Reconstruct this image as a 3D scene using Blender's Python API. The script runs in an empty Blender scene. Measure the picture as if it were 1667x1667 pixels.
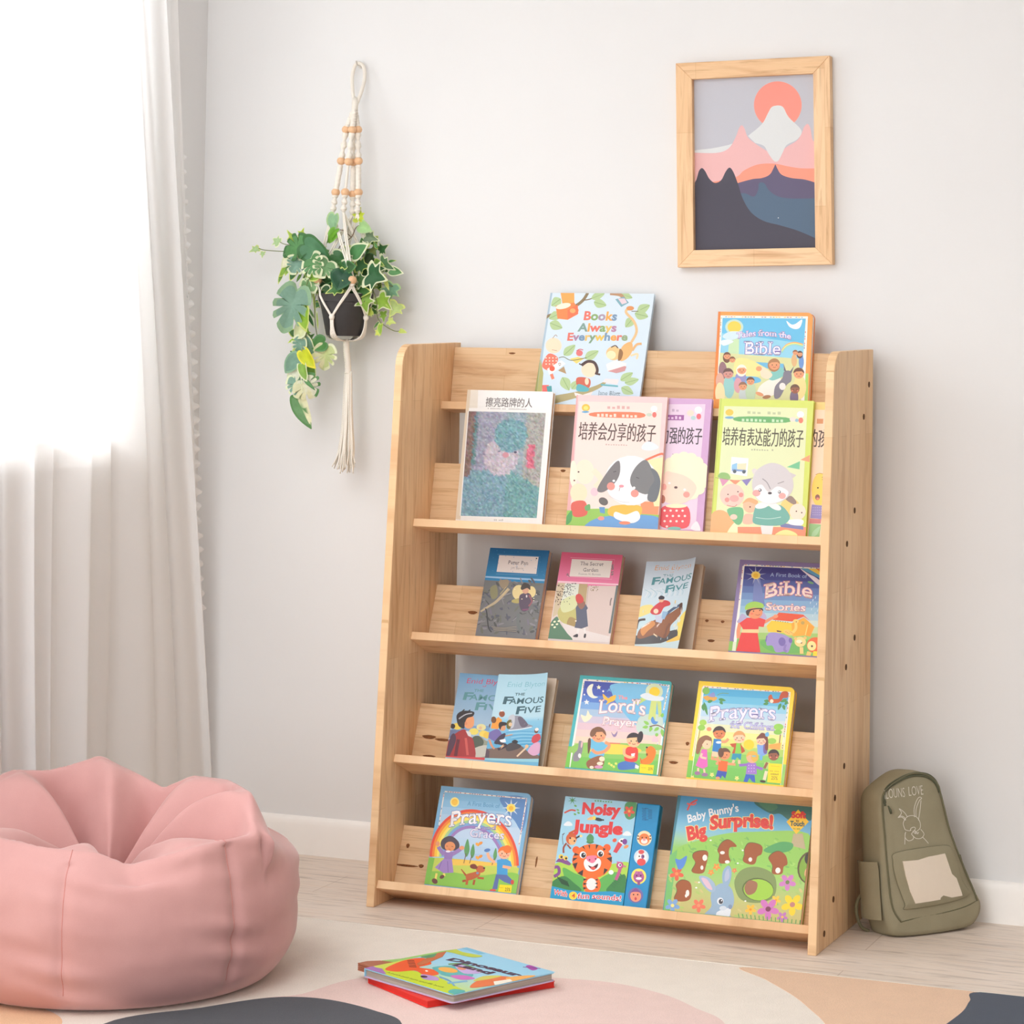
import bpy, bmesh, math, random
import numpy as np
from mathutils import Vector, Matrix, geometry

D = bpy.data
scene = bpy.context.scene
COL = scene.collection
PI = math.pi

# ------------------------------------------------------------------ camera
cam_d = D.cameras.new('camera'); cam = D.objects.new('camera', cam_d); COL.objects.link(cam)
YAW, PITCH, ROLL = 0.37693, 0.0503, 0.0162
CAM = Vector((1.9742, -5.3783, 1.2))
fw = Vector((-math.sin(YAW) * math.cos(PITCH), math.cos(YAW) * math.cos(PITCH), math.sin(PITCH)))
r0 = Vector((math.cos(YAW), math.sin(YAW), 0)); u0 = r0.cross(fw)
rr = r0 * math.cos(ROLL) + u0 * math.sin(ROLL); uu = u0 * math.cos(ROLL) - r0 * math.sin(ROLL)
m = Matrix((rr, uu, -fw)).transposed().to_4x4(); m.translation = CAM
cam.matrix_world = m
cam_d.sensor_width = 36; cam_d.sensor_fit = 'HORIZONTAL'
cam_d.lens = 4130.6 / 1667 * 36
cam_d.shift_y = (345.3 - 833.5) / 1667
cam_d.clip_end = 60
scene.camera = cam

# ------------------------------------------------------------------ world and light
scene.view_settings.view_transform = 'Standard'
scene.view_settings.look = 'None'
scene.view_settings.exposure = EXPOSURE = 0.16
scene.view_settings.gamma = 1.0
scene.view_settings.use_curve_mapping = False
scene.cycles.diffuse_bounces = 8
w = D.worlds.new('daylight'); scene.world = w; w.use_nodes = True
wt = w.node_tree; bg = wt.nodes['Background']
# overcast daylight: brighter on the window side of the house
tc_ = wt.nodes.new('ShaderNodeTexCoord'); sx_ = wt.nodes.new('ShaderNodeSeparateXYZ'); rp_ = wt.nodes.new('ShaderNodeValToRGB')
mp_ = wt.nodes.new('ShaderNodeMapRange'); mp_.inputs[1].default_value = -1; mp_.inputs[2].default_value = 1
wt.links.new(tc_.outputs['Generated'], sx_.inputs[0]); wt.links.new(sx_.outputs[0], mp_.inputs[0]); wt.links.new(mp_.outputs[0], rp_.inputs[0])
e_ = rp_.color_ramp.elements
e_[0].position = .12; e_[0].color = (1, 1, 1, 1); e_[1].position = .5; e_[1].color = (.17, .168, .164, 1)
wt.links.new(rp_.outputs[0], bg.inputs[0]); bg.inputs[1].default_value = 1.5


def area(name, loc, target, sx, sy, power, color=(1, 1, 1), spread=180):
    l = D.lights.new(name, 'AREA'); l.shape = 'RECTANGLE'; l.size = sx; l.size_y = sy
    l.energy = power; l.color = color; l.spread = math.radians(spread)
    o = D.objects.new(name, l); COL.objects.link(o)
    o.location = loc
    o.rotation_euler = (Vector(target) - Vector(loc)).to_track_quat('-Z', 'Y').to_euler()
    return o


area('window_daylight', (-2.4, -1.7, 3.1), (-0.1, -0.9, 0.7), 2.2, 1.8, 250, (0.955, 0.985, 1.0))
area('rear_fill', (0.1, -6.4, 1.4), (-0.1, 0.0, 0.9), 2.1, 2.0, 58, (0.935, 0.968, 1.0))  # added soft fill behind the camera, not a window; evens the wall brightness
area('overhead_fill', (0.0, -3.3, 2.70), (0.0, -3.2, 0), 1.8, 2.4, 50, (0.945, 0.972, 1.0))  # added overhead fill without a fitting, brightens floor and lower left

# ------------------------------------------------------------------ helpers


def lin(c):
    """sRGB 0-255 (or hex string) to linear"""
    if isinstance(c, str):
        c = c.lstrip('#'); c = tuple(int(c[i:i + 2], 16) for i in (0, 2, 4))
    out = []
    for v in c[:3]:
        v = v / 255
        out.append(v / 12.92 if v <= 0.04045 else ((v + 0.055) / 1.055) ** 2.4)
    return tuple(out)


class NT:
    def __init__(self, name):
        self.m = D.materials.new(name); self.m.use_nodes = True
        self.t = self.m.node_tree; self.n = self.t.nodes; self.b = self.n['Principled BSDF']
        self.out = self.n['Material Output']

    def add(self, typ, **kw):
        nd = self.n.new(typ)
        for k, v in kw.items():
            if k.startswith('i_'):
                key = k[2:]
                key = int(key) if key.isdigit() else key.replace('_', ' ')
                nd.inputs[key].default_value = v
            else:
                setattr(nd, k, v)
        return nd

    def link(self, a, b): self.t.links.new(a, b)

    def ramp(self, fac, stops):
        r = self.n.new('ShaderNodeValToRGB'); e = r.color_ramp.elements
        e[0].position, e[0].color = stops[0][0], (*stops[0][1], 1)
        e[1].position, e[1].color = stops[-1][0], (*stops[-1][1], 1)
        for p, c in stops[1:-1]:
            q = e.new(p); q.color = (*c, 1)
        self.link(fac, r.inputs[0]); return r.outputs[0]

    def mix(self, fac, a, b, mode='MIX'):
        x = self.n.new('ShaderNodeMix'); x.data_type = 'RGBA'; x.blend_type = mode
        for sock, v in ((x.inputs[0], fac), (x.inputs[6], a), (x.inputs[7], b)):
            if hasattr(v, 'is_output') or hasattr(v, 'links'): self.link(v, sock)
            elif isinstance(v, (int, float)): sock.default_value = v
            else: sock.default_value = (*v[:3], 1)
        return x.outputs[2]

    def bump(self, h, strength=.2, dist=.001):
        b = self.add('ShaderNodeBump'); b.inputs['Strength'].default_value = strength
        b.inputs['Distance'].default_value = dist
        self.link(h, b.inputs['Height']); self.link(b.outputs[0], self.b.inputs['Normal'])

    def coords(self, scale=(1, 1, 1), rot=(0, 0, 0), kind='Object'):
        tc = self.add('ShaderNodeTexCoord'); mp = self.add('ShaderNodeMapping')
        mp.inputs['Scale'].default_value = scale; mp.inputs['Rotation'].default_value = rot
        self.link(tc.outputs[kind], mp.inputs[0]); return mp.outputs[0]

    def noise(self, vec, scale=5, detail=3, rough=.5, dist=0):
        n = self.add('ShaderNodeTexNoise'); n.inputs['Scale'].default_value = scale
        n.inputs['Detail'].default_value = detail; n.inputs['Roughness'].default_value = rough
        n.inputs['Distortion'].default_value = dist
        self.link(vec, n.inputs['Vector']); return n.outputs[0]


def mat(name, col, rough=.6, spec=.3, var=.0, scale=20, bump=0, bscale=200, sheen=0, metal=0):
    t = NT(name); c = lin(col)
    t.b.inputs['Roughness'].default_value = rough; t.b.inputs['Specular IOR Level'].default_value = spec
    t.b.inputs['Metallic'].default_value = metal
    if sheen: t.b.inputs['Sheen Weight'].default_value = sheen; t.b.inputs['Sheen Roughness'].default_value = .5
    v = t.coords()
    n = t.noise(v, scale, 4)
    lo = tuple(x * (1 - var) for x in c); hi = tuple(min(1, x * (1 + var)) for x in c)
    t.link(t.ramp(n, [(.3, lo), (.7, hi)]), t.b.inputs['Base Color'])
    if bump:
        t.bump(t.noise(v, bscale, 3), bump, .002)
    return t.m


def mesh_obj(name, bm, materials, parent=None, smooth=None, link=True):
    me = D.meshes.new(name); bm.to_mesh(me); bm.free()
    for mm in (materials if isinstance(materials, (list, tuple)) else [materials]): me.materials.append(mm)
    o = D.objects.new(name, me)
    COL.objects.link(o)
    if parent: o.parent = parent
    if smooth is not None:
        for p in me.polygons: p.use_smooth = True
        if smooth < 180:
            try: me.set_sharp_from_angle(angle=math.radians(smooth))
            except Exception: pass
    return o


def tag(o, label, cat, group=None, kind=None):
    o['label'] = label
    if cat: o['category'] = cat
    if group: o['group'] = group
    if kind: o['kind'] = kind
    return o


def structure(o):
    o['kind'] = 'structure'; return o


def empty(name, loc=(0, 0, 0)):
    o = D.objects.new(name, None); o.empty_display_size = .05; COL.objects.link(o); o.location = loc
    return o


def bm_box(bm, lo, hi, bevel=0, seg=2, mi=0):
    b2 = bmesh.new(); bmesh.ops.create_cube(b2, size=1)
    for v in b2.verts:
        v.co = Vector([(lo[i] + hi[i]) / 2 + v.co[i] * (hi[i] - lo[i]) for i in range(3)])
    if bevel: bmesh.ops.bevel(b2, geom=b2.edges[:], offset=bevel, segments=seg, profile=.5, affect='EDGES')
    for f in b2.faces: f.material_index = mi
    bm_join(bm, b2)


def bm_join(bm, b2, mtx=None):
    if mtx is not None: bmesh.ops.transform(b2, matrix=mtx, verts=b2.verts)
    me = D.meshes.new('tmp'); b2.to_mesh(me); b2.free(); bm.from_mesh(me); D.meshes.remove(me)


def bm_prism(bm, pts, axis, lo, hi, bevel=0, mi=0):
    """extrude a 2D outline along an axis; pts are the other two coordinates in xyz order"""
    b2 = bmesh.new()

    def P(p, t):
        c = list(p); c.insert(axis, t); return b2.verts.new(c)
    a = [P(p, lo) for p in pts]; b = [P(p, hi) for p in pts]
    n = len(pts)
    b2.faces.new(a); b2.faces.new(b[::-1])
    for i in range(n): b2.faces.new((a[i], b[i], b[(i + 1) % n], a[(i + 1) % n]))
    bmesh.ops.recalc_face_normals(b2, faces=b2.faces)
    if bevel:
        bmesh.ops.bevel(b2, geom=[e for e in b2.edges if e.calc_face_angle(0) > .3], offset=bevel, segments=2, profile=.5, affect='EDGES')
    for f in b2.faces: f.material_index = mi
    bm_join(bm, b2)


def bm_tube(bm, pts, rad, seg=8, mi=0, closed=False):
    """swept tube through points; rad a number or list"""
    pts = [Vector(p) for p in pts]; n = len(pts)
    rads = rad if isinstance(rad, (list, tuple)) else [rad] * n
    prev = None; rings = []
    for i, p in enumerate(pts):
        if closed: d = pts[(i + 1) % n] - pts[i - 1]
        else: d = pts[min(i + 1, n - 1)] - pts[max(i - 1, 0)]
        d.normalize()
        if prev is None:
            a = Vector((0, 0, 1)) if abs(d.z) < .9 else Vector((1, 0, 0))
            s = d.cross(a).normalized()
        else:
            s = (prev - d * prev.dot(d))
            s = s.normalized() if s.length > 1e-6 else d.orthogonal().normalized()
        prev = s; t = d.cross(s)
        rings.append([bm.verts.new(p + (s * math.cos(2 * PI * k / seg) + t * math.sin(2 * PI * k / seg)) * rads[i]) for k in range(seg)])
    m_ = n if closed else n - 1
    for i in range(m_):
        A, B = rings[i], rings[(i + 1) % n]
        for k in range(seg):
            f = bm.faces.new((A[k], A[(k + 1) % seg], B[(k + 1) % seg], B[k])); f.material_index = mi; f.smooth = True
    if not closed:
        for R in (rings[0][::-1], rings[-1]):
            f = bm.faces.new(R); f.material_index = mi


def bm_sphere(bm, c, r, seg=16, mi=0, scale=(1, 1, 1)):
    b2 = bmesh.new(); bmesh.ops.create_uvsphere(b2, u_segments=seg, v_segments=seg // 2 + 2, radius=r)
    for v in b2.verts: v.co = Vector((v.co.x * scale[0], v.co.y * scale[1], v.co.z * scale[2])) + Vector(c)
    for f in b2.faces: f.material_index = mi; f.smooth = True
    bm_join(bm, b2)


def smooth_path(pts, n=8, closed=False):
    """Catmull-Rom through points of any dimension"""
    P = [np.array(p, float) for p in pts]; N = len(P); out = []
    for i in range(N if closed else N - 1):
        if closed: a, b, c, d = P[i - 1], P[i], P[(i + 1) % N], P[(i + 2) % N]
        else: a, b, c, d = P[max(i - 1, 0)], P[i], P[i + 1], P[min(i + 2, N - 1)]
        for k in range(n):
            t = k / n
            out.append(.5 * (2 * b + (c - a) * t + (2 * a - 5 * b + 4 * c - d) * t * t + (3 * b - a - 3 * c + d) * t ** 3))
    if not closed: out.append(P[-1])
    return out


# ------------------------------------------------------------------ materials of the setting
def wall_mat():
    t = NT('wall_paint'); v = t.coords()
    n = t.noise(v, 3, 4)
    t.link(t.ramp(n, [(.3, lin((226, 226, 226))), (.7, lin((228, 228, 228)))]), t.b.inputs['Base Color'])
    t.b.inputs['Roughness'].default_value = .85; t.b.inputs['Specular IOR Level'].default_value = .15
    t.bump(t.noise(v, 90, 4), .08, .002)
    return t.m


def floor_mat():
    t = NT('floor_planks'); v = t.coords()
    br = t.add('ShaderNodeTexBrick', offset=.37, offset_frequency=2, squash=1)
    br.inputs['Scale'].default_value = 1; br.inputs['Brick Width'].default_value = 1.22; br.inputs['Row Height'].default_value = .18
    br.inputs['Mortar Size'].default_value = .0012; br.inputs['Mortar Smooth'].default_value = .3; br.inputs['Bias'].default_value = 0
    br.inputs['Color1'].default_value = (*lin((230, 216, 203)), 1); br.inputs['Color2'].default_value = (*lin((221, 207, 194)), 1)
    br.inputs['Mortar'].default_value = (*lin((196, 178, 162)), 1)
    t.link(v, br.inputs['Vector'])
    g = t.noise(t.coords((2.2, 26, 1)), 3, 6, .6, .6)
    k = t.ramp(g, [(.32, lin((206, 200, 196))), (.5, (1, 1, 1)), (.72, lin((246, 238, 230)))])
    c = t.mix(.9, br.outputs['Color'], k, 'MULTIPLY')
    t.link(c, t.b.inputs['Base Color'])
    t.b.inputs['Roughness'].default_value = .42; t.b.inputs['Specular IOR Level'].default_value = .35
    t.bump(g, .1, .001)
    return t.m


WALL = wall_mat()
TRIM = mat('trim_paint', (246, 243, 239), .5, .35, .01)
WHITE_FRAME = mat('window_frame_paint', (240, 240, 240), .4, .4, .01)

# ------------------------------------------------------------------ room shell
bm = bmesh.new(); bm_box(bm, (-1.10, -6.5, -.10), (4.2, .12, 0)); structure(mesh_obj('floor', bm, floor_mat()))
bm = bmesh.new(); bm_box(bm, (-1.10, 0, 0), (4.2, .12, 2.75)); structure(mesh_obj('wall_back', bm, WALL))
# left wall with the window opening
LX = -.95; WY0, WY1, WZ0, WZ1 = -2.35, -.385, .93, 2.35
bm = bmesh.new()
bm_box(bm, (LX - .15, -6.5, 0), (LX, WY0, 2.75)); bm_box(bm, (LX - .15, WY1, 0), (LX, 0, 2.75))
bm_box(bm, (LX - .15, WY0, 0), (LX, WY1, WZ0)); bm_box(bm, (LX - .15, WY0, WZ1), (LX, WY1, 2.75))
structure(mesh_obj('wall_left', bm, WALL))
# the rest of the room, behind the viewer: it returns the daylight
bm = bmesh.new(); bm_box(bm, (4.2, -6.62, 0), (4.32, .12, 2.75)); structure(mesh_obj('wall_right', bm, WALL))
bm = bmesh.new(); bm_box(bm, (LX - .15, -6.62, 0), (4.2, -6.5, 2.75)); structure(mesh_obj('wall_front', bm, WALL))
bm = bmesh.new(); bm_box(bm, (LX - .15, -6.62, 2.75), (4.32, .12, 2.85)); structure(mesh_obj('ceiling', bm, WALL))
BB = [(0, 0), (-.013, 0), (-.013, .068), (-.011, .078), (-.006, .084), (0, .086)]
bm = bmesh.new(); bm_prism(bm, BB, 0, LX, 4.2); structure(mesh_obj('baseboard_back', bm, TRIM, smooth=40))
bm = bmesh.new(); bm_prism(bm, [(LX - p[0], p[1]) for p in BB], 1, -6.5, -.013); structure(mesh_obj('baseboard_left', bm, TRIM, smooth=40))
# prism axis=1 keeps (x, z)

# window: frame, mullion, panes, sill
win = empty('window_1', (LX, (WY0 + WY1) / 2, WZ0)); structure(win); win['label'] = 'tall white framed window behind the sheer curtain'


def wobj(name, bm, mm):
    o = mesh_obj(name, bm, mm); o.parent = win; o.matrix_parent_inverse = Matrix.Translation(-win.location); return o


bm = bmesh.new(); fx0, fx1 = LX - .10, LX - .05
for (a, b, c, d) in ((WY0, WY0 + .055, WZ0, WZ1), (WY1 - .055, WY1, WZ0, WZ1), (WY0 + .055, WY1 - .055, WZ0, WZ0 + .055), (WY0 + .055, WY1 - .055, WZ1 - .055, WZ1)):
    bm_box(bm, (fx0, a, c), (fx1, b, d), .003, 1)
wobj('frame', bm, WHITE_FRAME)
for yy in (-.847, -1.55):
    bm = bmesh.new(); bm_box(bm, (fx0, yy, WZ0 + .055), (fx1 + .004, yy + .071, WZ1 - .055), .003, 1); wobj('mullion', bm, WHITE_FRAME)
t = NT('window_glass'); tr = t.add('ShaderNodeBsdfTransparent'); gl = t.add('ShaderNodeBsdfGlossy'); gl.inputs['Roughness'].default_value = .03
mx = t.add('ShaderNodeMixShader'); mx.inputs[0].default_value = .05
t.link(tr.outputs[0], mx.inputs[1]); t.link(gl.outputs[0], mx.inputs[2]); t.link(mx.outputs[0], t.out.inputs[0])
GLASS = t.m
for (a, b) in ((WY0 + .055, -1.55), (-1.479, -.847), (-.776, WY1 - .055)):
    bm = bmesh.new(); bm_box(bm, (LX - .078, a, WZ0 + .055), (LX - .072, b, WZ1 - .055)); wobj('pane', bm, GLASS)
bm = bmesh.new(); bm_box(bm, (LX - .05, WY0 - .03, .905), (LX + .022, WY1 + .0, .968), .004, 2); wobj('sill', bm, WHITE_FRAME)
# ------------------------------------------------------------------ bookshelf
SHELF = empty('bookshelf'); SH = Matrix.Translation((-.2867, -.44, 0)) @ Matrix.Rotation(-.0111, 4, 'Z')
SHELF.matrix_world = SH
tag(SHELF, 'tall light wood display bookshelf with five tilted ledges standing against the white wall', 'bookshelf')
SW, ST, SD, SHT = .9785, .0179, .4144, 1.1922


def wood(name, grain, across, tint=(0, 0, 0), seed=0., rowh=.052, blen=.55):
    """jointed rubberwood; grain / across are unit vectors in object space"""
    t = NT(name)
    tc = t.add('ShaderNodeTexCoord')

    def dot(vec):
        d = t.add('ShaderNodeVectorMath', operation='DOT_PRODUCT'); d.inputs[1].default_value = vec
        t.link(tc.outputs['Object'], d.inputs[0]); return d.outputs['Value']
    cx = t.add('ShaderNodeCombineXYZ')
    a = t.add('ShaderNodeMath', operation='ADD'); a.inputs[1].default_value = 3.1 + seed; t.link(dot(grain), a.inputs[0])
    b = t.add('ShaderNodeMath', operation='ADD'); b.inputs[1].default_value = 2.03 + seed * .37; t.link(dot(across), b.inputs[0])
    t.link(a.outputs[0], cx.inputs[0]); t.link(b.outputs[0], cx.inputs[1])
    v = cx.outputs[0]
    br = t.add('ShaderNodeTexBrick', offset=.43, offset_frequency=2, squash=1)
    br.inputs['Scale'].default_value = 1; br.inputs['Brick Width'].default_value = blen; br.inputs['Row Height'].default_value = rowh
    br.inputs['Mortar Size'].default_value = .0004; br.inputs['Mortar Smooth'].default_value = .6; br.inputs['Bias'].default_value = 0.
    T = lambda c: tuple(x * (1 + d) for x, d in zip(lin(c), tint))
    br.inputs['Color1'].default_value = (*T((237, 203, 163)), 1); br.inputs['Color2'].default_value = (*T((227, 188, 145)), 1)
    br.inputs['Mortar'].default_value = (*T((206, 164, 120)), 1)
    t.link(v, br.inputs['Vector'])

    def scaled(s):
        mp = t.add('ShaderNodeMapping'); mp.inputs['Scale'].default_value = s; t.link(v, mp.inputs[0]); return mp.outputs[0]
    g1 = t.noise(scaled((3.5, 70, 1)), 1.6, 6, .62, .8)
    g2 = t.noise(scaled((1.2, 9, 1)), 3, 3, .5, 1.2)
    k1 = t.ramp(g1, [(.30, lin((222, 208, 196))), (.48, (1, 1, 1)), (.75, lin((250, 246, 240)))])
    k2 = t.ramp(g2, [(.28, lin((226, 206, 190))), (.5, (1, 1, 1)), (.8, lin((255, 250, 244)))])
    c = t.mix(.85, br.outputs['Color'], k1, 'MULTIPLY'); c = t.mix(.8, c, k2, 'MULTIPLY')
    # mineral streaks
    g3 = t.noise(scaled((2.6, 95, 1)), 1.1, 2, .5, .3)
    c = t.mix(t.ramp(g3, [(.70, (0, 0, 0)), (.80, (.55, .55, .55))]), c, T((140, 92, 54)))
    t.link(c, t.b.inputs['Base Color'])
    t.b.inputs['Roughness'].default_value = .48; t.b.inputs['Specular IOR Level'].default_value = .3
    t.bump(g1, .06, .0006)
    return t.m


KNOT = mat('knot_wood', (118, 72, 38), .6, .2, .35, 300)
HOLE = mat('screw_recess', (92, 60, 36), .7, .2, .2, 200)
W_PANEL = wood('rubberwood_panel', (0, 0, 1), (0, 1, 0), (.05, .06, .05))
W_PANEL_R = wood('rubberwood_panel_right', (0, 0, 1), (0, 1, 0), (.05, .07, .06), 1.7)

# side panel outline (y, z): slanted front edge with a rounded top corner, upright back edge
prof = [(0, 0), (.0955, 1.135)] + [(.0955 + .050 * (1 - math.cos(a)) , 1.135 + .052 * math.sin(a)) for a in np.linspace(.12, PI / 2, 9)] + [(SD, SHT), (SD, 0)]
for x0, x1, mm in ((0, ST, W_PANEL), (SW - ST, SW, W_PANEL_R)):
    bm = bmesh.new(); bm_prism(bm, prof, 0, x0, x1, .0016)
    p = mesh_obj('side_panel', bm, mm, SHELF)

ROWS = {}
for i, (fr_, bp_, deg) in enumerate((((.3075, 1.0606), (.3591, 1.0615), 8.5), ((.1687, .807), (.2533, .8018), 11),
                                     ((.170, .5612), (.2605, .5536), 22.5), ((.0923, .3078), (.1802, .2942), 22.5), ((.0175, .0544), (.1016, .0396), 22.5))):
    th = math.radians(deg); c, s = math.cos(th), math.sin(th)
    A = np.array([[c, -s], [-s, -c]]); k = np.linalg.solve(A, np.array(bp_) - np.array(fr_))
    ct = np.array(fr_) + k[0] * np.array([c, -s])
    ROWS[i] = (th, ct, k[0], np.array(fr_))

LT, BT, BH = .0172, .018, .1355
SEED = [0.2, .9, 1.5, 2.3, 3.1]
for i in range(5):
    th, ct, dep, fr_ = ROWS[i]; c, s = math.cos(th), math.sin(th)
    e1 = np.array([c, -s]); e2 = np.array([s, c])       # back along the ledge, up along the board
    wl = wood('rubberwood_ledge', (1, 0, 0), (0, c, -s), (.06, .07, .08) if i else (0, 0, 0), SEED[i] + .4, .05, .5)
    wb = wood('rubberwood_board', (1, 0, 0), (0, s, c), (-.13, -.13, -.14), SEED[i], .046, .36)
    bh = BH if i else .130
    Lg = [fr_, fr_ - e2 * LT, fr_ - e2 * LT + e1 * (dep + BT), fr_ + e1 * (dep + BT)]
    bm = bmesh.new(); bm_prism(bm, [tuple(q) for q in Lg], 0, ST, SW - ST, .0012)
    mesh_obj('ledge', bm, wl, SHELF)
    Bd = [ct, ct + e2 * bh, ct + e2 * bh + e1 * BT, ct + e1 * BT]
    bm = bmesh.new(); bm_prism(bm, [tuple(q) for q in Bd], 0, ST, SW - ST, .0012)
    # knots set in the board's face
    kn = {0: [(.16, .118, .008, .0022)], 1: [(.325, .128, .006, .003)], 2: [(.115, .075, .011, .004), (.67, .045, .008, .003), (.655, .088, .004, .003), (.69, .088, .004, .003)],
          3: [(.052, .062, .016, .0045), (.085, .058, .018, .003), (.06, .020, .015, .003), (.640, .092, .004, .004), (.615, .05, .01, .003)], 4: [(.036, .092, .004, .005), (.040, .050, .028, .0025), (.335, .085, .002, .012), (.075, .052, .006, .004)]}[i]
    for (kx, ks, ka, kb) in kn:
        vs = []
        for q in range(14):
            a = 2 * PI * q / 14; p2 = ct + e2 * (ks + kb * math.sin(a)) - e1 * .00025
            vs.append(bm.verts.new((kx + ka * math.cos(a) * (1 + .15 * math.sin(3 * a)), p2[0], p2[1])))
        f = bm.faces.new(vs); f.normal_update()
        if f.normal.y > 0: f.normal_flip()
        f.material_index = 1
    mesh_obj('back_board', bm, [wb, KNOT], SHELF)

for (y, z) in ((.3782, 1.1175), (.3362, 1.0501), (.2665, .8573), (.207, .7921), (.2763, .5937), (.2085, .5405), (.2012, .3406), (.1307, .2871), (.1259, .0859), (.0582, .0316)):
    bm = bmesh.new(); b2 = bmesh.new()
    bmesh.ops.create_cone(b2, cap_ends=True, segments=18, radius1=.0062, radius2=.0062, depth=.002)
    bm_join(bm, b2, Matrix.Translation((SW + .0001, y, z)) @ Matrix.Rotation(PI / 2, 4, 'Y'))
    o = mesh_obj('screw', bm, HOLE, SHELF); o['label'] = 'dark countersunk screw hole'
# ------------------------------------------------------------------ printed artwork (flat inlays on real covers)
def print_mat(name, rough, spec=.4):
    t = NT(name); a = t.add('ShaderNodeAttribute', attribute_name='Col')
    v = t.coords(); n = t.noise(v, 900, 2)
    c = t.mix(1, a.outputs['Color'], t.ramp(n, [(.3, (.965, .965, .965)), (.7, (1, 1, 1))]), 'MULTIPLY')
    t.link(c, t.b.inputs['Base Color'])
    t.b.inputs['Roughness'].default_value = rough; t.b.inputs['Specular IOR Level'].default_value = spec
    return t.m


PRINT = print_mat('printed_gloss', .38); PRINT_MATT = print_mat('printed_matt', .62, .25)
_gl = {}


def glyph(ch, off=0.0, serif=False):
    key = (ch, round(off, 4), serif)
    if key in _gl: return _gl[key]

    def build(body, o):
        cu = D.curves.new('glyph', 'FONT'); cu.body = body; cu.offset = o; cu.resolution_u = 3
        ob = D.objects.new('glyph', cu); COL.objects.link(ob); bpy.context.view_layer.update()
        me = ob.evaluated_get(bpy.context.evaluated_depsgraph_get()).to_mesh()
        V = [(v.co.x, v.co.y) for v in me.vertices]; F = [tuple(p.vertices) for p in me.polygons]
        ob.to_mesh_clear(); D.objects.remove(ob); D.curves.remove(cu); return V, F
    w = lambda s: (lambda V: max(v[0] for v in V) - min(v[0] for v in V))(build(s, 0)[0])
    adv = w('H' + ch + 'H') - w('HH')
    V, F = build(ch, off) if ch != ' ' else ([], [])
    if serif and V:
        V0, F0 = build(ch, 0)
        cnt = {}
        for f in F0:
            for a, b in zip(f, f[1:] + f[:1]): cnt[frozenset((a, b))] = cnt.get(frozenset((a, b)), 0) + 1
        for e, c in cnt.items():
            if c != 1: continue
            a, b = tuple(e); (ax, ay), (bx, by) = V0[a], V0[b]
            if abs(ay - by) < .012 and .05 < abs(ax - bx) < .2:
                cx, q = (ax + bx) / 2, abs(ax - bx) * .62 + .055 + max(off, 0)
                up = ay > .25; y0 = ay - .055 if up else ay; y1 = ay if up else ay + .055
                y0 -= max(off, 0); y1 += max(off, 0)
                n = len(V); V += [(cx - q, y0), (cx + q, y0), (cx + q, y1), (cx - q, y1)]; F.append((n, n + 1, n + 2, n + 3))
    _gl[key] = (V, F, adv); return _gl[key]


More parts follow.
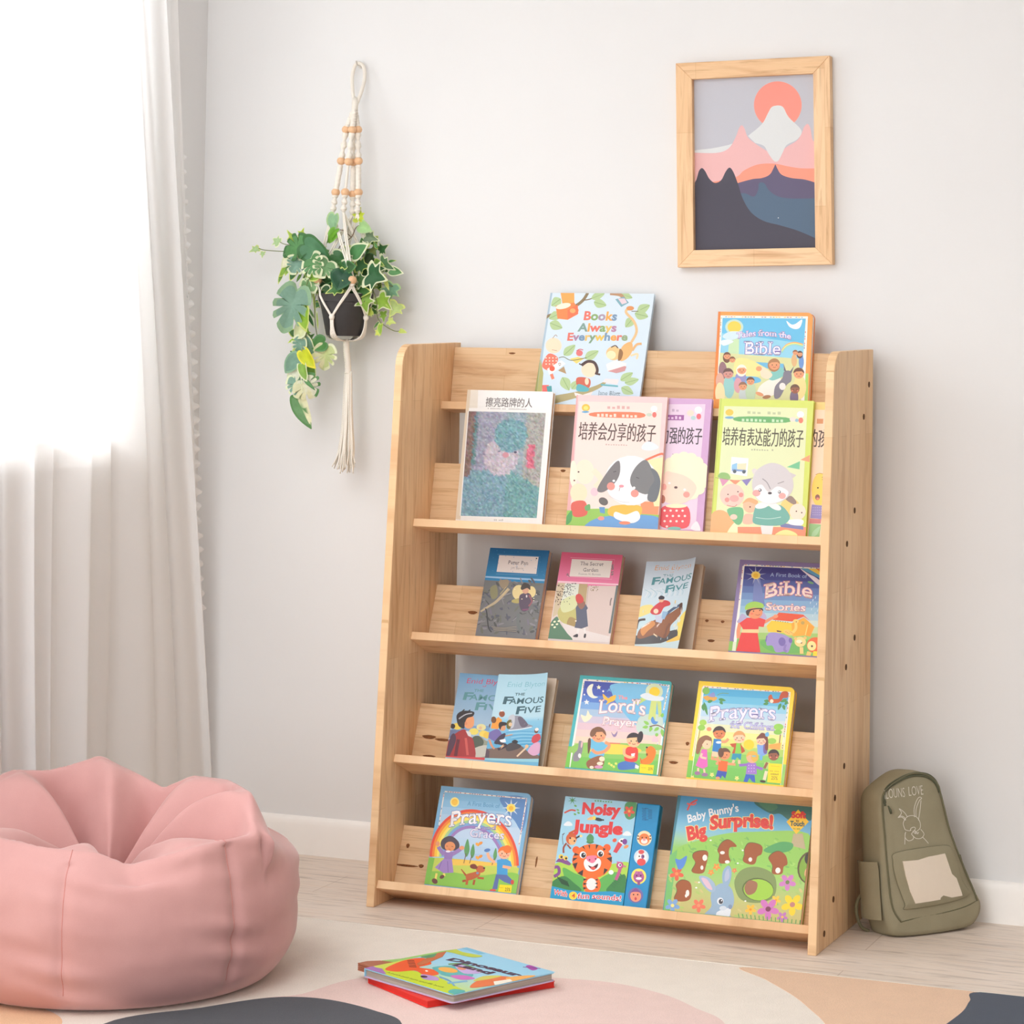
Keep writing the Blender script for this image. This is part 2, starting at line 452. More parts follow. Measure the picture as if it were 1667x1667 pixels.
class Art:
    """shapes measured on the photograph (pixels of one crop), unwarped to metres on a flat cover"""

    def __init__(s, quad, rect, clip=None):
        s.rect = rect; x0, x1, y0, y1 = rect
        s.clip = clip or rect
        dst = [(x0, y1), (x1, y1), (x1, y0), (x0, y0)]
        A = []; B = []
        for (u, v), (X, Y) in zip(quad, dst):
            A += [[u, v, 1, 0, 0, 0, -X * u, -X * v], [0, 0, 0, u, v, 1, -Y * u, -Y * v]]; B += [X, Y]
        h = np.linalg.solve(np.array(A, float), np.array(B, float)); s.H = np.append(h, 1).reshape(3, 3)
        s.sc = abs((y1 - y0) / (((quad[3][1] - quad[0][1]) + (quad[2][1] - quad[1][1])) / 2))
        s.items = []; s.boxes = []; s.top = 0; s.ntext = 0

    def m(s, p):
        q = s.H @ np.array((p[0], p[1], 1.)); return (q[0] / q[2], q[1] / q[2])

    def layer(s, P):
        xs = [p[0] for p in P]; ys = [p[1] for p in P]; b = (min(xs), max(xs), min(ys), max(ys)); z = 0
        for c, zz in s.boxes:
            if zz >= z and b[0] < c[1] and b[1] > c[0] and b[2] < c[3] and b[3] > c[2]: z = zz + 1
        s.boxes.append((b, z)); s.top = max(s.top, z); return z

    def _clip(s, P):
        x0, x1, y0, y1 = s.clip
        for ax, lim, sg in ((0, x0, 1), (0, x1, -1), (1, y0, 1), (1, y1, -1)):
            out = []
            for a, b in zip(P, P[1:] + P[:1]):
                ia, ib = (a[ax] - lim) * sg >= 0, (b[ax] - lim) * sg >= 0
                if ia: out.append(a)
                if ia != ib:
                    t = (lim - a[ax]) / (b[ax] - a[ax]); out.append((a[0] + t * (b[0] - a[0]), a[1] + t * (b[1] - a[1])))
            P = out
            if len(P) < 3: return []
        return P

    def raw(s, P, col, title=False, cols=None):
        P = s._clip([tuple(p) for p in P])
        if len(P) < 3: return
        s.items.append((P, [tuple(range(len(P)))], lin(col), s.layer(P), 0, cols))

    def poly(s, pts, col): s.raw([s.m(p) for p in pts], col)

    def blob(s, pts, col, n=5): s.raw([s.m(p) for p in smooth_path(pts, n, True)], col)

    def ell(s, cx, cy, rx, ry, col, rot=0, n=22, a0=0, a1=360):
        r = math.radians(rot); P = []
        full = a1 - a0 >= 360
        for k in range(n if full else n + 1):
            a = math.radians(a0 + (a1 - a0) * k / n); x, y = rx * math.cos(a), ry * math.sin(a)
            P.append(s.m((cx + x * math.cos(r) - y * math.sin(r), cy + x * math.sin(r) + y * math.cos(r))))
        s.raw(P, col)

    def line(s, pts, wd, col, n=5, closed=False):
        P = smooth_path(pts, n, closed) if len(pts) > 2 else [np.array(p, float) for p in pts]
        if closed: P = P + [P[0]]
        L_, R_ = [], []
        for i, p in enumerate(P):
            d = P[min(i + 1, len(P) - 1)] - P[max(i - 1, 0)]; d = d / (np.linalg.norm(d) + 1e-9); nn = np.array((-d[1], d[0]))
            ww = wd if not isinstance(wd, tuple) else wd[0] + (wd[1] - wd[0]) * i / (len(P) - 1)
            L_.append(s.m(p + nn * ww / 2)); R_.append(s.m(p - nn * ww / 2))
        V = L_ + R_; n_ = len(L_); z = s.layer(V)
        F = [(i, i + 1, n_ + i + 1, n_ + i) for i in range(n_ - 1)]
        x0, x1, y0, y1 = s.clip
        V = [(min(max(a, x0), x1), min(max(b, y0), y1)) for a, b in V]
        s.items.append((V, F, lin(col), z, False, None))

    def grad(s, stops, rect=None):
        """printed vertical blend over the whole clip area: stops (fraction from top, colour)"""
        x0, x1, y0, y1 = rect or s.clip
        V = []; C = []; n = 21
        ys = sorted(set([f for f, _ in stops] + [k / 10 for k in range(11)]))
        for f in ys:
            y = y1 - f * (y1 - y0); i = max(k for k in range(len(stops)) if stops[k][0] <= f); j = min(i + 1, len(stops) - 1)
            t = (f - stops[i][0]) / max(stops[j][0] - stops[i][0], 1e-6)
            c = tuple(a + (b - a) * t for a, b in zip(lin(stops[i][1]), lin(stops[j][1])))
            V += [(x0 + (x1 - x0) * k / (n - 1), y) for k in range(n)]; C += [c] * n
        F = [(n * i + k, n * i + n + k, n * i + n + k + 1, n * i + k + 1) for i in range(len(ys) - 1) for k in range(n - 1)]
        s.items.append((V, F, None, s.layer(V), False, C))

    def text(s, body, p0, p1, cap, col, out=None, ow=.05, bold=.012, serif=False, arc=0, shear=0, title=True, grow=0):
        a, b = np.array(s.m(p0)), np.array(s.m(p1)); d = b - a; W = np.linalg.norm(d); d = d / W; nn = np.array((-d[1], d[0]))
        adv = [glyph(c, bold, serif)[2] for c in body]; tot = sum(adv); sx = W / tot; sy = cap * s.sc / .73
        cols = col if isinstance(col, list) else [col]
        if title: s.ntext += 1
        cjk = ord(body[0]) > 0x2e80
        if cjk: adv = [glyph(c, 0, False)[2] for c in body]; tot = sum(adv); sx = W / tot
        passes = [(0, cols, dx) for dx in (-bold, 0, bold)] if cjk else [(o_, c_, 0) for o_, c_ in (([(bold + ow, [out])] if out else []) + [(bold, cols)])]
        for off, cc, dx in passes:
            x = dx; V = []; groups = []
            k = 0
            for ch, w in zip(body, adv):
                Vg, Fg, _ = glyph(ch, off, serif)
                if Vg:
                    pts = []
                    for (gx, gy) in Vg:
                        X = (x + gx) * sx; tt = X / W; g = 1 + grow * tt
                        Y = gy * sy * g + arc * s.sc * 4 * tt * (1 - tt)
                        q = a + d * (X + shear * gy * sy) + nn * Y; pts.append((q[0], q[1]))
                    groups.append((pts, Fg, lin(cc[k % len(cc)]))); k += 1
                x += w
            allp = [p for g in groups for p in g[0]]
            if not allp: continue
            z = s.layer(allp)
            for pts, Fg, c in groups: s.items.append((pts, Fg, c, z, s.ntext if title else False, None))

    def scribble(s, p0, p1, cap, col, n=18, seed=1):
        """illegibly small print"""
        rd = random.Random(seed); p0 = np.array(p0, float); p1 = np.array(p1, float)
        for k in range(n):
            t = (k + .15) / n; t1 = t + .6 / n; a = p0 + (p1 - p0) * t; b = p0 + (p1 - p0) * t1; h = cap * (.6 + .4 * rd.random())
            if rd.random() < .15: continue
            s.poly([a, b, b - (0, h), a - (0, h)], col)

    def head(s, x, y, r, skin, hair, long=0, face=1, tilt=0):
        if long: s.ell(x - r * .1, y + r * long * .5, r * 1.12, r * (1 + long * .55), hair, tilt)
        s.ell(x, y, r, r * 1.02, skin)
        t = math.radians(tilt); P = []
        for k in range(13):
            a = PI + PI * k / 12; P.append((x + 1.06 * r * math.cos(a + t), y + 1.1 * r * math.sin(a + t)))
        P.append((x + .55 * r * math.cos(t), y - .42 * r)); P.append((x - .5 * r, y - .36 * r))
        s.poly(P, hair)
        if face:
            for q in (-.38, .38): s.ell(x + q * r, y + .12 * r, r * .09, r * .12, (70, 45, 40), n=8)
            s.line([(x - .25 * r, y + .5 * r), (x, y + .6 * r), (x + .25 * r, y + .5 * r)], r * .09, (170, 70, 60), 3)
            for q in (-.6, .6): s.ell(x + q * r, y + .4 * r, r * .18, r * .14, (236, 140, 116), n=10)

    def leaf(s, a, b, wd, col, vein=None):
        a = np.array(a, float); b = np.array(b, float); d = b - a; n = np.array((-d[1], d[0])) / (np.linalg.norm(d) + 1e-9)
        s.blob([a, a + d * .3 + n * wd * .5, a + d * .65 + n * wd * .42, b, a + d * .65 - n * wd * .42, a + d * .3 - n * wd * .5], col, 4)
        if vein: s.line([a, b], max(2, wd * .06), vein)

    def star(s, x, y, r, col, n=5, inner=.45, rot=-90):
        s.poly([(x + (r if k % 2 == 0 else r * inner) * math.cos(math.radians(rot + 180 * k / n)), y + (r if k % 2 == 0 else r * inner) * math.sin(math.radians(rot + 180 * k / n))) for k in range(2 * n)], col)

    def flower(s, x, y, r, col, mid, n=5):
        for k in range(n):
            a = 2 * PI * k / n + .3; s.ell(x + r * .6 * math.cos(a), y + r * .6 * math.sin(a), r * .45, r * .3, col, math.degrees(a), 12)
        s.ell(x, y, r * .25, r * .25, mid, n=10)

    def dashes(s, a, b, wd, cols, n=24, seed=0):
        rd = random.Random(seed); a = np.array(a, float); b = np.array(b, float)
        s.line([a, b], wd, (238, 232, 222))
        for k in range(n):
            if rd.random() < .45: continue
            s.line([a + (b - a) * (k + .1) / n, a + (b - a) * (k + .8) / n], wd * .6, rd.choice(cols))

    def build(s, parent, yoff=0, surface=None, names=('cover_illustration', 'cover_title'), material=None, step=.00003):
        objs = []
        for title in range(s.ntext + 1):
            nm = names[1] if title else names[0]
            it = [i for i in s.items if int(i[4]) == title]
            if not it: continue
            V = []; F = []; C = []
            for P, Fs, col, z, _, cols in it:
                n = len(V); y = -(.00012 + step * z)
                V += [(p[0], yoff + y, p[1]) for p in P]
                F += [tuple(n + q for q in f) for f in Fs]
                C += [(*c, 1) for c in cols] if cols else [(*col, 1)] * len(P)
            if surface: V = [surface(v) for v in V]
            me = D.meshes.new(nm); me.from_pydata(V, [], F)
            at = me.attributes.new('Col', 'FLOAT_COLOR', 'POINT'); at.data.foreach_set('color', np.array(C, np.float32).ravel())
            if not surface:
                bmm = bmesh.new(); bmm.from_mesh(me)
                for f in bmm.faces:
                    f.normal_update()
                    if f.normal.y > 0: f.normal_flip()
                bmm.to_mesh(me); bmm.free()
            me.materials.append(material or PRINT)
            o = D.objects.new(nm, me); COL.objects.link(o); o.parent = parent; objs.append(o)
        return objs


# ------------------------------------------------------------------ books
def paper_mat(name, c1, c2, axis):
    t = NT(name); sc = [6, 6, 6]; sc[axis] = 1400
    n = t.noise(t.coords(tuple(sc)), 1, 2)
    t.link(t.ramp(n, [(.35, lin(c1)), (.65, lin(c2))]), t.b.inputs['Base Color'])
    t.b.inputs['Roughness'].default_value = .8; t.b.inputs['Specular IOR Level'].default_value = .15
    return t.m


PAPER = paper_mat('page_edges', (222, 208, 188), (240, 230, 214), 1)
PAPER_TAN = paper_mat('page_edges_tan', (206, 186, 164), (222, 204, 182), 1)
PAPER_WHITE = paper_mat('page_edges_white', (226, 220, 212), (244, 240, 234), 1)
_cm = {}


def cov(col, rough=.4):
    k = tuple(col)
    if k not in _cm: _cm[k] = mat('cover_%d' % len(_cm), col, rough, .4, .015, 60)
    return _cm[k]


def rounded(x0, x1, z0, z1, r):
    """outline with rounded right-hand corners"""
    P = [(x0, z0)]
    if r: P += [(x1 - r + r * math.sin(a), z0 + r - r * math.cos(a)) for a in np.linspace(0, PI / 2, 7)] + [(x1 - r + r * math.cos(a), z1 - r + r * math.sin(a)) for a in np.linspace(0, PI / 2, 7)]
    else: P += [(x1, z0), (x1, z1)]
    return P + [(x0, z1)]


def shelf_frame(row, x, d, tilt=0., dz=0):
    th, ct, dep, fr_ = ROWS[row]; c, s = math.cos(th), math.sin(th)
    # origin: on the ledge, front face of the book at distance d in front of the back board
    p = Vector((x, ct[0], ct[1])) + Vector((0, -c, s)) * d
    return SH @ (Matrix.Translation(p) @ Matrix.Rotation(-(th + tilt), 4, 'X'))


def book(label, mtx, w, h, thick, cover, paper=PAPER, board=.0022, r=0, over=.003, group='children\'s books on display', spine_round=False, name='picture_book', cat='book', back=None):
    """local frame: x right, y away from the viewer, z up the cover; origin at the lower left of the front cover"""
    root = empty(name); root.matrix_world = mtx
    tag(root, label, cat, group)
    bm = bmesh.new()
    bm_prism(bm, rounded(0, w, 0, h, r), 1, 0, board, .0004)
    bm_prism(bm, rounded(0, w, 0, h, r), 1, thick - board, thick, .0004, 1 if back else 0)
    bm_box(bm, (0, board * .5, 0), (board, thick - board * .5, h), .0004, 1)
    cv = mesh_obj('cover', bm, [cov(cover)] + ([cov(back)] if back else []), root)
    bm = bmesh.new(); bm_prism(bm, rounded(board, w - over, over if board > .001 else 0.0004, h - over, max(r - over, 0)), 1, board, thick - board, 0)
    mesh_obj('pages', bm, paper, root)
    return root, cv


def on(root, p):   # crop-pixel helper left for clarity
    return p
# ------------------------------------------------------------------ the covers
SKIN = (240, 196, 164); TAN = (226, 160, 116); BRN = (150, 96, 70); LEAF = (168, 196, 142); DLEAF = (96, 160, 84)
CONF = [(206, 90, 110), (120, 90, 150), (90, 150, 200), (230, 190, 80), (130, 80, 60), (110, 170, 110)]

# --- top ledge: pale blue picture book, leaning a little further back
th0 = ROWS[0][0]
wB, hB = .2475, .266
c0 = ROWS[0][1]
M = SH @ (Matrix.Translation((.2332, .3218, 1.0598)) @ Matrix.Rotation(-math.radians(21.5), 4, 'X'))
root, cv = book('pale blue picture book titled Books Always Everywhere on the top ledge', M, wB, hB, .009, (206, 224, 236), PAPER_WHITE, .002, 0, .003)
A = Art([(322, 100), (1540, 118), (1352, 1440), (95, 1400)], (0, wB, .0, hB))
A.grad([(0, (212, 226, 236)), (1, (204, 222, 236))])
A.poly([(322, 100), (345, 100), (240, 700), (150, 1400), (95, 1400)], (168, 190, 206))
A.poly([(170, 880), (190, 880), (130, 1400), (90, 1400)], (150, 150, 84)); A.poly([(195, 870), (225, 1040), (190, 1400), (130, 1400)], (176, 172, 108))
A.line([(120, 1400), (420, 1340), (640, 1290), (860, 1210), (960, 1150)], (110, 26), (176, 164, 118))
A.line([(240, 460), (270, 380), (420, 330), (600, 260), (700, 190), (760, 100)], 34, (140, 122, 92)); A.line([(700, 190), (800, 170), (850, 110)], 12, (130, 112, 84))
for a, b, wd in (((440, 170), (330, 250), 110), ((430, 340), (300, 400), 100), ((310, 450), (455, 510), 110), ((800, 170), (955, 110), 80), ((830, 210), (975, 250), 100), ((1130, 110), (1280, 165), 80), ((1340, 320), (1485, 250), 100), ((1310, 345), (1465, 385), 110), ((1290, 400), (1200, 505), 100), ((470, 830), (605, 710), 100), ((720, 870), (880, 780), 100), ((450, 1090), (530, 1245), 120), ((560, 1230), (640, 1130), 90), ((1140, 1130), (1285, 1040), 90), ((1190, 1160), (1355, 1120), 90), ((1150, 1215), (1290, 1290), 100)):
    A.leaf(a, b, wd, (178, 202, 150), (140, 170, 116))
A.poly([(440, 100), (600, 100), (600, 220), (460, 230)], (240, 168, 92)); A.poly([(380, 250), (600, 215), (650, 300), (640, 350), (520, 415), (400, 400)], (232, 138, 84)); A.poly([(520, 300), (640, 240), (645, 345), (520, 412)], (240, 120, 84)); A.ell(470, 255, 90, 32, (250, 232, 210), -12); A.ell(580, 310, 34, 28, (242, 170, 110))
A.line([(1020, 110), (1140, 130), (1190, 190)], 40, (186, 146, 112)); A.poly([(1080, 180), (1180, 150), (1240, 220), (1150, 270)], (128, 172, 186)); A.poly([(1110, 170), (1190, 170), (1220, 220), (1160, 240)], (228, 206, 214))
A.line([(1250, 280), (1205, 330), (1300, 440), (1330, 560), (1270, 680)], 30, (226, 190, 140)); A.ell(1255, 285, 45, 26, (220, 150, 96)); A.line([(1270, 320), (1350, 320)], 8, (110, 100, 70))
A.blob([(1270, 680), (1280, 780), (1220, 870), (1140, 900), (1130, 800), (1180, 710)], (240, 182, 120)); A.ell(1060, 810, 90, 82, (236, 196, 140)); A.ell(1030, 830, 56, 50, (246, 226, 184)); A.blob([(1130, 760), (1170, 800), (1150, 880), (1110, 890)], (150, 110, 74)); A.line([(1280, 780), (1330, 710), (1390, 700)], 28, (226, 180, 128)); A.line([(1260, 840), (1340, 820), (1330, 880)], 24, (238, 214, 172)); A.line([(1030, 740), (1080, 720), (1110, 750)], 12, (90, 70, 60))
A.poly([(970, 940), (1080, 890), (1210, 930), (1190, 1010), (1090, 1045), (990, 1020)], (244, 236, 232)); A.poly([(990, 1020), (1190, 960), (1210, 970), (1190, 1020), (1090, 1045)], (206, 150, 150))
A.ell(350, 715, 95, 92, (246, 218, 190)); A.line([(340, 630), (375, 590), (395, 610)], 7, (160, 130, 100)); A.line([(330, 765), (390, 775)], 6, (190, 140, 110))
A.blob([(290, 810), (400, 860), (360, 960), (290, 1010), (210, 950)], (232, 122, 100)); [A.ell(260 + 40 * (k % 4), 860 + 36 * (k // 4), 9, 8, (250, 226, 210), n=8) for k in range(12)]
A.poly([(270, 990), (440, 890), (490, 930), (300, 1060)], (246, 242, 236)); A.ell(330, 985, 32, 32, (232, 96, 70)); A.text('D', (410, 955), (440, 945), 34, (110, 90, 100)); A.line([(320, 1050), (340, 1110)], 36, (232, 130, 100))
A.poly([(400, 1010), (470, 960), (498, 1050)], (178, 150, 112)); A.poly([(540, 870), (640, 850), (710, 870), (620, 930)], (240, 214, 120)); A.line([(410, 860), (470, 850), (560, 890), (740, 860)], 9, (120, 124, 90)); A.ell(655, 805, 40, 36, (222, 120, 120)); A.line([(620, 780), (660, 760), (700, 770)], 10, (200, 90, 100))
A.ell(770, 1000, 95, 92, (246, 218, 190)); A.line([(680, 950), (750, 905), (830, 920), (865, 1000), (850, 1060)], 34, (84, 64, 62)); A.line([(650, 930), (690, 950)], 14, (84, 64, 62)); A.line([(850, 1050), (900, 1060)], 22, (84, 64, 62))
A.blob([(620, 1100), (700, 1090), (780, 1120), (770, 1210), (690, 1230), (620, 1180)], (206, 104, 84)); A.blob([(640, 1170), (760, 1220), (740, 1260), (620, 1250)], (96, 176, 186)); A.ell(740, 1140, 24, 42, (246, 218, 190)); A.poly([(590, 1270), (690, 1300), (810, 1260), (790, 1300), (690, 1330), (600, 1310)], (244, 226, 222)); A.line([(620, 1330), (660, 1370), (720, 1340)], 30, (96, 130, 150))
A.poly([(210, 1180), (290, 1180), (260, 1310), (205, 1310)], (232, 110, 104)); A.poly([(260, 1195), (320, 1190), (330, 1310), (280, 1310)], (84, 160, 164))
A.poly([(930, 1150), (960, 1110), (1120, 1120), (1100, 1180)], (246, 222, 222)); A.poly([(905, 1170), (1110, 1190), (1110, 1210), (905, 1190)], (110, 180, 190))
R5 = [(226, 120, 104), (240, 170, 90), (140, 170, 110), (120, 150, 180), (226, 190, 110), (186, 130, 160)]
A.text('Books', (700, 415), (1095, 425), 105, [R5[0], R5[2], (170, 150, 170), R5[1], R5[3]], bold=.035)
A.text('Always', (640, 548), (1090, 555), 98, [(130, 160, 150), R5[1], R5[0], R5[2], R5[4], (180, 130, 160)], bold=.035)
A.text('Everywhere', (505, 655), (1220, 660), 92, [R5[0], (170, 130, 160), R5[3], R5[4], (130, 160, 130), (226, 190, 90), R5[3], R5[1], R5[0], (150, 170, 130)], bold=.035)
A.text('Jane Blatt', (870, 1300), (1130, 1310), 50, (130, 150, 160), serif=True, bold=0); A.scribble((920, 1345), (1070, 1350), 14, (160, 176, 186))
A.build(cv)


def bb_frame(A, tl, tr, br, bl, hingew, border, spine, dash_seed):
    """stitched inner border of the board-book series"""
    for k, (a, b) in enumerate(((tl, tr), (tr, br), (br, bl), (bl, tl))): A.dashes(a, b, 16, CONF, 26, dash_seed + k)


# --- top ledge: orange board book
w_, h_ = .2122, .2146
root, cv = book('orange board book titled Tales from the Bible at the right of the top ledge', shelf_frame(0, .6453, .0225), w_, h_, .021, (240, 158, 80), PAPER_WHITE, .002, .012, .0015, back=(232, 130, 50))
A = Art([(170, 110), (1510, 122), (1452, 1382), (90, 1372)], (0, w_, .0235, h_))
A.poly([(165, 100), (205, 100), (150, 1500), (70, 1500)], (226, 132, 62)); A.poly([(1395, 980), (1450, 985), (1440, 1500), (1370, 1500)], (172, 212, 104))
A.poly([(205, 165), (1440, 175), (1390, 1500), (130, 1500)], (246, 240, 232))
A.poly([(232, 200), (1412, 205), (1375, 700), (1340, 1500), (150, 1500), (200, 700)], (104, 188, 228)); A.poly([(215, 420), (700, 470), (1390, 560), (1370, 840), (210, 760)], (146, 208, 232)); A.poly([(330, 480), (470, 500), (460, 800), (300, 800)], (196, 224, 180)); A.poly([(190, 700), (1380, 780), (1340, 1500), (140, 1500)], (214, 216, 160)); A.blob([(420, 800), (600, 790), (880, 930), (760, 1030), (420, 1040)], (240, 226, 150)); A.poly([(700, 830), (1100, 850), (1100, 960), (860, 920)], (112, 184, 222)); A.blob([(340, 1060), (700, 1040), (760, 1120), (400, 1160)], (110, 186, 226))
A.dashes((225, 185), (1420, 190), 16, CONF, 30, 3); A.dashes((1420, 190), (1390, 640), 16, CONF, 14, 4); A.dashes((215, 190), (185, 640), 12, CONF, 14, 5)
A.ell(400, 330, 130, 110, (190, 220, 210)); A.ell(400, 330, 98, 84, (244, 208, 84)); A.blob([(230, 470), (320, 400), (470, 395), (560, 430), (420, 500), (330, 520)], (206, 228, 236)); A.blob([(200, 540), (290, 510), (390, 540), (250, 600)], (224, 236, 242))
A.blob([(1140, 240), (1210, 290), (1270, 280), (1360, 220), (1330, 330), (1260, 355), (1180, 320)], (246, 246, 248))
for k, c in enumerate(((240, 170, 110), (246, 226, 130), (160, 214, 190))): A.line([(1075, 660 + 14 * k), (1140, 580 + 14 * k), (1250, 545 + 14 * k), (1370, 570 + 14 * k)], 18, c)
for (x, y, wx, hy, c) in ((230, 960, 60, 130, (150, 112, 120)), (190, 1110, 60, 120, (220, 170, 150)), (320, 1190, 80, 170, (150, 202, 200)), (190, 1290, 70, 160, (240, 220, 170)), (490, 1060, 80, 90, (150, 150, 200)), (450, 1170, 60, 110, (216, 160, 170)), (540, 1310, 80, 110, (196, 206, 206)), (630, 1250, 74, 160, (190, 212, 176)), (1330, 1180, 90, 170, (240, 218, 150)), (1250, 1330, 60, 110, (120, 104, 130)), (1350, 820, 36, 100, (110, 150, 210)), (1250, 800, 40, 90, (220, 180, 130))):
    A.ell(x, y, wx, hy, c)
for (x, y, r, sk, hr, lg) in ((295, 745, 50, TAN, (120, 80, 60), 1.0), (370, 800, 42, TAN, (130, 84, 60), 0), (310, 1000, 72, (206, 150, 140), (110, 80, 76), 0), (505, 940, 66, TAN, (244, 236, 220), .5), (520, 1180, 58, TAN, (150, 110, 90), 0), (630, 1105, 56, TAN, (110, 76, 60), 0), (1315, 985, 74, TAN, (110, 72, 56), 0), (1262, 1210, 64, BRN, (110, 80, 66), 0), (1330, 705, 38, TAN, (90, 70, 70), .7), (1265, 690, 36, TAN, (150, 100, 70), 0)):
    A.head(x, y, r, sk, hr, lg)
A.blob([(900, 1080), (1060, 1060), (960, 1300), (740, 1310), (760, 1180)], (242, 236, 226)); A.blob([(930, 960), (1070, 900), (1110, 1010), (960, 1090), (890, 1060)], (130, 196, 190)); A.blob([(790, 900), (940, 1000), (880, 1070), (780, 1030)], (240, 222, 196)); A.ell(750, 925, 42, 36, TAN); A.head(970, 860, 78, TAN, (176, 126, 84), .35)
A.blob([(1110, 960), (1200, 960), (1210, 1090), (1140, 1160), (1050, 1330), (970, 1340), (980, 1180), (1080, 1060)], (130, 126, 140)); A.ell(1085, 1175, 46, 52, (240, 232, 230)); A.poly([(1100, 850), (1140, 960), (1105, 950)], (110, 106, 124)); A.poly([(1250, 880), (1210, 990), (1190, 960)], (110, 106, 124)); A.ell(760, 1290, 60, 26, TAN, 20); A.ell(860, 1330, 60, 26, (170, 120, 80), -10)
A.text('Tales from the', (430, 500), (1205, 505), 92, (236, 226, 246), (150, 130, 196), .045, .01, True, arc=48)
A.text('Bible', (535, 715), (1060, 720), 190, (238, 236, 250), (140, 120, 190), .035, .0, True)
A.build(cv)

# --- second ledge: white framed book with a painted portrait (generic stand-in)
w_, h_ = .2046, .299
root, cv = book('white book with a blue green textured portrait painting, leftmost on the second ledge', shelf_frame(1, .0882, .0165), w_, h_, .0155, (236, 234, 232), paper_mat('page_edges_warm', (214, 176, 140), (230, 200, 168), 1), .002, 0, .002)
A = Art([(228, 105), (1145, 120), (1025, 1550), (75, 1505)], (0, w_, .0098, h_))
A.poly([(228, 100), (262, 100), (110, 1700), (50, 1700)], (222, 206, 184)); A.poly([(262, 100), (340, 100), (330, 330), (240, 330)], (230, 222, 210))
qx = lambda u, v: (238 + u * (1065 - 238) - v * 105 + u * v * 7, 332 + v * (1466 - 332) + u * 15 + u * v * 12)
rd = random.Random(5)


def tone(u, v):
    if u < .09 - .02 * v and v < .62: return (134, 112, 108)
    if u < .13 and v < .5: return (110, 142, 146)
    hx, hy = u - .57, v - .22
    if hx * hx / .045 + hy * hy / .026 < 1: return (120, 160, 170)
    fx, fy = u - .47, v - .42
    if fx * fx / .05 + fy * fy / .032 < 1: return (190, 182, 192)
    if u > .80 and .30 < v < .52 and u < .90: return (204, 112, 132)
    if v > .55 + .35 * max(0, u - .62) * 1.2:
        return (116, 158, 162) if u > .55 else (126, 160, 176)
    if u > .76: return (166, 164, 160)
    return (156, 158, 176) if u < .5 else (150, 166, 176)


GX, GY = 46, 62
V_ = []; C_ = []
for b_ in range(GY + 1):
    for a_ in range(GX + 1):
        u, v = a_ / GX, b_ / GY; V_.append(A.m(qx(u, v))); j = rd.gauss(0, 12)
        C_.append(lin(tuple(max(0, min(255, q + j + rd.gauss(0, 5))) for q in tone(min(max(u + rd.gauss(0, .008), 0), .999), min(max(v + rd.gauss(0, .006), 0), .999)))))
A.items.append((V_, [(b_ * (GX + 1) + a_, (b_ + 1) * (GX + 1) + a_, (b_ + 1) * (GX + 1) + a_ + 1, b_ * (GX + 1) + a_ + 1) for b_ in range(GY) for a_ in range(GX)], None, 3, 0, C_))
for k in range(900):
    u, v = .02 + .96 * rd.random(), .02 + .96 * rd.random(); c = tone(u, v); j = rd.gauss(4, 13)
    c = tuple(max(0, min(255, q + j + rd.gauss(0, 5))) for q in c)
    a = rd.gauss(-.7, .35) if (v > .55 or u > .75) else rd.gauss(.3, .6); l = 10 + 9 * rd.random()
    p, q = np.array(qx(u, v)), l * np.array((math.cos(a), math.sin(a))); n = np.array((-q[1], q[0])) * .24
    P = A._clip([A.m(t_) for t_ in (p - q, p + n, p + q, p - n)])
    if len(P) == 4: A.items.append((P, [(0, 1, 2, 3)], lin(c), rd.randrange(4, 13), 0, None))
A.boxes.append((A.clip, 13))
A.ell(735, 770, 16, 12, (90, 90, 110)); A.ell(630, 800, 34, 30, (206, 150, 160)); A.ell(560, 760, 14, 9, (130, 130, 150))
for e in ((qx(0, -.03), qx(1, -.03), qx(1, 0), qx(0, 0)), (qx(0, 1), qx(1, 1), qx(1, 1.02), qx(0, 1.02)), (qx(1, 0), qx(1.03, 0), qx(1.03, 1), qx(1, 1)), (qx(-.012, 0), qx(0, 0), qx(0, 1), qx(-.012, 1))): A.poly(e, (238, 236, 234))
A.text('擦亮路牌的人', (415, 275), (920, 282), 82, (120, 112, 112), bold=-.004); A.scribble((440, 308), (860, 316), 14, (176, 170, 168), 30, 2); A.scribble((495, 1520), (600, 1525), 22, (190, 186, 184), 6, 3)
A.build(cv, material=PRINT_MATT)


# --- the four hardbacks of one series
def series(label, x0, d, col, inner, bar, quad, body, art, w_=.2095, h_=.2918, sv=.007, thick=.0115, grp='series of hardbacks about raising children'):
    root, cv = book(label, shelf_frame(1, x0, d), w_, h_, thick, col, PAPER_WHITE, .002, 0, .0025)
    A = Art(quad, (0, w_, sv, h_)); art(A, col, inner, bar, body); A.build(cv)


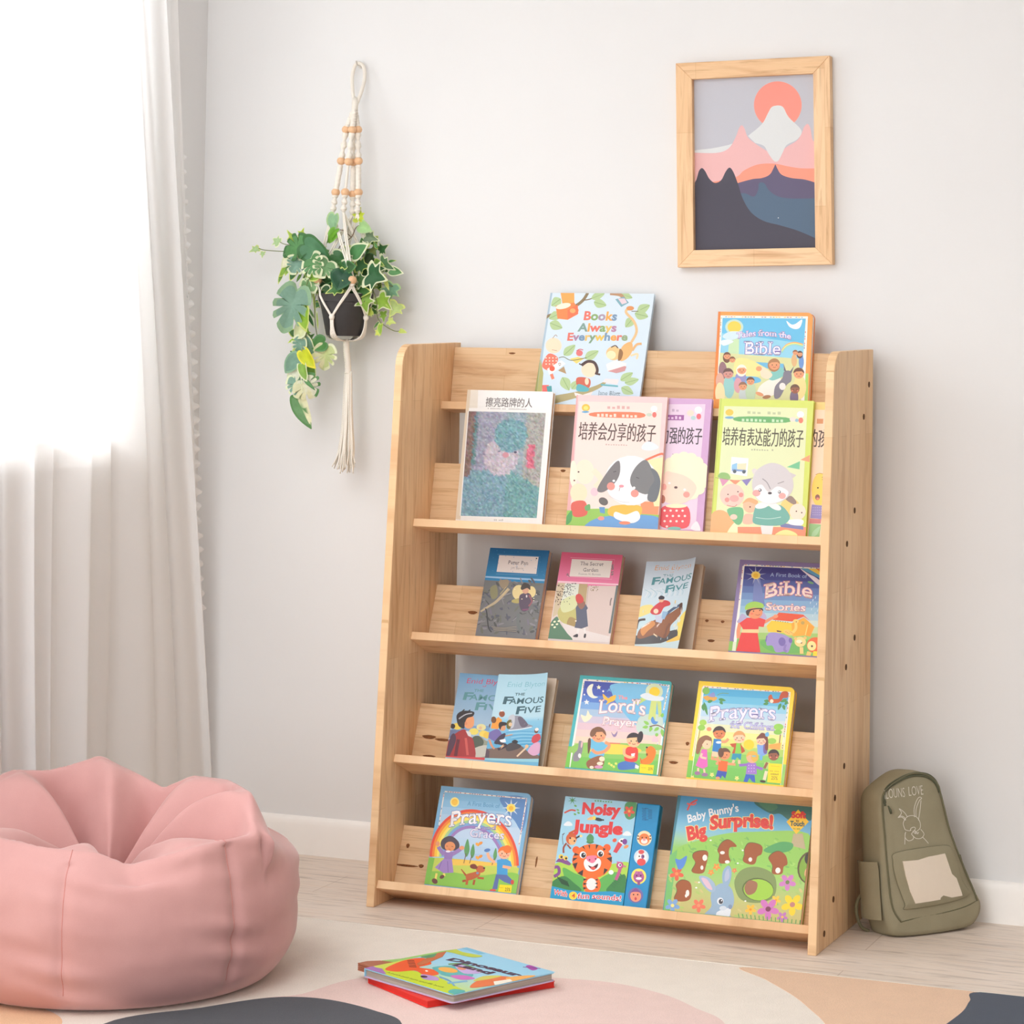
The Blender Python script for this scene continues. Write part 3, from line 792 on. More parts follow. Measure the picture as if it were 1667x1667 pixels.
def pink(A, col, inner, bar, body):
    A.poly([(150, 60), (208, 60), (90, 1600), (20, 1600)], (226, 172, 172)); A.poly([(214, 150), (1075, 165), (1010, 1600), (95, 1600)], inner)
    A.poly([(60, 1290), (300, 1270), (700, 1260), (1050, 1330), (1040, 1600), (30, 1600)], (150, 196, 96)); A.blob([(300, 1420), (480, 1350), (860, 1330), (1060, 1370), (1040, 1520), (340, 1480)], (110, 160, 214)); A.poly([(860, 1190), (1060, 1190), (1040, 1330), (850, 1320)], (236, 150, 110)); A.poly([(900, 760), (1090, 720), (1060, 1240), (1000, 1240)], (248, 226, 176)); A.line([(905, 755), (1060, 690), (1100, 700)], 22, (226, 120, 90))
    A.text('培养会分享的孩子', (200, 528), (1010, 552), 150, (96, 78, 74), bold=.022)
    A.ell(285, 215, 42, 38, (246, 190, 80)); A.ell(285, 218, 24, 20, (250, 220, 120)); A.blob([(240, 260), (280, 245), (320, 258), (280, 270)], (110, 170, 210)); A.scribble((450, 225), (800, 228), 34, (216, 170, 166), 7, 4)
    A.blob([(372, 262), (845, 262), (848, 318), (372, 306)], bar, 4); A.scribble((395, 306), (825, 314), 34, (250, 214, 200), 10, 5); A.ell(990, 225, 34, 32, (250, 246, 242)); A.ell(995, 285, 22, 28, (226, 120, 110)); A.ell(940, 285, 30, 18, (196, 206, 190))
    A.scribble((485, 600), (720, 606), 16, (206, 176, 168), 9, 6); A.blob([(870, 640), (880, 590), (950, 560), (1045, 620), (960, 655)], (222, 230, 236))
    A.ell(270, 880, 100, 130, (246, 226, 204)); A.line([(360, 860), (440, 960), (380, 1040)], 60, (246, 222, 198)); A.ell(150, 900, 40, 140, (248, 230, 210)); A.ell(205, 1100, 90, 100, (248, 222, 190)); A.blob([(130, 1210), (270, 1190), (290, 1330), (150, 1350)], (214, 104, 92)); A.ell(205, 880, 10, 8, (80, 60, 60)); A.ell(160, 970, 9, 8, (110, 60, 60)); A.ell(370, 1090, 40, 44, (230, 196, 206)); A.ell(465, 1190, 52, 40, (110, 106, 104), 30); A.poly([(420, 1250), (480, 1250), (480, 1320), (430, 1310)], (100, 150, 200))
    A.blob([(555, 1240), (840, 1230), (860, 1330), (760, 1360), (530, 1340)], (240, 186, 84)); A.blob([(590, 1300), (700, 1330), (820, 1290), (850, 1370), (760, 1420), (590, 1370)], (246, 242, 240)); A.ell(690, 1418, 60, 18, (232, 140, 110)); A.ell(440, 1370, 34, 22, (240, 150, 140))
    A.ell(755, 970, 275, 262, (240, 238, 240)); A.blob([(625, 760), (520, 860), (400, 1060), (470, 1090), (590, 990), (640, 880)], (124, 120, 122)); A.blob([(900, 750), (800, 830), (745, 960), (790, 1060), (930, 1110), (1000, 960), (960, 820)], (124, 124, 126)); A.blob([(960, 840), (1030, 880), (1065, 1000), (1020, 1180), (930, 1170), (950, 1050), (1000, 960)], (112, 116, 122))
    A.ell(545, 1030, 42, 42, (240, 150, 140)); A.ell(795, 1105, 42, 40, (240, 150, 140)); A.ell(575, 972, 14, 12, (250, 250, 250)); A.ell(788, 1045, 14, 14, (250, 250, 250)); A.ell(655, 1028, 26, 15, (232, 150, 160)); A.line([(640, 1040), (630, 1080)], 5, (150, 110, 110)); A.line([(570, 880), (600, 872)], 6, (70, 66, 70)); A.line([(810, 935), (840, 945)], 6, (70, 66, 70)); A.line([(520, 1130), (640, 1190), (740, 1200)], 5, (200, 196, 200))
    A.leaf((75, 1440), (130, 1290), 60, (90, 160, 96)); A.leaf((280, 1290), (320, 1220), 60, (110, 170, 110))


def purple(A, col, inner, bar, body):
    A.poly([(1520, 178), (1522, 178), (1470, 860), (1430, 1490), (600, 1490), (600, 178)], inner)
    A.text('力强的孩子', (1065, 570), (1490, 582), 142, (74, 62, 72), bold=.022); A.scribble((1090, 252), (1260, 256), 34, (196, 170, 196), 4, 7); A.poly([(1000, 286), (1305, 290), (1302, 345), (1000, 340)], bar); A.scribble((1090, 330), (1285, 334), 32, (226, 196, 226), 5, 8)
    A.ell(1370, 270, 36, 32, (248, 214, 196)); A.ell(1450, 238, 38, 36, (250, 246, 246)); A.ell(1455, 305, 24, 30, (226, 110, 120)); A.ell(1400, 320, 26, 22, (176, 206, 206))
    A.poly([(1180, 740), (1190, 690), (1225, 720)], (116, 104, 104)); A.poly([(1480, 820), (1535, 822), (1500, 860)], (150, 124, 150))
    A.ell(1310, 960, 200, 230, (240, 234, 206)); [A.ell(1310 + 200 * math.cos(a), 930 + 200 * math.sin(a), 62, 60, (240, 236, 206)) for a in np.linspace(PI, 2.35 * PI, 12)]
    A.blob([(1110, 900), (1200, 890), (1330, 930), (1430, 1020), (1420, 1110), (1330, 1200), (1200, 1220), (1090, 1160)], (248, 214, 196)); A.ell(1225, 1045, 18, 13, (100, 80, 80)); A.ell(1158, 1000, 14, 12, (246, 240, 240)); A.ell(1316, 1068, 14, 12, (246, 240, 240)); A.ell(1335, 1120, 34, 32, (240, 160, 150)); A.ell(1105, 1040, 24, 34, (240, 170, 160))
    A.blob([(1090, 1250), (1340, 1240), (1360, 1450), (1200, 1480), (1060, 1440)], (226, 92, 100)); [A.ell(1110 + 62 * (k % 4) + 24 * (k // 4 % 2), 1290 + 56 * (k // 4), 13, 12, (250, 226, 220), n=10) for k in range(13)]; A.ell(1230, 1240, 110, 22, (246, 232, 196)); A.ell(1210, 1480, 70, 20, (130, 190, 180)); A.blob([(1380, 1480), (1440, 1400), (1480, 1500)], (232, 232, 240)); A.ell(1090, 1170, 26, 44, (186, 120, 100))


def green(A, col, inner, bar, body):
    A.poly([(170, 50), (236, 50), (110, 1700), (60, 1700)], (190, 204, 96)); A.poly([(262, 145), (1180, 165), (1120, 1700), (150, 1700)], inner); A.poly([(205, 60), (222, 60), (110, 1600), (90, 1600)], (206, 214, 120))
    A.text('培养有表达能力的孩子', (240, 558), (1140, 582), 160, (88, 84, 66), bold=.022)
    A.ell(320, 215, 44, 36, (246, 196, 84)); A.ell(320, 272, 50, 14, (120, 170, 206)); A.scribble((510, 228), (900, 238), 36, (190, 200, 160), 7, 9); A.blob([(422, 262), (944, 268), (944, 326), (422, 314)], bar, 4); A.scribble((450, 312), (925, 322), 34, (196, 226, 190), 10, 10); A.ell(1105, 235, 40, 36, (250, 250, 248)); A.ell(1110, 300, 26, 32, (226, 130, 110)); A.ell(1020, 290, 34, 26, (240, 220, 210)); A.ell(1065, 300, 20, 18, (150, 190, 210)); A.scribble((560, 632), (815, 638), 18, (176, 180, 150), 9, 11)
    A.poly([(345, 705), (535, 720), (520, 920), (335, 890)], (246, 248, 246)); A.poly([(352, 790), (410, 770), (408, 850), (348, 836)], (150, 196, 230)); A.poly([(412, 780), (512, 775), (505, 850), (410, 846)], (226, 222, 190)); A.poly([(352, 838), (510, 850), (508, 870), (350, 860)], (130, 160, 206)); A.ell(382, 866, 20, 20, (90, 100, 110)); A.ell(485, 870, 20, 20, (90, 100, 110))
    A.blob([(200, 930), (230, 880), (310, 890), (330, 950)], (150, 190, 120)); A.line([(170, 935), (420, 965), (590, 935)], 5, (150, 150, 110))
    for P, c in ((((215, 945), (320, 960), (250, 1030)), (214, 150, 180)), (((325, 960), (450, 962), (390, 1015)), (236, 150, 120)), (((460, 960), (572, 945), (515, 1025)), (140, 130, 190)), (((960, 815), (1105, 750), (1100, 840)), (120, 196, 150)), (((1110, 735), (1215, 680), (1210, 760)), (244, 160, 120))): A.poly(P, c)
    A.poly([(110, 1480), (1180, 1480), (1180, 1700), (60, 1700)], (238, 150, 120)); A.blob([(110, 1560), (130, 1340), (260, 1300), (400, 1440), (400, 1700), (80, 1700)], (244, 180, 130)); A.blob([(300, 1560), (400, 1420), (420, 1530), (400, 1640)], (246, 240, 200)); A.blob([(830, 1570), (950, 1510), (1080, 1560), (1050, 1650), (860, 1650)], (248, 232, 160)); A.poly([(880, 1430), (1150, 1470), (1150, 1510), (900, 1480)], (126, 130, 180))
    A.blob([(300, 1290), (470, 1270), (470, 1420), (400, 1450)], (120, 186, 140)); A.ell(355, 1130, 135, 130, (246, 202, 190)); A.ell(380, 1165, 52, 38, (240, 170, 166)); A.ell(300, 1180, 26, 26, (240, 150, 144)); A.ell(455, 1125, 26, 26, (240, 150, 144)); A.line([(300, 1240), (380, 1255), (410, 1230)], 6, (200, 120, 110)); A.ell(420, 1090, 8, 7, (90, 70, 70)); A.ell(310, 1120, 8, 7, (90, 70, 70)); A.ell(375, 1370, 40, 30, (246, 206, 190))
    A.ell(555, 1240, 78, 84, (244, 190, 160)); A.blob([(470, 1220), (540, 1160), (640, 1190), (620, 1230), (540, 1200)], (246, 176, 130)); A.ell(556, 1258, 9, 9, (110, 70, 60)); A.blob([(500, 1340), (600, 1350), (590, 1440), (480, 1440)], (240, 190, 170))
    A.ell(1000, 1260, 110, 100, (246, 208, 130)); A.blob([(950, 1170), (1010, 1135), (1070, 1200), (1040, 1230)], (150, 130, 120)); A.ell(1085, 1310, 90, 90, (246, 222, 204)); A.blob([(990, 1400), (1140, 1400), (1130, 1460), (1000, 1450)], (240, 246, 250)); A.ell(920, 1280, 26, 14, (90, 70, 60)); A.ell(1070, 1305, 8, 8, (90, 70, 60)); A.ell(1130, 1320, 8, 8, (90, 70, 60))
    A.poly([(670, 1440), (820, 1440), (800, 1570), (690, 1560)], (232, 230, 232)); A.blob([(640, 1220), (760, 1250), (900, 1240), (1000, 1370), (900, 1460), (620, 1450), (590, 1360)], (116, 176, 166)); A.line([(620, 1375), (760, 1390), (900, 1370)], 6, (200, 226, 220)); A.ell(690, 1240, 80, 34, (240, 238, 238), -14); A.ell(830, 1250, 78, 34, (240, 238, 238), 26)
    A.poly([(570, 850), (600, 830), (640, 850), (590, 900)], (220, 214, 214)); A.poly([(960, 860), (1065, 905), (1000, 960)], (206, 200, 204)); A.blob([(580, 960), (640, 840), (790, 770), (940, 820), (1020, 930), (1030, 1060), (950, 1170), (800, 1225), (660, 1190), (590, 1090)], (208, 204, 208)); A.blob([(600, 1060), (680, 1010), (760, 1090), (860, 1030), (980, 1090), (920, 1180), (770, 1222), (640, 1170)], (240, 238, 240)); A.ell(625, 1105, 44, 36, (242, 170, 166)); A.ell(912, 1135, 40, 34, (242, 170, 166)); A.ell(775, 1105, 22, 14, (80, 74, 80)); A.ell(665, 1072, 18, 17, (70, 66, 80)); A.ell(880, 1092, 16, 17, (70, 66, 80)); A.ell(662, 1070, 10, 9, (240, 240, 240)); A.ell(878, 1090, 9, 9, (240, 240, 240)); A.line([(690, 945), (740, 985), (780, 1060)], 10, (150, 146, 152)); A.line([(860, 1000), (930, 975)], 10, (160, 156, 160))


def yellow(A, col, inner, bar, body):
    A.poly([(620, 170), (1545, 190), (1470, 1640), (520, 1640)], inner)
    A.poly([(1255, 285), (1325, 285), (1322, 340), (1252, 340)], (216, 150, 104)); A.text('的孩子', (1165, 585), (1470, 590), 160, (84, 66, 60), bold=.022)
    A.ell(1300, 1080, 90, 190, (246, 212, 100)); A.line([(1250, 910), (1290, 895), (1335, 900)], 6, (190, 140, 60)); A.line([(1320, 940), (1340, 930)], 6, (110, 90, 60)); A.line([(1320, 965), (1340, 960)], 6, (110, 90, 60)); A.ell(1278, 1055, 10, 8, (60, 50, 40)); A.ell(1275, 1160, 26, 32, (150, 100, 96)); A.ell(1278, 1175, 16, 14, (226, 140, 120))
    A.poly([(1215, 1240), (1330, 1250), (1320, 1400), (1200, 1390)], (150, 140, 196)); [A.ell(1230 + 22 * (k % 5), 1275 + 26 * (k // 5), 4, 4, (220, 216, 240), n=6) for k in range(20)]; A.poly([(1195, 1395), (1320, 1400), (1315, 1450), (1190, 1450)], (206, 130, 130)); A.poly([(1190, 1450), (1318, 1460), (1300, 1640), (1180, 1640)], (150, 200, 140)); A.leaf((1220, 1600), (1310, 1480), 50, (170, 214, 170))


series('purple hardback with a woolly headed sheep child, half hidden behind the pink book', .4475, .012, (206, 166, 206), (228, 206, 226), (160, 96, 160), [(650, 100), (1590, 125), (1505, 1505), (540, 1465)], None, purple, h_=.2925, sv=.0091)
series('pink hardback with a black and white puppy on the second ledge', .3514, .0252, (240, 200, 200), (246, 218, 210), (240, 130, 96), [(190, 85), (1130, 105), (1040, 1485), (65, 1445)], None, pink)
series('yellow edged hardback mostly hidden behind the green book at the right side panel', .7490, .012, (232, 206, 130), (244, 216, 190), (216, 150, 104), [(551, 82), (1610, 104), (1545, 1612), (486, 1570)], None, yellow)
series('lime green hardback with a grey kitten in a green dress on the second ledge', .6777, .0252, (206, 220, 110), (222, 230, 186), (110, 176, 110), [(210, 62), (1252, 85), (1175, 1580), (115, 1535)], None, green, w_=.2074)
# --- third ledge: two classic paperbacks
def paperback(label, row, x0, w, h, d, thick, col, paper=PAPER_TAN):
    return book(label, shelf_frame(row, x0, d), w, h, thick, col, paper, .0004, 0, .0008, "paperbacks on display", name='paperback')


root, cv = paperback('blue paperback titled Peter Pan with a dark forest picture', 2, .1388, .1412, .22, .0185, .018, (40, 110, 160))
Q = [(335, 130), (1275, 175), (1080, 1550), (115, 1495)]
A = Art(Q, (0, .1412, .0245, .22))
A.grad([(0, (36, 104, 156)), (.34, (44, 130, 180)), (.341, (110, 112, 112)), (1, (120, 120, 122))], (0, .1412, 0, .22))
A.poly([(262, 580), (1215, 630), (1210, 660), (255, 604)], (150, 190, 222)); A.line([(450, 235), (1130, 270), (1090, 570), (430, 545)], 5, (120, 170, 206), 1); A.poly([(480, 250), (1105, 275), (1072, 545), (440, 512)], (232, 224, 220))
rd = random.Random(11)
for k in range(26): A.ell(300 + 900 * rd.random(), 170 + 400 * rd.random(), 6, 6, (80, 150, 196), n=6)
A.text('Peter Pan', (618, 388), (940, 402), 62, (96, 90, 96), serif=True, bold=-.004); A.text('J.M. Barrie', (665, 468), (865, 474), 36, (150, 142, 146), bold=-.006)
A.ell(1072, 300, 12, 12, (60, 60, 66), n=8)
bgc = [(96, 98, 96), (120, 116, 130), (84, 86, 86), (110, 112, 100), (136, 134, 138), (90, 92, 104)]
for k in range(150):
    x = 130 + 1080 * rd.random(); y = 640 + 880 * rd.random(); a = rd.random() * 180
    A.ell(x - (y - 650) * .12, y, 20 + 50 * rd.random(), 8 + 16 * rd.random(), rd.choice(bgc), a, 8)
A.blob([(350, 760), (440, 730), (460, 900), (380, 950), (340, 860)], (136, 134, 100)); A.blob([(480, 660), (630, 640), (620, 740), (540, 780)], (150, 136, 112)); A.ell(800, 840, 105, 120, (226, 208, 150)); A.ell(1000, 830, 70, 90, (230, 210, 150)); A.blob([(700, 960), (840, 930), (800, 1010), (700, 1000)], (176, 164, 100))
A.line([(190, 1150), (330, 1060), (450, 980), (640, 780)], (26, 50), (186, 170, 140)); A.line([(540, 890), (620, 790)], 6, (226, 206, 140)); A.line([(500, 870), (600, 750)], 6, (216, 196, 130)); A.line([(270, 1100), (290, 1170), (320, 1400), (370, 1480)], 22, (70, 72, 74))
A.blob([(820, 880), (960, 850), (1010, 960), (940, 1120), (860, 1140), (810, 1040)], (92, 78, 96)); A.line([(960, 880), (1010, 980), (960, 1060)], 26, (150, 96, 104)); A.ell(905, 805, 52, 56, (214, 164, 136)); A.blob([(830, 760), (880, 690), (970, 720), (980, 800), (930, 770), (850, 800)], (70, 62, 58)); A.ell(925, 900, 12, 22, (220, 210, 210)); A.line([(860, 1120), (960, 1110)], 26, (130, 80, 110)); A.line([(800, 1180), (790, 1300), (830, 1460)], 50, (110, 116, 116))
for k in range(9): A.line([(360 + 8 * k, 1380 + 12 * k), (560, 1400 + 8 * k), (770, 1370 + 14 * k)], 7, (170, 160, 140) if k % 2 else (90, 92, 100))
for x, y in ((735, 790), (1040, 935), (1080, 870), (850, 945), (1040, 970)): A.ell(x, y, 9, 9, (240, 226, 196), n=8)
A.build(cv)

root, cv = paperback('pink paperback titled The Secret Garden with a girl in a red hat', 2, .3090, .1418, .2186, .0175, .017, (222, 110, 146))
A = Art([(300, 95), (1290, 140), (1115, 1580), (90, 1515)], (0, .1418, .0228, .2186))
A.grad([(0, (214, 96, 130)), (.35, (232, 130, 170)), (.351, (214, 198, 190)), (1, (218, 206, 204))], (0, .1418, 0, .2186))
A.poly([(240, 560), (1240, 610), (1235, 630), (235, 590)], (244, 206, 218)); A.line([(440, 185), (1160, 215), (1120, 535), (395, 490)], 5, (240, 190, 208), 1); A.poly([(465, 208), (1122, 235), (1085, 510), (428, 486)], (232, 226, 220))
A.text('The Secret', (598, 305), (975, 318), 62, (96, 92, 100), serif=True, bold=-.003); A.text('Garden', (645, 408), (898, 412), 62, (96, 92, 100), serif=True, bold=-.003); A.text('Frances H. Burnett', (575, 462), (940, 472), 34, (140, 136, 140), bold=-.006)
for k in range(20): A.ell(1110 + 30 * rd.random(), 300 + 210 * rd.random(), 12, 8, (130, 130, 130), 60 * rd.random(), 7)
for k in range(8): A.ell(380 + 50 * rd.random(), 440 + 50 * rd.random(), 10, 7, (150, 120, 130), 60 * rd.random(), 7)
A.poly([(235, 592), (380, 600), (260, 1100), (160, 1160)], (206, 190, 160)); A.poly([(360, 598), (590, 608), (540, 1290), (250, 1180)], (220, 226, 214)); A.blob([(280, 1000), (540, 900), (550, 1290), (420, 1300), (260, 1180)], (196, 190, 120)); A.blob([(300, 900), (520, 800), (540, 1000), (330, 1080)], (214, 220, 170)); A.poly([(590, 608), (730, 615), (700, 940), (560, 900)], (184, 164, 122)); A.blob([(400, 1290), (440, 1160), (550, 1200), (540, 1310)], (170, 146, 96))
for k in range(75):
    v = rd.random(); x = 390 + 170 * rd.random() - 110 * v; A.ell(x, 605 + 360 * v * rd.random(), 10, 6, (60, 62, 72), 60, 6)
for k in range(34):
    v = rd.random(); A.ell(245 + 100 * rd.random() - 60 * v, 600 + 360 * v, 11, 8, (96, 74, 66), 120 * rd.random(), 6)
A.poly([(740, 640), (1200, 640), (1090, 1480), (760, 1400)], (214, 196, 190)); A.poly([(1200, 632), (1230, 634), (1125, 1430), (1090, 1425)], (104, 116, 116)); A.line([(1128, 840), (1110, 900), (1108, 965)], 22, (140, 126, 122)); A.line([(740, 640), (715, 1000)], 6, (170, 150, 130))
for k in range(22): A.ell(780 + 130 * rd.random(), 640 + 90 * rd.random(), 9, 6, (140, 124, 90), 90 * rd.random(), 6)
A.poly([(310, 1250), (740, 1390), (1110, 1480), (1100, 1620), (460, 1600), (400, 1440)], (226, 218, 216)); A.blob([(230, 1150), (290, 1270), (400, 1420), (480, 1560), (60, 1620), (110, 1300)], (92, 130, 104))
for x, y in ((195, 1235), (265, 1225), (158, 1287), (235, 1277), (197, 1328)): A.ell(x, y, 22, 16, (236, 238, 206), -15, 10)
A.poly([(570, 1340), (610, 1340), (595, 1430), (560, 1430)], (230, 226, 224)); A.poly([(670, 1340), (710, 1335), (710, 1440), (690, 1440)], (230, 226, 224)); A.blob([(500, 1480), (560, 1440), (585, 1450), (575, 1495)], (60, 56, 62), 3); A.blob([(690, 1440), (718, 1440), (712, 1500), (680, 1500)], (60, 56, 62), 3)
A.poly([(565, 960), (700, 940), (742, 1010), (720, 1040), (748, 1310), (640, 1350), (525, 1335), (555, 1200), (540, 1000)], (96, 100, 120)); A.blob([(570, 900), (680, 900), (690, 970), (630, 1030), (570, 960)], (150, 108, 92)); A.blob([(540, 800), (600, 775), (660, 840), (660, 910), (590, 930), (545, 890)], (206, 78, 76)); A.ell(545, 1222, 14, 14, (236, 226, 206), n=8)
A.build(cv)


# --- adventure paperbacks whose covers stand open
def open_paperback(label, row, x0, w, h, d, thick, col, quad, draw, ang_t, ang_b, curl=0., sv=.02, s1=None, top_lift=0.):
    root, body = book(label, shelf_frame(row, x0, d), w, h, thick, (214, 196, 176), PAPER_TAN, .0004, 0, .0008, "paperbacks on display", name='paperback')

    def leaf(v):
        u, y, z = v; t = z / h; a = math.radians(ang_b + (ang_t - ang_b) * t); q = max(u, 0) / w
        bend = math.sin(a) * (w * (q * q * .55 + q * .45)); run = w * (q * math.cos(a * (.55 + .45 * q)))
        bend += curl * max(0, q - .55) ** 2 * t * t
        return (run, -bend + y - .0006, z + top_lift * q * q * t)
    b2 = bmesh.new(); n = 20; mz = 8; vs = [[b2.verts.new(leaf((w * i / n, 0, h * j / mz))) for i in range(n + 1)] for j in range(mz + 1)]
    for j in range(mz):
        for i in range(n): b2.faces.new((vs[j][i], vs[j][i + 1], vs[j + 1][i + 1], vs[j + 1][i]))
    bmesh.ops.solidify(b2, geom=b2.faces[:], thickness=.0003)
    lf = mesh_obj('front_cover', b2, cov(col), root, 60)
    A = Art(quad, (0, w, sv, h)); draw(A, h, w)
    # split long faces so the print follows the bend
    def fine(A):
        out = []
        for P, Fs, c, z, tt, cols in A.items:
            if len(Fs) == 1 and len(P) <= 60 and not tt:
                xs = [p[0] for p in P]; lo, hi = min(xs), max(xs); k0, k1 = int(lo / w * n), int(hi / w * n - 1e-6)
                if k1 > k0:
                    for k in range(k0, k1 + 1):
                        R = list(P)
                        for lim, sg in ((k * w / n, 1), ((k + 1) * w / n, -1)):
                            o2 = []
                            for a_, b_ in zip(R, R[1:] + R[:1]):
                                ia, ib = (a_[0] - lim) * sg >= 0, (b_[0] - lim) * sg >= 0
                                if ia: o2.append(a_)
                                if ia != ib:
                                    tq = (lim - a_[0]) / (b_[0] - a_[0]); o2.append((lim, a_[1] + tq * (b_[1] - a_[1])))
                            R = o2
                            if len(R) < 3: break
                        if len(R) >= 3: out.append((R, [tuple(range(len(R)))], c, z, tt, None))
                    continue
            out.append((P, Fs, c, z, tt, cols))
        A.items = out
    fine(A)
    A.build(lf, -.0004, leaf)
    return root


def ff_title(A, g, b, n1, name_c, the_c):
    """signature line and title: g are crop positions"""
    A.line(g['sig_under'], 6, name_c)
    A.text('Enid Blyton', g['n0'], g['n1'], g['nh'], name_c, bold=-.008, shear=.12, title=True)
    A.text('THE', g['t0'], g['t1'], g['th'], the_c, bold=.02, shear=.1)
    A.text('F', g['f0'], g['f1'], g['fh'] * 1.25, the_c, bold=.03, shear=.15); A.text('AMOUS', g['f2'], g['f3'], g['fh'], the_c, bold=.012, shear=.15)
    A.text('F', g['v0'], g['v1'], g['vh'] * 1.25, the_c, bold=.03, shear=.15); A.text('IVE', g['v2'], g['v3'], g['vh'], the_c, bold=.012, shear=.15)


def ff_rider(A, h, w):
    A.grad([(0, (196, 214, 230)), (.3, (206, 222, 234)), (.6, (196, 222, 232)), (1, (200, 220, 226))], (0, w, 0, h))
    for k in range(14): A.line([(260 + 40 * k, 640 + 20 * (k % 3)), (340 + 40 * k, 700 + 30 * (k % 2)), (300 + 42 * k, 800)], 9, (168, 204, 216) if k % 2 else (222, 232, 236))
    A.blob([(240, 950), (380, 920), (420, 1010), (280, 1090), (200, 1100)], (236, 220, 140)); A.blob([(860, 1130), (1000, 1080), (900, 1500), (800, 1560), (760, 1300)], (236, 216, 120)); A.poly([(160, 1390), (760, 1370), (800, 1470), (600, 1520), (140, 1600)], (92, 92, 96)); A.poly([(600, 1520), (880, 1450), (860, 1640), (560, 1640)], (240, 200, 110))
    A.blob([(190, 1400), (240, 1280), (400, 1180), (640, 1090), (830, 1000), (840, 1100), (760, 1200), (660, 1290), (640, 1400), (560, 1470), (420, 1400), (240, 1440)], (150, 106, 84)); A.blob([(240, 1290), (380, 1180), (430, 1240), (330, 1330), (260, 1400)], (214, 150, 96)); A.line([(230, 1290), (380, 1190)], 16, (246, 240, 230)); A.line([(300, 1150), (210, 1170), (180, 1290)], 34, (84, 74, 74)); A.line([(560, 1120), (700, 1020), (830, 970)], 44, (90, 110, 136)); A.blob([(800, 960), (850, 950), (840, 1060), (800, 1040)], (96, 76, 70)); A.line([(830, 1010), (830, 1150)], 10, (244, 240, 236))
    A.line([(640, 1250), (590, 1360), (560, 1470)], 40, (130, 96, 84)); A.line([(400, 1380), (470, 1440)], 18, (240, 220, 190)); A.line([(430, 1300), (520, 1200)], 20, (226, 206, 196)); A.poly([(430, 1100), (560, 1110), (520, 1230), (440, 1200)], (196, 206, 226)); A.poly([(540, 1040), (620, 1060), (560, 1180), (520, 1150)], (150, 186, 216))
    A.blob([(450, 920), (560, 860), (640, 890), (650, 950), (560, 980), (500, 1080), (400, 1080), (370, 1020)], (206, 78, 84)); A.ell(445, 1030, 34, 40, (240, 214, 190)); A.ell(525, 850, 36, 40, (226, 180, 150)); A.blob([(485, 810), (520, 775), (568, 800), (560, 840), (500, 840)], (62, 60, 72)); A.ell(735, 910, 22, 30, (228, 206, 150)); A.poly([(700, 940), (770, 940), (760, 1000), (690, 990)], (200, 216, 226))
    for x, y in ((780, 1200), (720, 1300), (800, 1240), (750, 1350)): A.ell(x, y, 20, 30, (220, 226, 216), 30, 8)
    ff_title(A, dict(sig_under=[(670, 365), (700, 372), (720, 355)], n0=(435, 318), n1=(1005, 318), nh=88, t0=(555, 445), t1=(705, 445), th=44, f0=(380, 580), f1=(500, 572), fh=100, f2=(490, 572), f3=(1000, 540), v0=(565, 735), v1=(690, 722), vh=100, v2=(680, 722), v3=(940, 695)), 0, 0, (226, 160, 96), (90, 150, 160))


open_paperback('paperback with a horse rider and half open cover on the middle ledge', 2, .5072, .1290, .2070, .0155, .0145, (196, 214, 230), [(340, 155), (1105, 140), (820, 1555), (160, 1515)], ff_rider, 15, 26, .05, .0225, top_lift=.002)


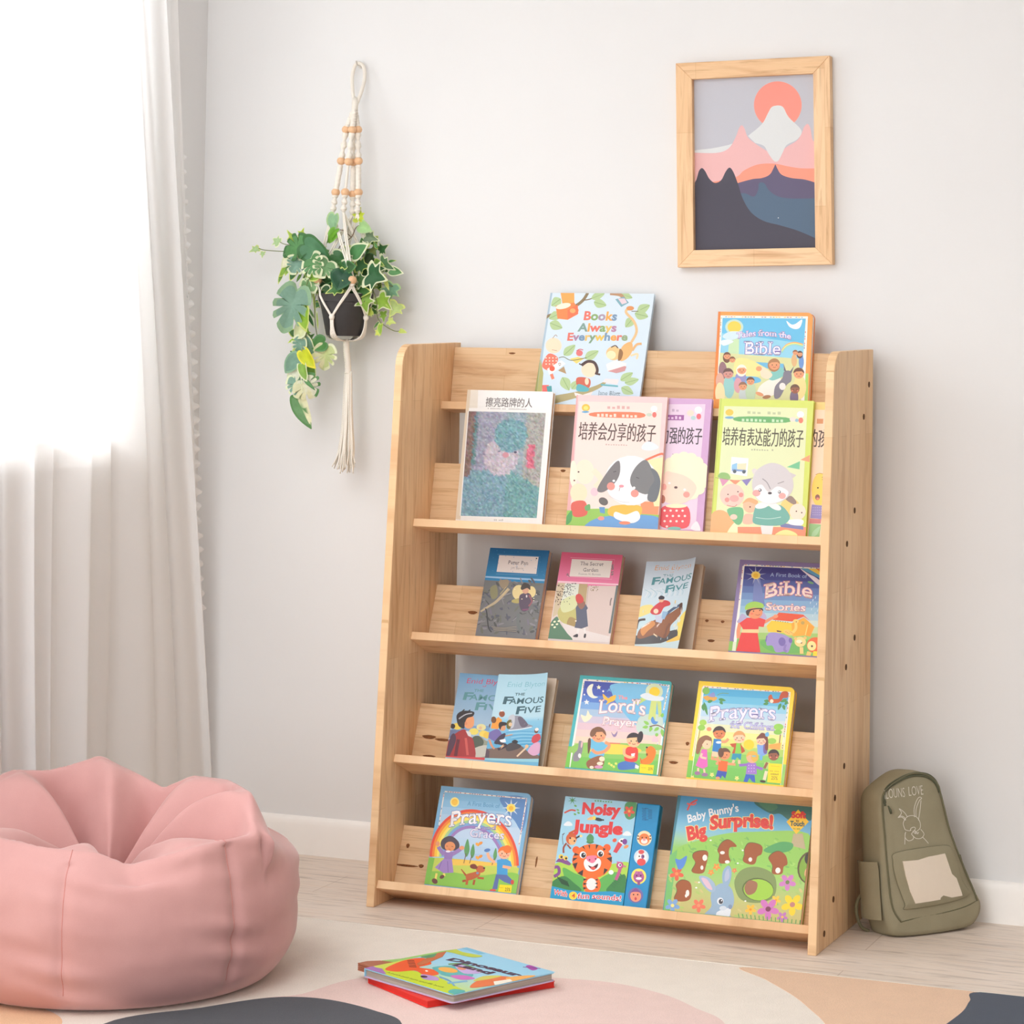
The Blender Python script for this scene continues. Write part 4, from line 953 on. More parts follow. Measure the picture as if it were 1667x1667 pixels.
def ff_red(A, h, w):
    A.grad([(0, (110, 158, 196)), (.5, (160, 190, 214)), (.75, (170, 196, 216)), (1, (170, 190, 200))], (0, w, 0, h))
    A.poly([(180, 790), (720, 790), (720, 860), (170, 860)], (120, 160, 200))
    for x, y, c in ((240, 800, (236, 210, 90)), (440, 870, (236, 220, 110)), (560, 900, (240, 214, 100)), (530, 810, (226, 220, 160)), (610, 920, (236, 200, 80))): A.ell(x, y, 58, 46, c)
    A.blob([(420, 960), (520, 940), (600, 1000), (720, 980), (720, 1250), (420, 1250)], (150, 156, 140)); A.blob([(420, 960), (500, 930), (560, 1010), (520, 1090), (430, 1080)], (86, 96, 84)); A.blob([(440, 1110), (600, 1060), (640, 1180), (460, 1230)], (196, 196, 186)); A.ell(185, 800, 30, 34, (60, 50, 48)); A.poly([(150, 850), (270, 850), (230, 960), (130, 960)], (110, 124, 160)); A.ell(650, 790, 26, 34, (110, 80, 70)); A.poly([(620, 830), (700, 830), (690, 940), (630, 930)], (110, 160, 206)); A.ell(520, 820, 20, 24, (226, 190, 150))
    A.blob([(270, 860), (340, 850), (400, 930), (440, 1030), (430, 1260), (90, 1260), (130, 1000)], (168, 60, 62)); A.line([(250, 980), (230, 1100), (210, 1220)], 40, (110, 52, 62)); A.line([(340, 960), (360, 1200)], 30, (206, 96, 90)); A.blob([(150, 960), (200, 900), (220, 1000), (130, 1230), (100, 1220)], (90, 66, 84)); A.poly([(340, 860), (400, 880), (410, 950), (370, 930)], (220, 222, 226))
    A.blob([(330, 660), (430, 660), (440, 780), (390, 830), (330, 800)], (236, 164, 116)); A.blob([(235, 720), (240, 640), (310, 590), (440, 600), (430, 660), (360, 690), (330, 770), (320, 830), (260, 800)], (56, 50, 52)); A.line([(260, 700), (340, 640), (420, 620)], 14, (190, 190, 196)); A.ell(345, 760, 16, 24, (226, 150, 110)); A.line([(300, 600), (330, 570)], 14, (56, 50, 52)); A.line([(370, 600), (400, 575)], 14, (56, 50, 52))
    A.poly([(90, 1210), (700, 1240), (700, 1300), (60, 1260)], (214, 74, 80))
    ff_title(A, dict(sig_under=[(550, 255), (575, 262), (595, 240)], n0=(350, 220), n1=(890, 232), nh=74, t0=(445, 330), t1=(560, 332), th=38, f0=(298, 438), f1=(420, 440), fh=84, f2=(385, 440), f3=(905, 458), v0=(440, 575), v1=(560, 575), vh=86, v2=(545, 572), v3=(860, 580)), 0, 0, (206, 60, 90), (96, 150, 156))


root, cv = paperback('paperback with a boy in a red jacket, behind the seaside paperback', 3, .1043, .1298, .2053, .0125, .0115, (110, 158, 196))
A = Art([(283, 88), (940, 118), (775, 1288), (90, 1225)], (0, .1298, .019, .2053)); ff_red(A, .2053, .1298); A.build(cv)


def ff_blue(A, h, w):
    A.grad([(0, (172, 214, 232)), (.45, (186, 220, 234)), (.5, (140, 198, 226)), (.75, (100, 176, 216)), (1, (120, 186, 220))], (0, w, 0, h))
    for k in range(10): A.line([(900 + 20 * k, 860 + 26 * k), (1100, 850 + 24 * k), (1350, 880 + 22 * k)], 8, (160, 210, 234) if k % 2 else (84, 160, 206))
    A.blob([(920, 780), (970, 640), (1080, 640), (1160, 740), (1230, 790), (1000, 830)], (150, 152, 166)); A.blob([(1040, 660), (1090, 650), (1170, 760), (1090, 790)], (110, 104, 120)); A.line([(930, 830), (1060, 820), (1220, 795)], 12, (230, 240, 246)); A.blob([(930, 640), (1000, 620), (990, 780), (930, 790)], (196, 200, 210))
    A.poly([(680, 1100), (840, 1080), (960, 1040), (1100, 1070), (1200, 1180), (1360, 1240), (1340, 1290), (640, 1260)], (124, 104, 96)); A.blob([(900, 1060), (980, 1010), (1090, 1060), (1050, 1110), (920, 1140)], (80, 76, 80)); A.blob([(970, 1000), (1010, 970), (1050, 1000), (1020, 1030)], (60, 60, 66)); A.poly([(650, 1060), (700, 1140), (690, 1250), (640, 1250)], (96, 80, 90))
    A.poly([(720, 800), (740, 700), (810, 640), (850, 680), (840, 760), (800, 810)], (240, 160, 66)); A.ell(755, 680, 30, 46, (120, 80, 50)); A.ell(850, 600, 34, 42, (150, 84, 60)); A.line([(830, 560), (870, 555)], 18, (246, 240, 236)); A.blob([(905, 720), (940, 680), (970, 700), (950, 800), (910, 800)], (110, 104, 60)); A.ell(950, 745, 22, 28, (230, 200, 160))
    A.blob([(700, 860), (800, 810), (850, 900), (800, 1000), (690, 930)], (120, 110, 170)); A.ell(858, 790, 38, 46, (222, 160, 122)); A.blob([(810, 760), (830, 710), (900, 720), (900, 755), (850, 770), (830, 820)], (60, 52, 56)); A.blob([(830, 900), (890, 870), (880, 940), (800, 1030), (760, 1000)], (72, 66, 84)); A.poly([(820, 970), (890, 950), (900, 1000), (840, 1010)], (240, 240, 244)); A.line([(700, 960), (730, 1060), (760, 1100)], 26, (214, 150, 116)); A.line([(890, 910), (990, 890)], 16, (226, 170, 136)); A.line([(760, 1000), (900, 1050), (800, 1110)], 40, (70, 62, 74)); A.line([(880, 1040), (820, 1100)], 26, (226, 186, 146))
    A.blob([(1240, 930), (1320, 900), (1350, 970), (1290, 1030), (1230, 1020)], (206, 84, 92)); A.ell(1285, 850, 28, 40, (120, 84, 70)); A.ell(1290, 835, 26, 24, (240, 230, 226)); A.blob([(1260, 1040), (1340, 1040), (1350, 1180), (1260, 1230), (1180, 1150)], (214, 170, 200)); A.line([(1040, 1230), (1120, 1140), (1180, 1080)], 24, (226, 200, 170)); A.ell(1165, 1080, 24, 30, (226, 190, 150)); A.line([(1300, 690), (1310, 700)], 12, (110, 130, 150))
    A.poly([(640, 1240), (1340, 1285), (1335, 1400), (620, 1400)], (150, 206, 224))
    ff_title(A, dict(sig_under=[(1100, 290), (1120, 300), (1140, 284)], n0=(900, 250), n1=(1375, 262), nh=74, t0=(995, 360), t1=(1115, 362), th=38, f0=(845, 465), f1=(965, 468), fh=84, f2=(930, 468), f3=(1360, 470), v0=(1000, 605), v1=(1110, 602), vh=86, v2=(1105, 598), v3=(1330, 590)), 0, 0, (130, 190, 206), (70, 104, 116))


open_paperback('paperback with children by the sea and its cover slightly open', 3, .2020, .1350, .2045, .0265, .0125, (172, 214, 232), [(815, 100), (1410, 108), (1335, 1340), (637, 1275)], ff_blue, 16, 9.5, .03, .0158, top_lift=.0)


# --- third ledge: dark blue board book
def board_book(label, row, x0, d, w, h, thick, col, r=.0, tilt=0, back=None, hinge=None):
    return book(label, shelf_frame(row, x0, d, tilt), w, h, thick, col, PAPER_WHITE, .0022, r, .0012, back=back)


w_, h_ = .2085, .2204
root, cv = board_book('purple blue board book titled A First Book of Bible Stories beside the right side panel', 2, .7172, .0215, w_, h_, .02, (140, 124, 168))
A = Art([(290, 103), (1620, 175), (1430, 1562), (75, 1475)], (0, w_, .0204, h_))
A.poly([(340, 185), (1700, 260), (1500, 1700), (150, 1700), (160, 1300)], (246, 240, 232)); A.poly([(75, 1330), (150, 1335), (110, 1600), (50, 1600)], (140, 190, 90)); A.poly([(150, 1340), (205, 1345), (160, 1600), (110, 1600)], (226, 234, 206))
IN = [(352, 200), (1700, 260), (1520, 1600), (165, 1600)]
for k in range(14):
    t0, t1 = k / 14, (k + 1) / 14; f = lambda t: ((352 - 187 * t, 200 + 1400 * t), (1700 - 180 * t, 260 + 1340 * t))
    cc = [(64, 62, 128), (70, 74, 142), (82, 96, 162), (96, 120, 180), (112, 146, 196), (130, 170, 208), (150, 190, 214), (176, 206, 218), (200, 216, 206), (196, 214, 160), (160, 200, 110), (130, 190, 90), (130, 190, 90), (130, 190, 90)][k]
    (a, b), (c, d) = f(t0), f(t1); A.poly([a, b, d, c], cc)
A.dashes((352, 182), (1650, 250), 16, CONF, 34, 6); A.dashes((330, 200), (250, 780), 14, CONF, 20, 7)
A.poly([(480, 380), (560, 380), (620, 800), (440, 800)], (120, 134, 190))
A.star(505, 340, 150, (170, 176, 200), 9, .22); A.ell(505, 340, 64, 58, (244, 214, 110)); A.ell(505, 345, 36, 34, (240, 190, 60))
A.poly([(1120, 235), (1460, 250), (1460, 420)], (96, 160, 196)); A.poly([(1240, 240), (1460, 250), (1460, 380)], (240, 206, 90)); A.poly([(1350, 240), (1470, 250), (1470, 340)], (226, 130, 60)); A.blob([(1130, 240), (1250, 320), (1340, 370), (1440, 460), (1450, 520), (1370, 480), (1270, 380)], (232, 220, 226))
A.ell(1270, 450, 44, 18, (110, 160, 120), 20)
A.text('A First Book of', (705, 360), (1215, 385), 60, (170, 190, 226), bold=.0, arc=6)
A.text('Bible', (600, 690), (1290, 690), 225, (250, 226, 216), (190, 120, 150), .028, .005, True, arc=52)
A.text('Stories', (620, 860), (1185, 882), 118, (250, 226, 216), (190, 120, 150), .035, .01, True)
for k in range(16): A.line([(1240 + 190 * rd.random(), 620 + 340 * rd.random())] * 1 + [(1250, 700)] if 0 else [(1250 + 12 * k, 640 + (k * 97) % 330), (1242 + 12 * k, 672 + (k * 97) % 330)], 8, (206, 222, 236))
A.blob([(530, 1340), (760, 1290), (1000, 1330), (1200, 1400), (1150, 1500), (700, 1490)], (110, 180, 90))
A.poly([(630, 1100), (700, 1020), (1000, 1060), (1000, 1220), (650, 1190)], (244, 200, 50)); A.poly([(980, 1060), (1160, 970), (1290, 1100), (1230, 1240), (990, 1260)], (242, 172, 52)); A.poly([(1220, 1080), (1305, 1110), (1240, 1260), (1180, 1250)], (246, 160, 40)); A.poly([(720, 1010), (810, 900), (1150, 930), (1255, 1035), (1160, 960), (990, 1035)], (228, 84, 44)); [A.ell(760 + 34 * k, 1024 + 5 * k, 7, 7, (90, 110, 80), n=6) for k in range(6)]; A.ell(1140, 1055, 26, 26, (190, 160, 80)); A.line([(1210, 1080), (1170, 1240)], 12, (250, 214, 120)); A.poly([(770, 1165), (840, 1180), (830, 1195), (775, 1190)], (90, 60, 60))
A.line([(1040, 1040), (1040, 1140), (980, 1220)], 40, (246, 206, 110)); A.ell(1045, 1030, 40, 30, (246, 206, 110)); A.ell(1050, 1040, 10, 8, (140, 90, 50)); A.ell(930, 1200, 70, 40, (240, 196, 100), 20); [A.ell(900 + 20 * k, 1190 + 12 * (k % 3), 7, 6, (200, 120, 60), n=6) for k in range(6)]
A.blob([(640, 1230), (740, 1200), (860, 1230), (920, 1260), (980, 1310), (960, 1400), (920, 1500), (860, 1490), (800, 1500), (740, 1490), (700, 1400), (620, 1390)], (160, 146, 206)); A.ell(840, 1340, 50, 66, (120, 104, 176)); A.ell(960, 1320, 26, 40, (120, 104, 176)); A.line([(890, 1380), (870, 1460), (900, 1490)], 34, (140, 124, 190)); A.line([(630, 1250), (610, 1340)], 16, (120, 104, 176))
A.ell(1095, 1340, 80, 76, (246, 214, 140)); A.ell(1030, 1290, 22, 22, (240, 190, 110)); A.ell(1165, 1280, 22, 22, (240, 190, 110)); A.ell(1110, 1355, 14, 12, (90, 60, 50)); A.ell(1080, 1335, 40, 26, (250, 236, 200)); A.line([(1110, 1420), (1110, 1520)], 50, (246, 206, 130)); A.ell(1310, 1390, 125, 120, (228, 104, 44)); A.ell(1255, 1400, 62, 72, (248, 226, 150)); A.ell(1258, 1405, 14, 16, (70, 50, 40)); A.ell(1370, 1370, 30, 34, (246, 180, 90)); A.line([(1220, 1490), (1200, 1560)], 60, (246, 200, 110))
A.poly([(1275, 1480), (1420, 1490), (1410, 1600), (1260, 1590)], (250, 220, 40)); A.scribble((1290, 1520), (1380, 1525), 12, (200, 160, 30), 6, 12)
A.blob([(360, 980), (290, 920), (240, 1000), (220, 1050), (330, 1120)], (180, 170, 206)); A.blob([(560, 880), (620, 930), (630, 1000), (540, 980)], (180, 170, 206)); A.line([(600, 1050), (700, 990), (780, 960)], 42, (232, 140, 100)); A.ell(765, 955, 34, 26, (236, 150, 110)); A.line([(260, 1060), (230, 1180), (230, 1290)], 54, (232, 150, 110)); A.poly([(360, 980), (540, 980), (620, 1010), (590, 1120), (520, 1110), (510, 1170), (300, 1160), (250, 1060)], (226, 66, 60)); A.poly([(270, 1200), (500, 1200), (530, 1500), (180, 1500)], (226, 62, 58)); A.poly([(290, 1155), (520, 1155), (515, 1210), (275, 1205)], (250, 206, 150)); A.ell(470, 890, 112, 106, (232, 150, 104)); A.blob([(350, 920), (370, 860), (560, 830), (590, 880), (540, 850), (420, 870), (380, 950)], (70, 50, 46)); A.blob([(340, 860), (360, 780), (470, 735), (590, 770), (585, 830), (450, 830)], (160, 206, 84)); A.ell(455, 880, 9, 11, (90, 50, 40)); A.ell(545, 868, 9, 11, (90, 50, 40)); A.line([(480, 935), (520, 940), (545, 925)], 7, (170, 70, 60)); A.ell(430, 920, 20, 14, (236, 120, 90))
A.build(cv)

# --- fourth ledge: turquoise and yellow board books
w_, h_ = .2078, .2186
root, cv = board_book('turquoise board book titled The Lord\'s Prayer with two kneeling children', 3, .3845, .0225, w_, h_, .02, (76, 180, 186), .006, .035, back=(60, 150, 150))
A = Art([(320, 68), (1592, 162), (1372, 1465), (60, 1360)], (0, w_, .0168, h_))
A.poly([(100, 1060), (170, 1070), (110, 1500), (20, 1500)], (126, 200, 80)); A.poly([(1420, 1160), (1470, 1170), (1400, 1600), (1330, 1600)], (120, 200, 110)); A.poly([(1380, 920), (1500, 930), (1440, 1180), (1380, 1170)], (120, 200, 216))
A.poly([(360, 125), (1560, 210), (1350, 1600), (100, 1500), (170, 1060)], (246, 242, 236))
cc = [(70, 84, 170), (76, 96, 184), (92, 130, 206), (126, 170, 222), (170, 196, 222), (206, 196, 214), (226, 196, 206), (236, 206, 200), (240, 214, 190), (190, 212, 130), (140, 200, 100), (120, 196, 90), (120, 196, 90), (120, 196, 90)]
for k in range(14):
    f = lambda t: ((380 - 270 * t, 150 + 1350 * t), (1530 - 190 * t, 228 + 1330 * t)); (a, b), (c, d) = f(k / 14), f((k + 1) / 14); A.poly([a, b, d, c], cc[k])
A.blob([(800, 190), (1530, 230), (1440, 800), (1100, 780), (860, 520), (760, 330)], (122, 190, 228)); A.blob([(1150, 640), (1440, 640), (1400, 900), (1100, 860)], (196, 216, 206)); A.poly([(1180, 380), (1260, 400), (1120, 480), (1040, 460)], (190, 216, 120)); A.poly([(1300, 430), (1380, 430), (1350, 700), (1250, 690)], (206, 220, 130)); A.poly([(1380, 430), (1440, 440), (1440, 640), (1400, 660)], (200, 218, 130))
A.dashes((370, 132), (1550, 218), 18, CONF, 34, 8); A.dashes((1545, 230), (1470, 560), 16, CONF, 12, 9); A.dashes((1390, 960), (1355, 1130), 14, CONF, 8, 10); A.dashes((370, 150), (345, 300), 12, CONF, 6, 13)
A.ell(1345, 300, 120, 110, (206, 222, 190)); A.ell(1350, 305, 74, 66, (244, 208, 50)); A.blob([(1150, 360), (1240, 320), (1350, 360), (1470, 380), (1440, 430), (1250, 420)], (222, 232, 240))
A.blob([(500, 195), (480, 270), (500, 350), (560, 375), (490, 392), (425, 350), (405, 280), (440, 215)], (236, 238, 220)); A.star(575, 240, 36, (246, 240, 210)); A.star(398, 445, 42, (236, 240, 240)); A.ell(635, 295, 14, 14, (246, 240, 240)); A.ell(370, 340, 12, 12, (236, 240, 240))
A.blob([(630, 330), (700, 390), (740, 370), (810, 350), (790, 420), (730, 450), (670, 480), (690, 430), (640, 400)], (244, 190, 70)); A.blob([(410, 560), (440, 620), (470, 640), (420, 700), (350, 720), (310, 620), (380, 640)], (244, 236, 206))
A.line([(1270, 790), (1380, 770), (1495, 830)], 14, (120, 80, 70)); [A.leaf(a, b, 44, (140, 200, 90)) for a, b in (((1260, 760), (1190, 710)), ((1250, 790), (1170, 800)), ((1300, 790), (1270, 860)), ((1400, 800), (1330, 850)), ((1440, 820), (1450, 930)), ((1380, 880), (1350, 930)), ((1440, 660), (1460, 600)))]; A.blob([(1290, 690), (1320, 650), (1350, 710), (1390, 720), (1360, 755), (1310, 745)], (90, 150, 220))
A.text('A F', (690, 300), (800, 300), 46, (130, 180, 220)); A.text('The', (835, 402), (968, 412), 54, (240, 150, 150), bold=.03)
A.text("Lord's", (548, 607), (1215, 640), 205, (250, 236, 236), (196, 150, 170), .026, .006, True, arc=34)
A.text('Prayer', (605, 762), (1085, 795), 122, (250, 236, 236), (214, 160, 170), .032, .01, True)
A.blob([(200, 1050), (420, 1010), (900, 1020), (1390, 1040), (1370, 1120), (180, 1160)], (150, 200, 100)); A.blob([(430, 1060), (700, 1030), (1000, 1060), (1150, 1130), (900, 1180), (460, 1150)], (246, 214, 84)); A.poly([(660, 1010), (860, 1020), (850, 1035), (660, 1030)], (226, 130, 100)); A.poly([(1290, 1000), (1330, 900), (1390, 960), (1380, 1010)], (240, 196, 206)); A.blob([(730, 860), (770, 900), (820, 850), (800, 920), (760, 930)], (150, 130, 170))
A.blob([(250, 1110), (270, 1000), (300, 990), (330, 1010), (320, 1110), (300, 1180), (260, 1270), (180, 1270), (190, 1180)], (140, 136, 146)); A.ell(310, 1040, 12, 50, (236, 190, 190), 10); A.ell(275, 1200, 22, 34, (240, 236, 236))
A.blob([(420, 1000), (460, 960), (620, 1010), (700, 1040), (640, 1100), (600, 1220), (410, 1230), (440, 1120)], (110, 190, 226)); A.line([(640, 1010), (700, 1050), (640, 1130), (520, 1160), (450, 1110)], 44, (240, 160, 116)); A.blob([(400, 980), (440, 960), (430, 1100), (395, 1170)], (110, 76, 62)); A.head(550, 905, 104, (244, 170, 124), (130, 90, 66), 0, 1, 8); A.ell(480, 870, 40, 70, (130, 90, 66), 30)
A.blob([(370, 1290), (480, 1220), (600, 1200), (620, 1300), (560, 1370), (400, 1380)], (150, 96, 66)); A.ell(590, 1245, 40, 36, (244, 226, 196)); A.ell(560, 1310, 44, 26, (244, 230, 206)); A.ell(540, 1360, 60, 24, (214, 150, 190)); A.ell(440, 1365, 30, 22, (244, 226, 206)); [A.flower(690 + 32 * k, 1310 + 22 * (k % 3), 20, (236, 236, 120), (240, 200, 60)) for k in range(4)]
A.blob([(820, 1310), (940, 1270), (1060, 1300), (1100, 1360), (1000, 1390), (830, 1395)], (76, 120, 196)); A.blob([(940, 1090), (1000, 1070), (1090, 1090), (1100, 1180), (1070, 1280), (920, 1270), (910, 1180)], (226, 70, 60)); A.poly([(1060, 1320), (1110, 1345), (1100, 1385), (1050, 1370)], (246, 236, 236)); A.line([(910, 1090), (910, 1180), (990, 1220), (1050, 1200)], 40, (246, 190, 140)); A.poly([(1000, 1170), (1060, 1160), (1050, 1200), (1010, 1210)], (240, 240, 246)); A.head(1045, 980, 98, (246, 196, 150), (60, 50, 56), 0, 1, 14); A.ell(1135, 935, 40, 84, (60, 50, 56), 14)
A.blob([(1210, 1110), (1280, 1060), (1345, 1110), (1340, 1200), (1270, 1310), (1140, 1310), (1140, 1260), (1220, 1210)], (240, 130, 40)); A.ell(1225, 1080, 14, 12, (50, 40, 40)); A.ell(1225, 1180, 12, 20, (130, 70, 30)); A.line([(1130, 1230), (1150, 1300)], 16, (220, 110, 40))
A.poly([(1125, 1315), (1320, 1330), (1300, 1455), (1112, 1440)], (250, 222, 30)); A.text('25%', (1232, 1400), (1300, 1404), 40, (80, 80, 40), bold=.01, title=False); A.scribble((1140, 1370), (1210, 1376), 14, (190, 170, 30), 5, 14)
A.build(cv)

w_, h_ = .2096, .2220
root, cv = board_book('yellow board book titled Prayers for Children with a ring of children', 3, .6540, .0215, w_, h_, .02, (246, 214, 62), .012, back=(236, 196, 40))
A = Art([(230, 68), (1540, 165), (1392, 1485), (65, 1385)], (0, w_, .017, h_))
A.poly([(95, 1150), (165, 1160), (120, 1500), (40, 1500)], (126, 196, 80)); A.poly([(1370, 1200), (1425, 1205), (1400, 1700), (1330, 1700)], (150, 206, 110)); A.poly([(290, 135), (1480, 228), (1330, 1700), (110, 1600), (160, 1150)], (244, 244, 236))
cc = [(84, 176, 222), (110, 192, 228), (150, 208, 234), (186, 216, 236), (206, 222, 230), (226, 230, 190), (240, 234, 150), (226, 226, 130), (180, 214, 110), (140, 204, 100), (126, 200, 96), (120, 196, 92), (120, 196, 92), (120, 196, 92)]
for k in range(14):
    f = lambda t: ((305 - 185 * t, 165 + 1350 * t), (1465 - 130 * t, 238 + 1350 * t)); (a, b), (c, d) = f(k / 14), f((k + 1) / 14); A.poly([a, b, d, c], cc[k])
A.dashes((300, 150), (1470, 232), 16, CONF, 34, 15); A.dashes((1465, 240), (1370, 1000), 16, CONF, 24, 16); A.dashes((280, 150), (150, 1100), 12, [(226, 226, 220)], 10, 17)
A.ell(330, 205, 50, 50, (130, 190, 90)); A.blob([(290, 290), (380, 270), (480, 300), (440, 345), (340, 340)], (226, 170, 80)); A.blob([(360, 280), (400, 240), (440, 230), (450, 290)], (140, 150, 206)); A.line([(480, 270), (540, 240), (640, 245)], 8, (120, 160, 100)); [A.leaf(a, b, 40, (84, 150, 84)) for a, b in (((300, 360), (350, 540)), ((280, 400), (300, 480)), ((330, 400), (270, 410)), ((500, 320), (600, 340)), ((520, 350), (560, 390)), ((350, 360), (420, 340)), ((1180, 380), (1110, 390)), ((1190, 350), (1120, 345)), ((1350, 380), (1310, 470)), ((1380, 400), (1400, 470)), ((1430, 330), (1340, 360)), ((1440, 350), (1400, 400)))]
A.blob([(1180, 290), (1220, 260), (1250, 320), (1340, 320), (1320, 370), (1200, 370)], (196, 92, 50)); A.blob([(1320, 330), (1360, 230), (1440, 225), (1440, 300), (1380, 310), (1350, 350)], (190, 84, 50)); A.ell(1225, 350, 24, 26, (246, 230, 210))
A.text('Prayers', (365, 632), (1285, 612), 215, (236, 234, 250), (146, 138, 200), .026, .006, True, arc=44)
A.text('for Children', (665, 712), (1262, 750), 98, (206, 206, 240), (140, 130, 200), .03, .0, True)
A.ell(290, 640, 50, 40, (170, 214, 90)); A.ell(270, 710, 50, 40, (150, 204, 84)); A.line([(250, 740), (230, 860)], 8, (140, 100, 70)); A.ell(1320, 700, 66, 44, (150, 210, 90)); A.ell(1310, 770, 56, 34, (140, 200, 84)); A.line([(1345, 800), (1330, 930)], 12, (140, 100, 80)); A.poly([(1190, 940), (1350, 915), (1340, 1010), (1190, 990)], (244, 170, 84)); A.ell(1230, 890, 60, 40, (160, 206, 90)); A.ell(375, 730, 34, 28, (240, 150, 110)); A.ell(920, 940, 72, 70, (246, 210, 50))
A.line([(430, 1060), (420, 1150)], 40, TAN); A.line([(490, 1060), (500, 1180), (470, 1200)], 36, TAN); A.poly([(420, 1030), (510, 1040), (500, 1110), (415, 1100)], (226, 206, 170)); A.poly([(440, 860), (540, 870), (540, 1010), (510, 1045), (420, 1030)], (50, 130, 200)); A.line([(540, 900), (600, 900), (640, 860)], 36, TAN); A.ell(510, 910, 40, 18, (220, 236, 246)); A.head(515, 780, 84, (216, 130, 80), (70, 56, 56))
A.line([(720, 1150), (700, 1200)], 34, SKIN); A.line([(790, 1150), (790, 1200)], 34, SKIN); A.poly([(700, 1060), (820, 1060), (810, 1150), (760, 1110), (740, 1145), (680, 1140)], (50, 150, 180)); A.poly([(740, 920), (820, 920), (810, 1065), (720, 1060)], (140, 206, 80)); A.poly([(750, 920), (660, 930), (690, 970), (720, 980), (690, 1060), (730, 1060)], (196, 84, 50)); A.poly([(800, 920), (850, 990), (870, 1030), (820, 1060)], (196, 84, 50)); A.head(788, 840, 80, (246, 206, 170), (220, 160, 100))
A.poly([(1030, 940), (1150, 930), (1170, 1060), (1120, 1090), (1040, 1070)], (130, 170, 230)); A.blob([(1120, 940), (1170, 930), (1165, 1050), (1120, 1050)], (120, 96, 160)); A.poly([(1060, 1080), (1110, 1085), (1100, 1150), (1070, 1150)], (110, 180, 226)); A.blob([(1030, 870), (1090, 780), (1170, 830), (1180, 1000), (1140, 1000), (1130, 860)], (126, 70, 60)); A.head(1088, 880, 66, (246, 200, 170), (126, 70, 60), 0, 1, 10); A.blob([(1140, 790), (1180, 770), (1190, 820), (1150, 830)], (110, 180, 230))
A.blob([(200, 1000), (230, 870), (330, 815), (410, 860), (405, 960), (340, 1000), (290, 950), (240, 1060), (200, 1060)], (150, 106, 76)); A.ell(345, 925, 66, 76, (246, 206, 170)); A.blob([(300, 850), (400, 840), (400, 890), (330, 880), (280, 940)], (150, 106, 76)); A.ell(350, 935, 7, 8, (90, 50, 40)); A.poly([(280, 1000), (350, 1010), (360, 1240), (290, 1270), (195, 1230)], (226, 110, 190)); A.line([(280, 1060), (270, 1110), (340, 1130)], 30, (246, 206, 180)); A.line([(230, 1260), (230, 1320)], 26, (246, 206, 180)); A.line([(310, 1270), (320, 1330)], 26, (246, 206, 180)); A.ell(220, 1330, 40, 26, (160, 120, 160)); A.ell(320, 1350, 44, 26, (160, 120, 160))
A.poly([(510, 1150), (640, 1170), (620, 1310), (500, 1290)], (240, 110, 50)); A.line([(630, 1200), (740, 1210)], 34, TAN); A.line([(540, 1160), (430, 1130)], 34, TAN); A.poly([(495, 1290), (625, 1310), (600, 1400), (560, 1360), (540, 1400), (470, 1380)], (60, 90, 180)); A.head(590, 1070, 78, (226, 150, 100), (110, 74, 56), 0, 1, -10); A.ell(540, 1050, 40, 66, (110, 74, 56)); A.ell(500, 1395, 30, 20, TAN)
A.poly([(900, 1180), (1020, 1190), (1030, 1340), (880, 1340)], (160, 120, 206)); A.line([(910, 1210), (790, 1220)], 36, (150, 110, 200)); A.line([(1010, 1240), (1110, 1270)], 36, (150, 110, 200)); [A.ell(920 + 36 * (k % 3), 1220 + 40 * (k // 3), 8, 7, (226, 206, 240), n=6) for k in range(9)]; A.poly([(880, 1340), (1000, 1350), (1010, 1450), (970, 1440), (930, 1390), (900, 1450), (850, 1440)], (60, 100, 200)); A.head(965, 1110, 78, (240, 180, 140), (226, 180, 80), 0, 0); A.ell(1000, 1110, 50, 60, (226, 180, 80)); A.ell(990, 1095, 30, 12, (150, 190, 190))
A.poly([(1130, 1180), (1200, 1170), (1190, 1270), (1120, 1260)], (190, 206, 130)); A.line([(1170, 1180), (1130, 1260)], 34, BRN); A.poly([(1140, 1290), (1180, 1300), (1150, 1420), (1110, 1410)], (232, 220, 190)); A.ell(1110, 1435, 40, 16, (70, 50, 50), 8); A.head(1255, 1080, 72, (150, 90, 66), (60, 46, 46), 0, 1, 10)
[A.flower(x, y, 30, (246, 234, 150), (246, 206, 60)) for x, y in ((420, 1350), (760, 1395), (150, 1390))]
A.poly([(1190, 1190), (1370, 1200), (1355, 1460), (1170, 1445)], (250, 222, 30)); A.text('25%', (1222, 1410), (1310, 1415), 50, (110, 100, 40), bold=.005, title=False); A.scribble((1215, 1345), (1325, 1352), 28, (150, 140, 40), 6, 18); A.scribble((1205, 1300), (1345, 1308), 16, (170, 150, 40), 9, 19); A.scribble((1220, 1230), (1340, 1236), 10, (226, 170, 30), 9, 20)
A.build(cv)
# --- bottom ledge
w_, h_ = .2106, .2225
root, cv = board_book('light blue board book titled Prayers and Graces with a rainbow, on the bottom ledge', 4, .0988, .0215, w_, h_, .02, (126, 178, 216), .012, back=(90, 130, 170))
A = Art([(275, 85), (1535, 185), (1345, 1580), (60, 1450)], (0, w_, .0119, h_))
cc = [(130, 184, 220), (140, 190, 224), (160, 200, 230), (176, 208, 234), (190, 214, 236), (190, 214, 238), (186, 214, 238), (180, 208, 234), (170, 200, 230), (226, 206, 100), (196, 210, 96), (160, 204, 92), (130, 194, 84), (120, 186, 80)]
for k in range(14):
    f = lambda t: ((320 - 235 * t, 170 + 1420 * t), (1465 - 170 * t, 258 + 1420 * t)); (a, b), (c, d) = f(k / 14), f((k + 1) / 14); A.poly([a, b, d, c], cc[k])
A.blob([(1100, 240), (1460, 262), (1420, 700), (1300, 560), (1180, 420)], (96, 140, 196))
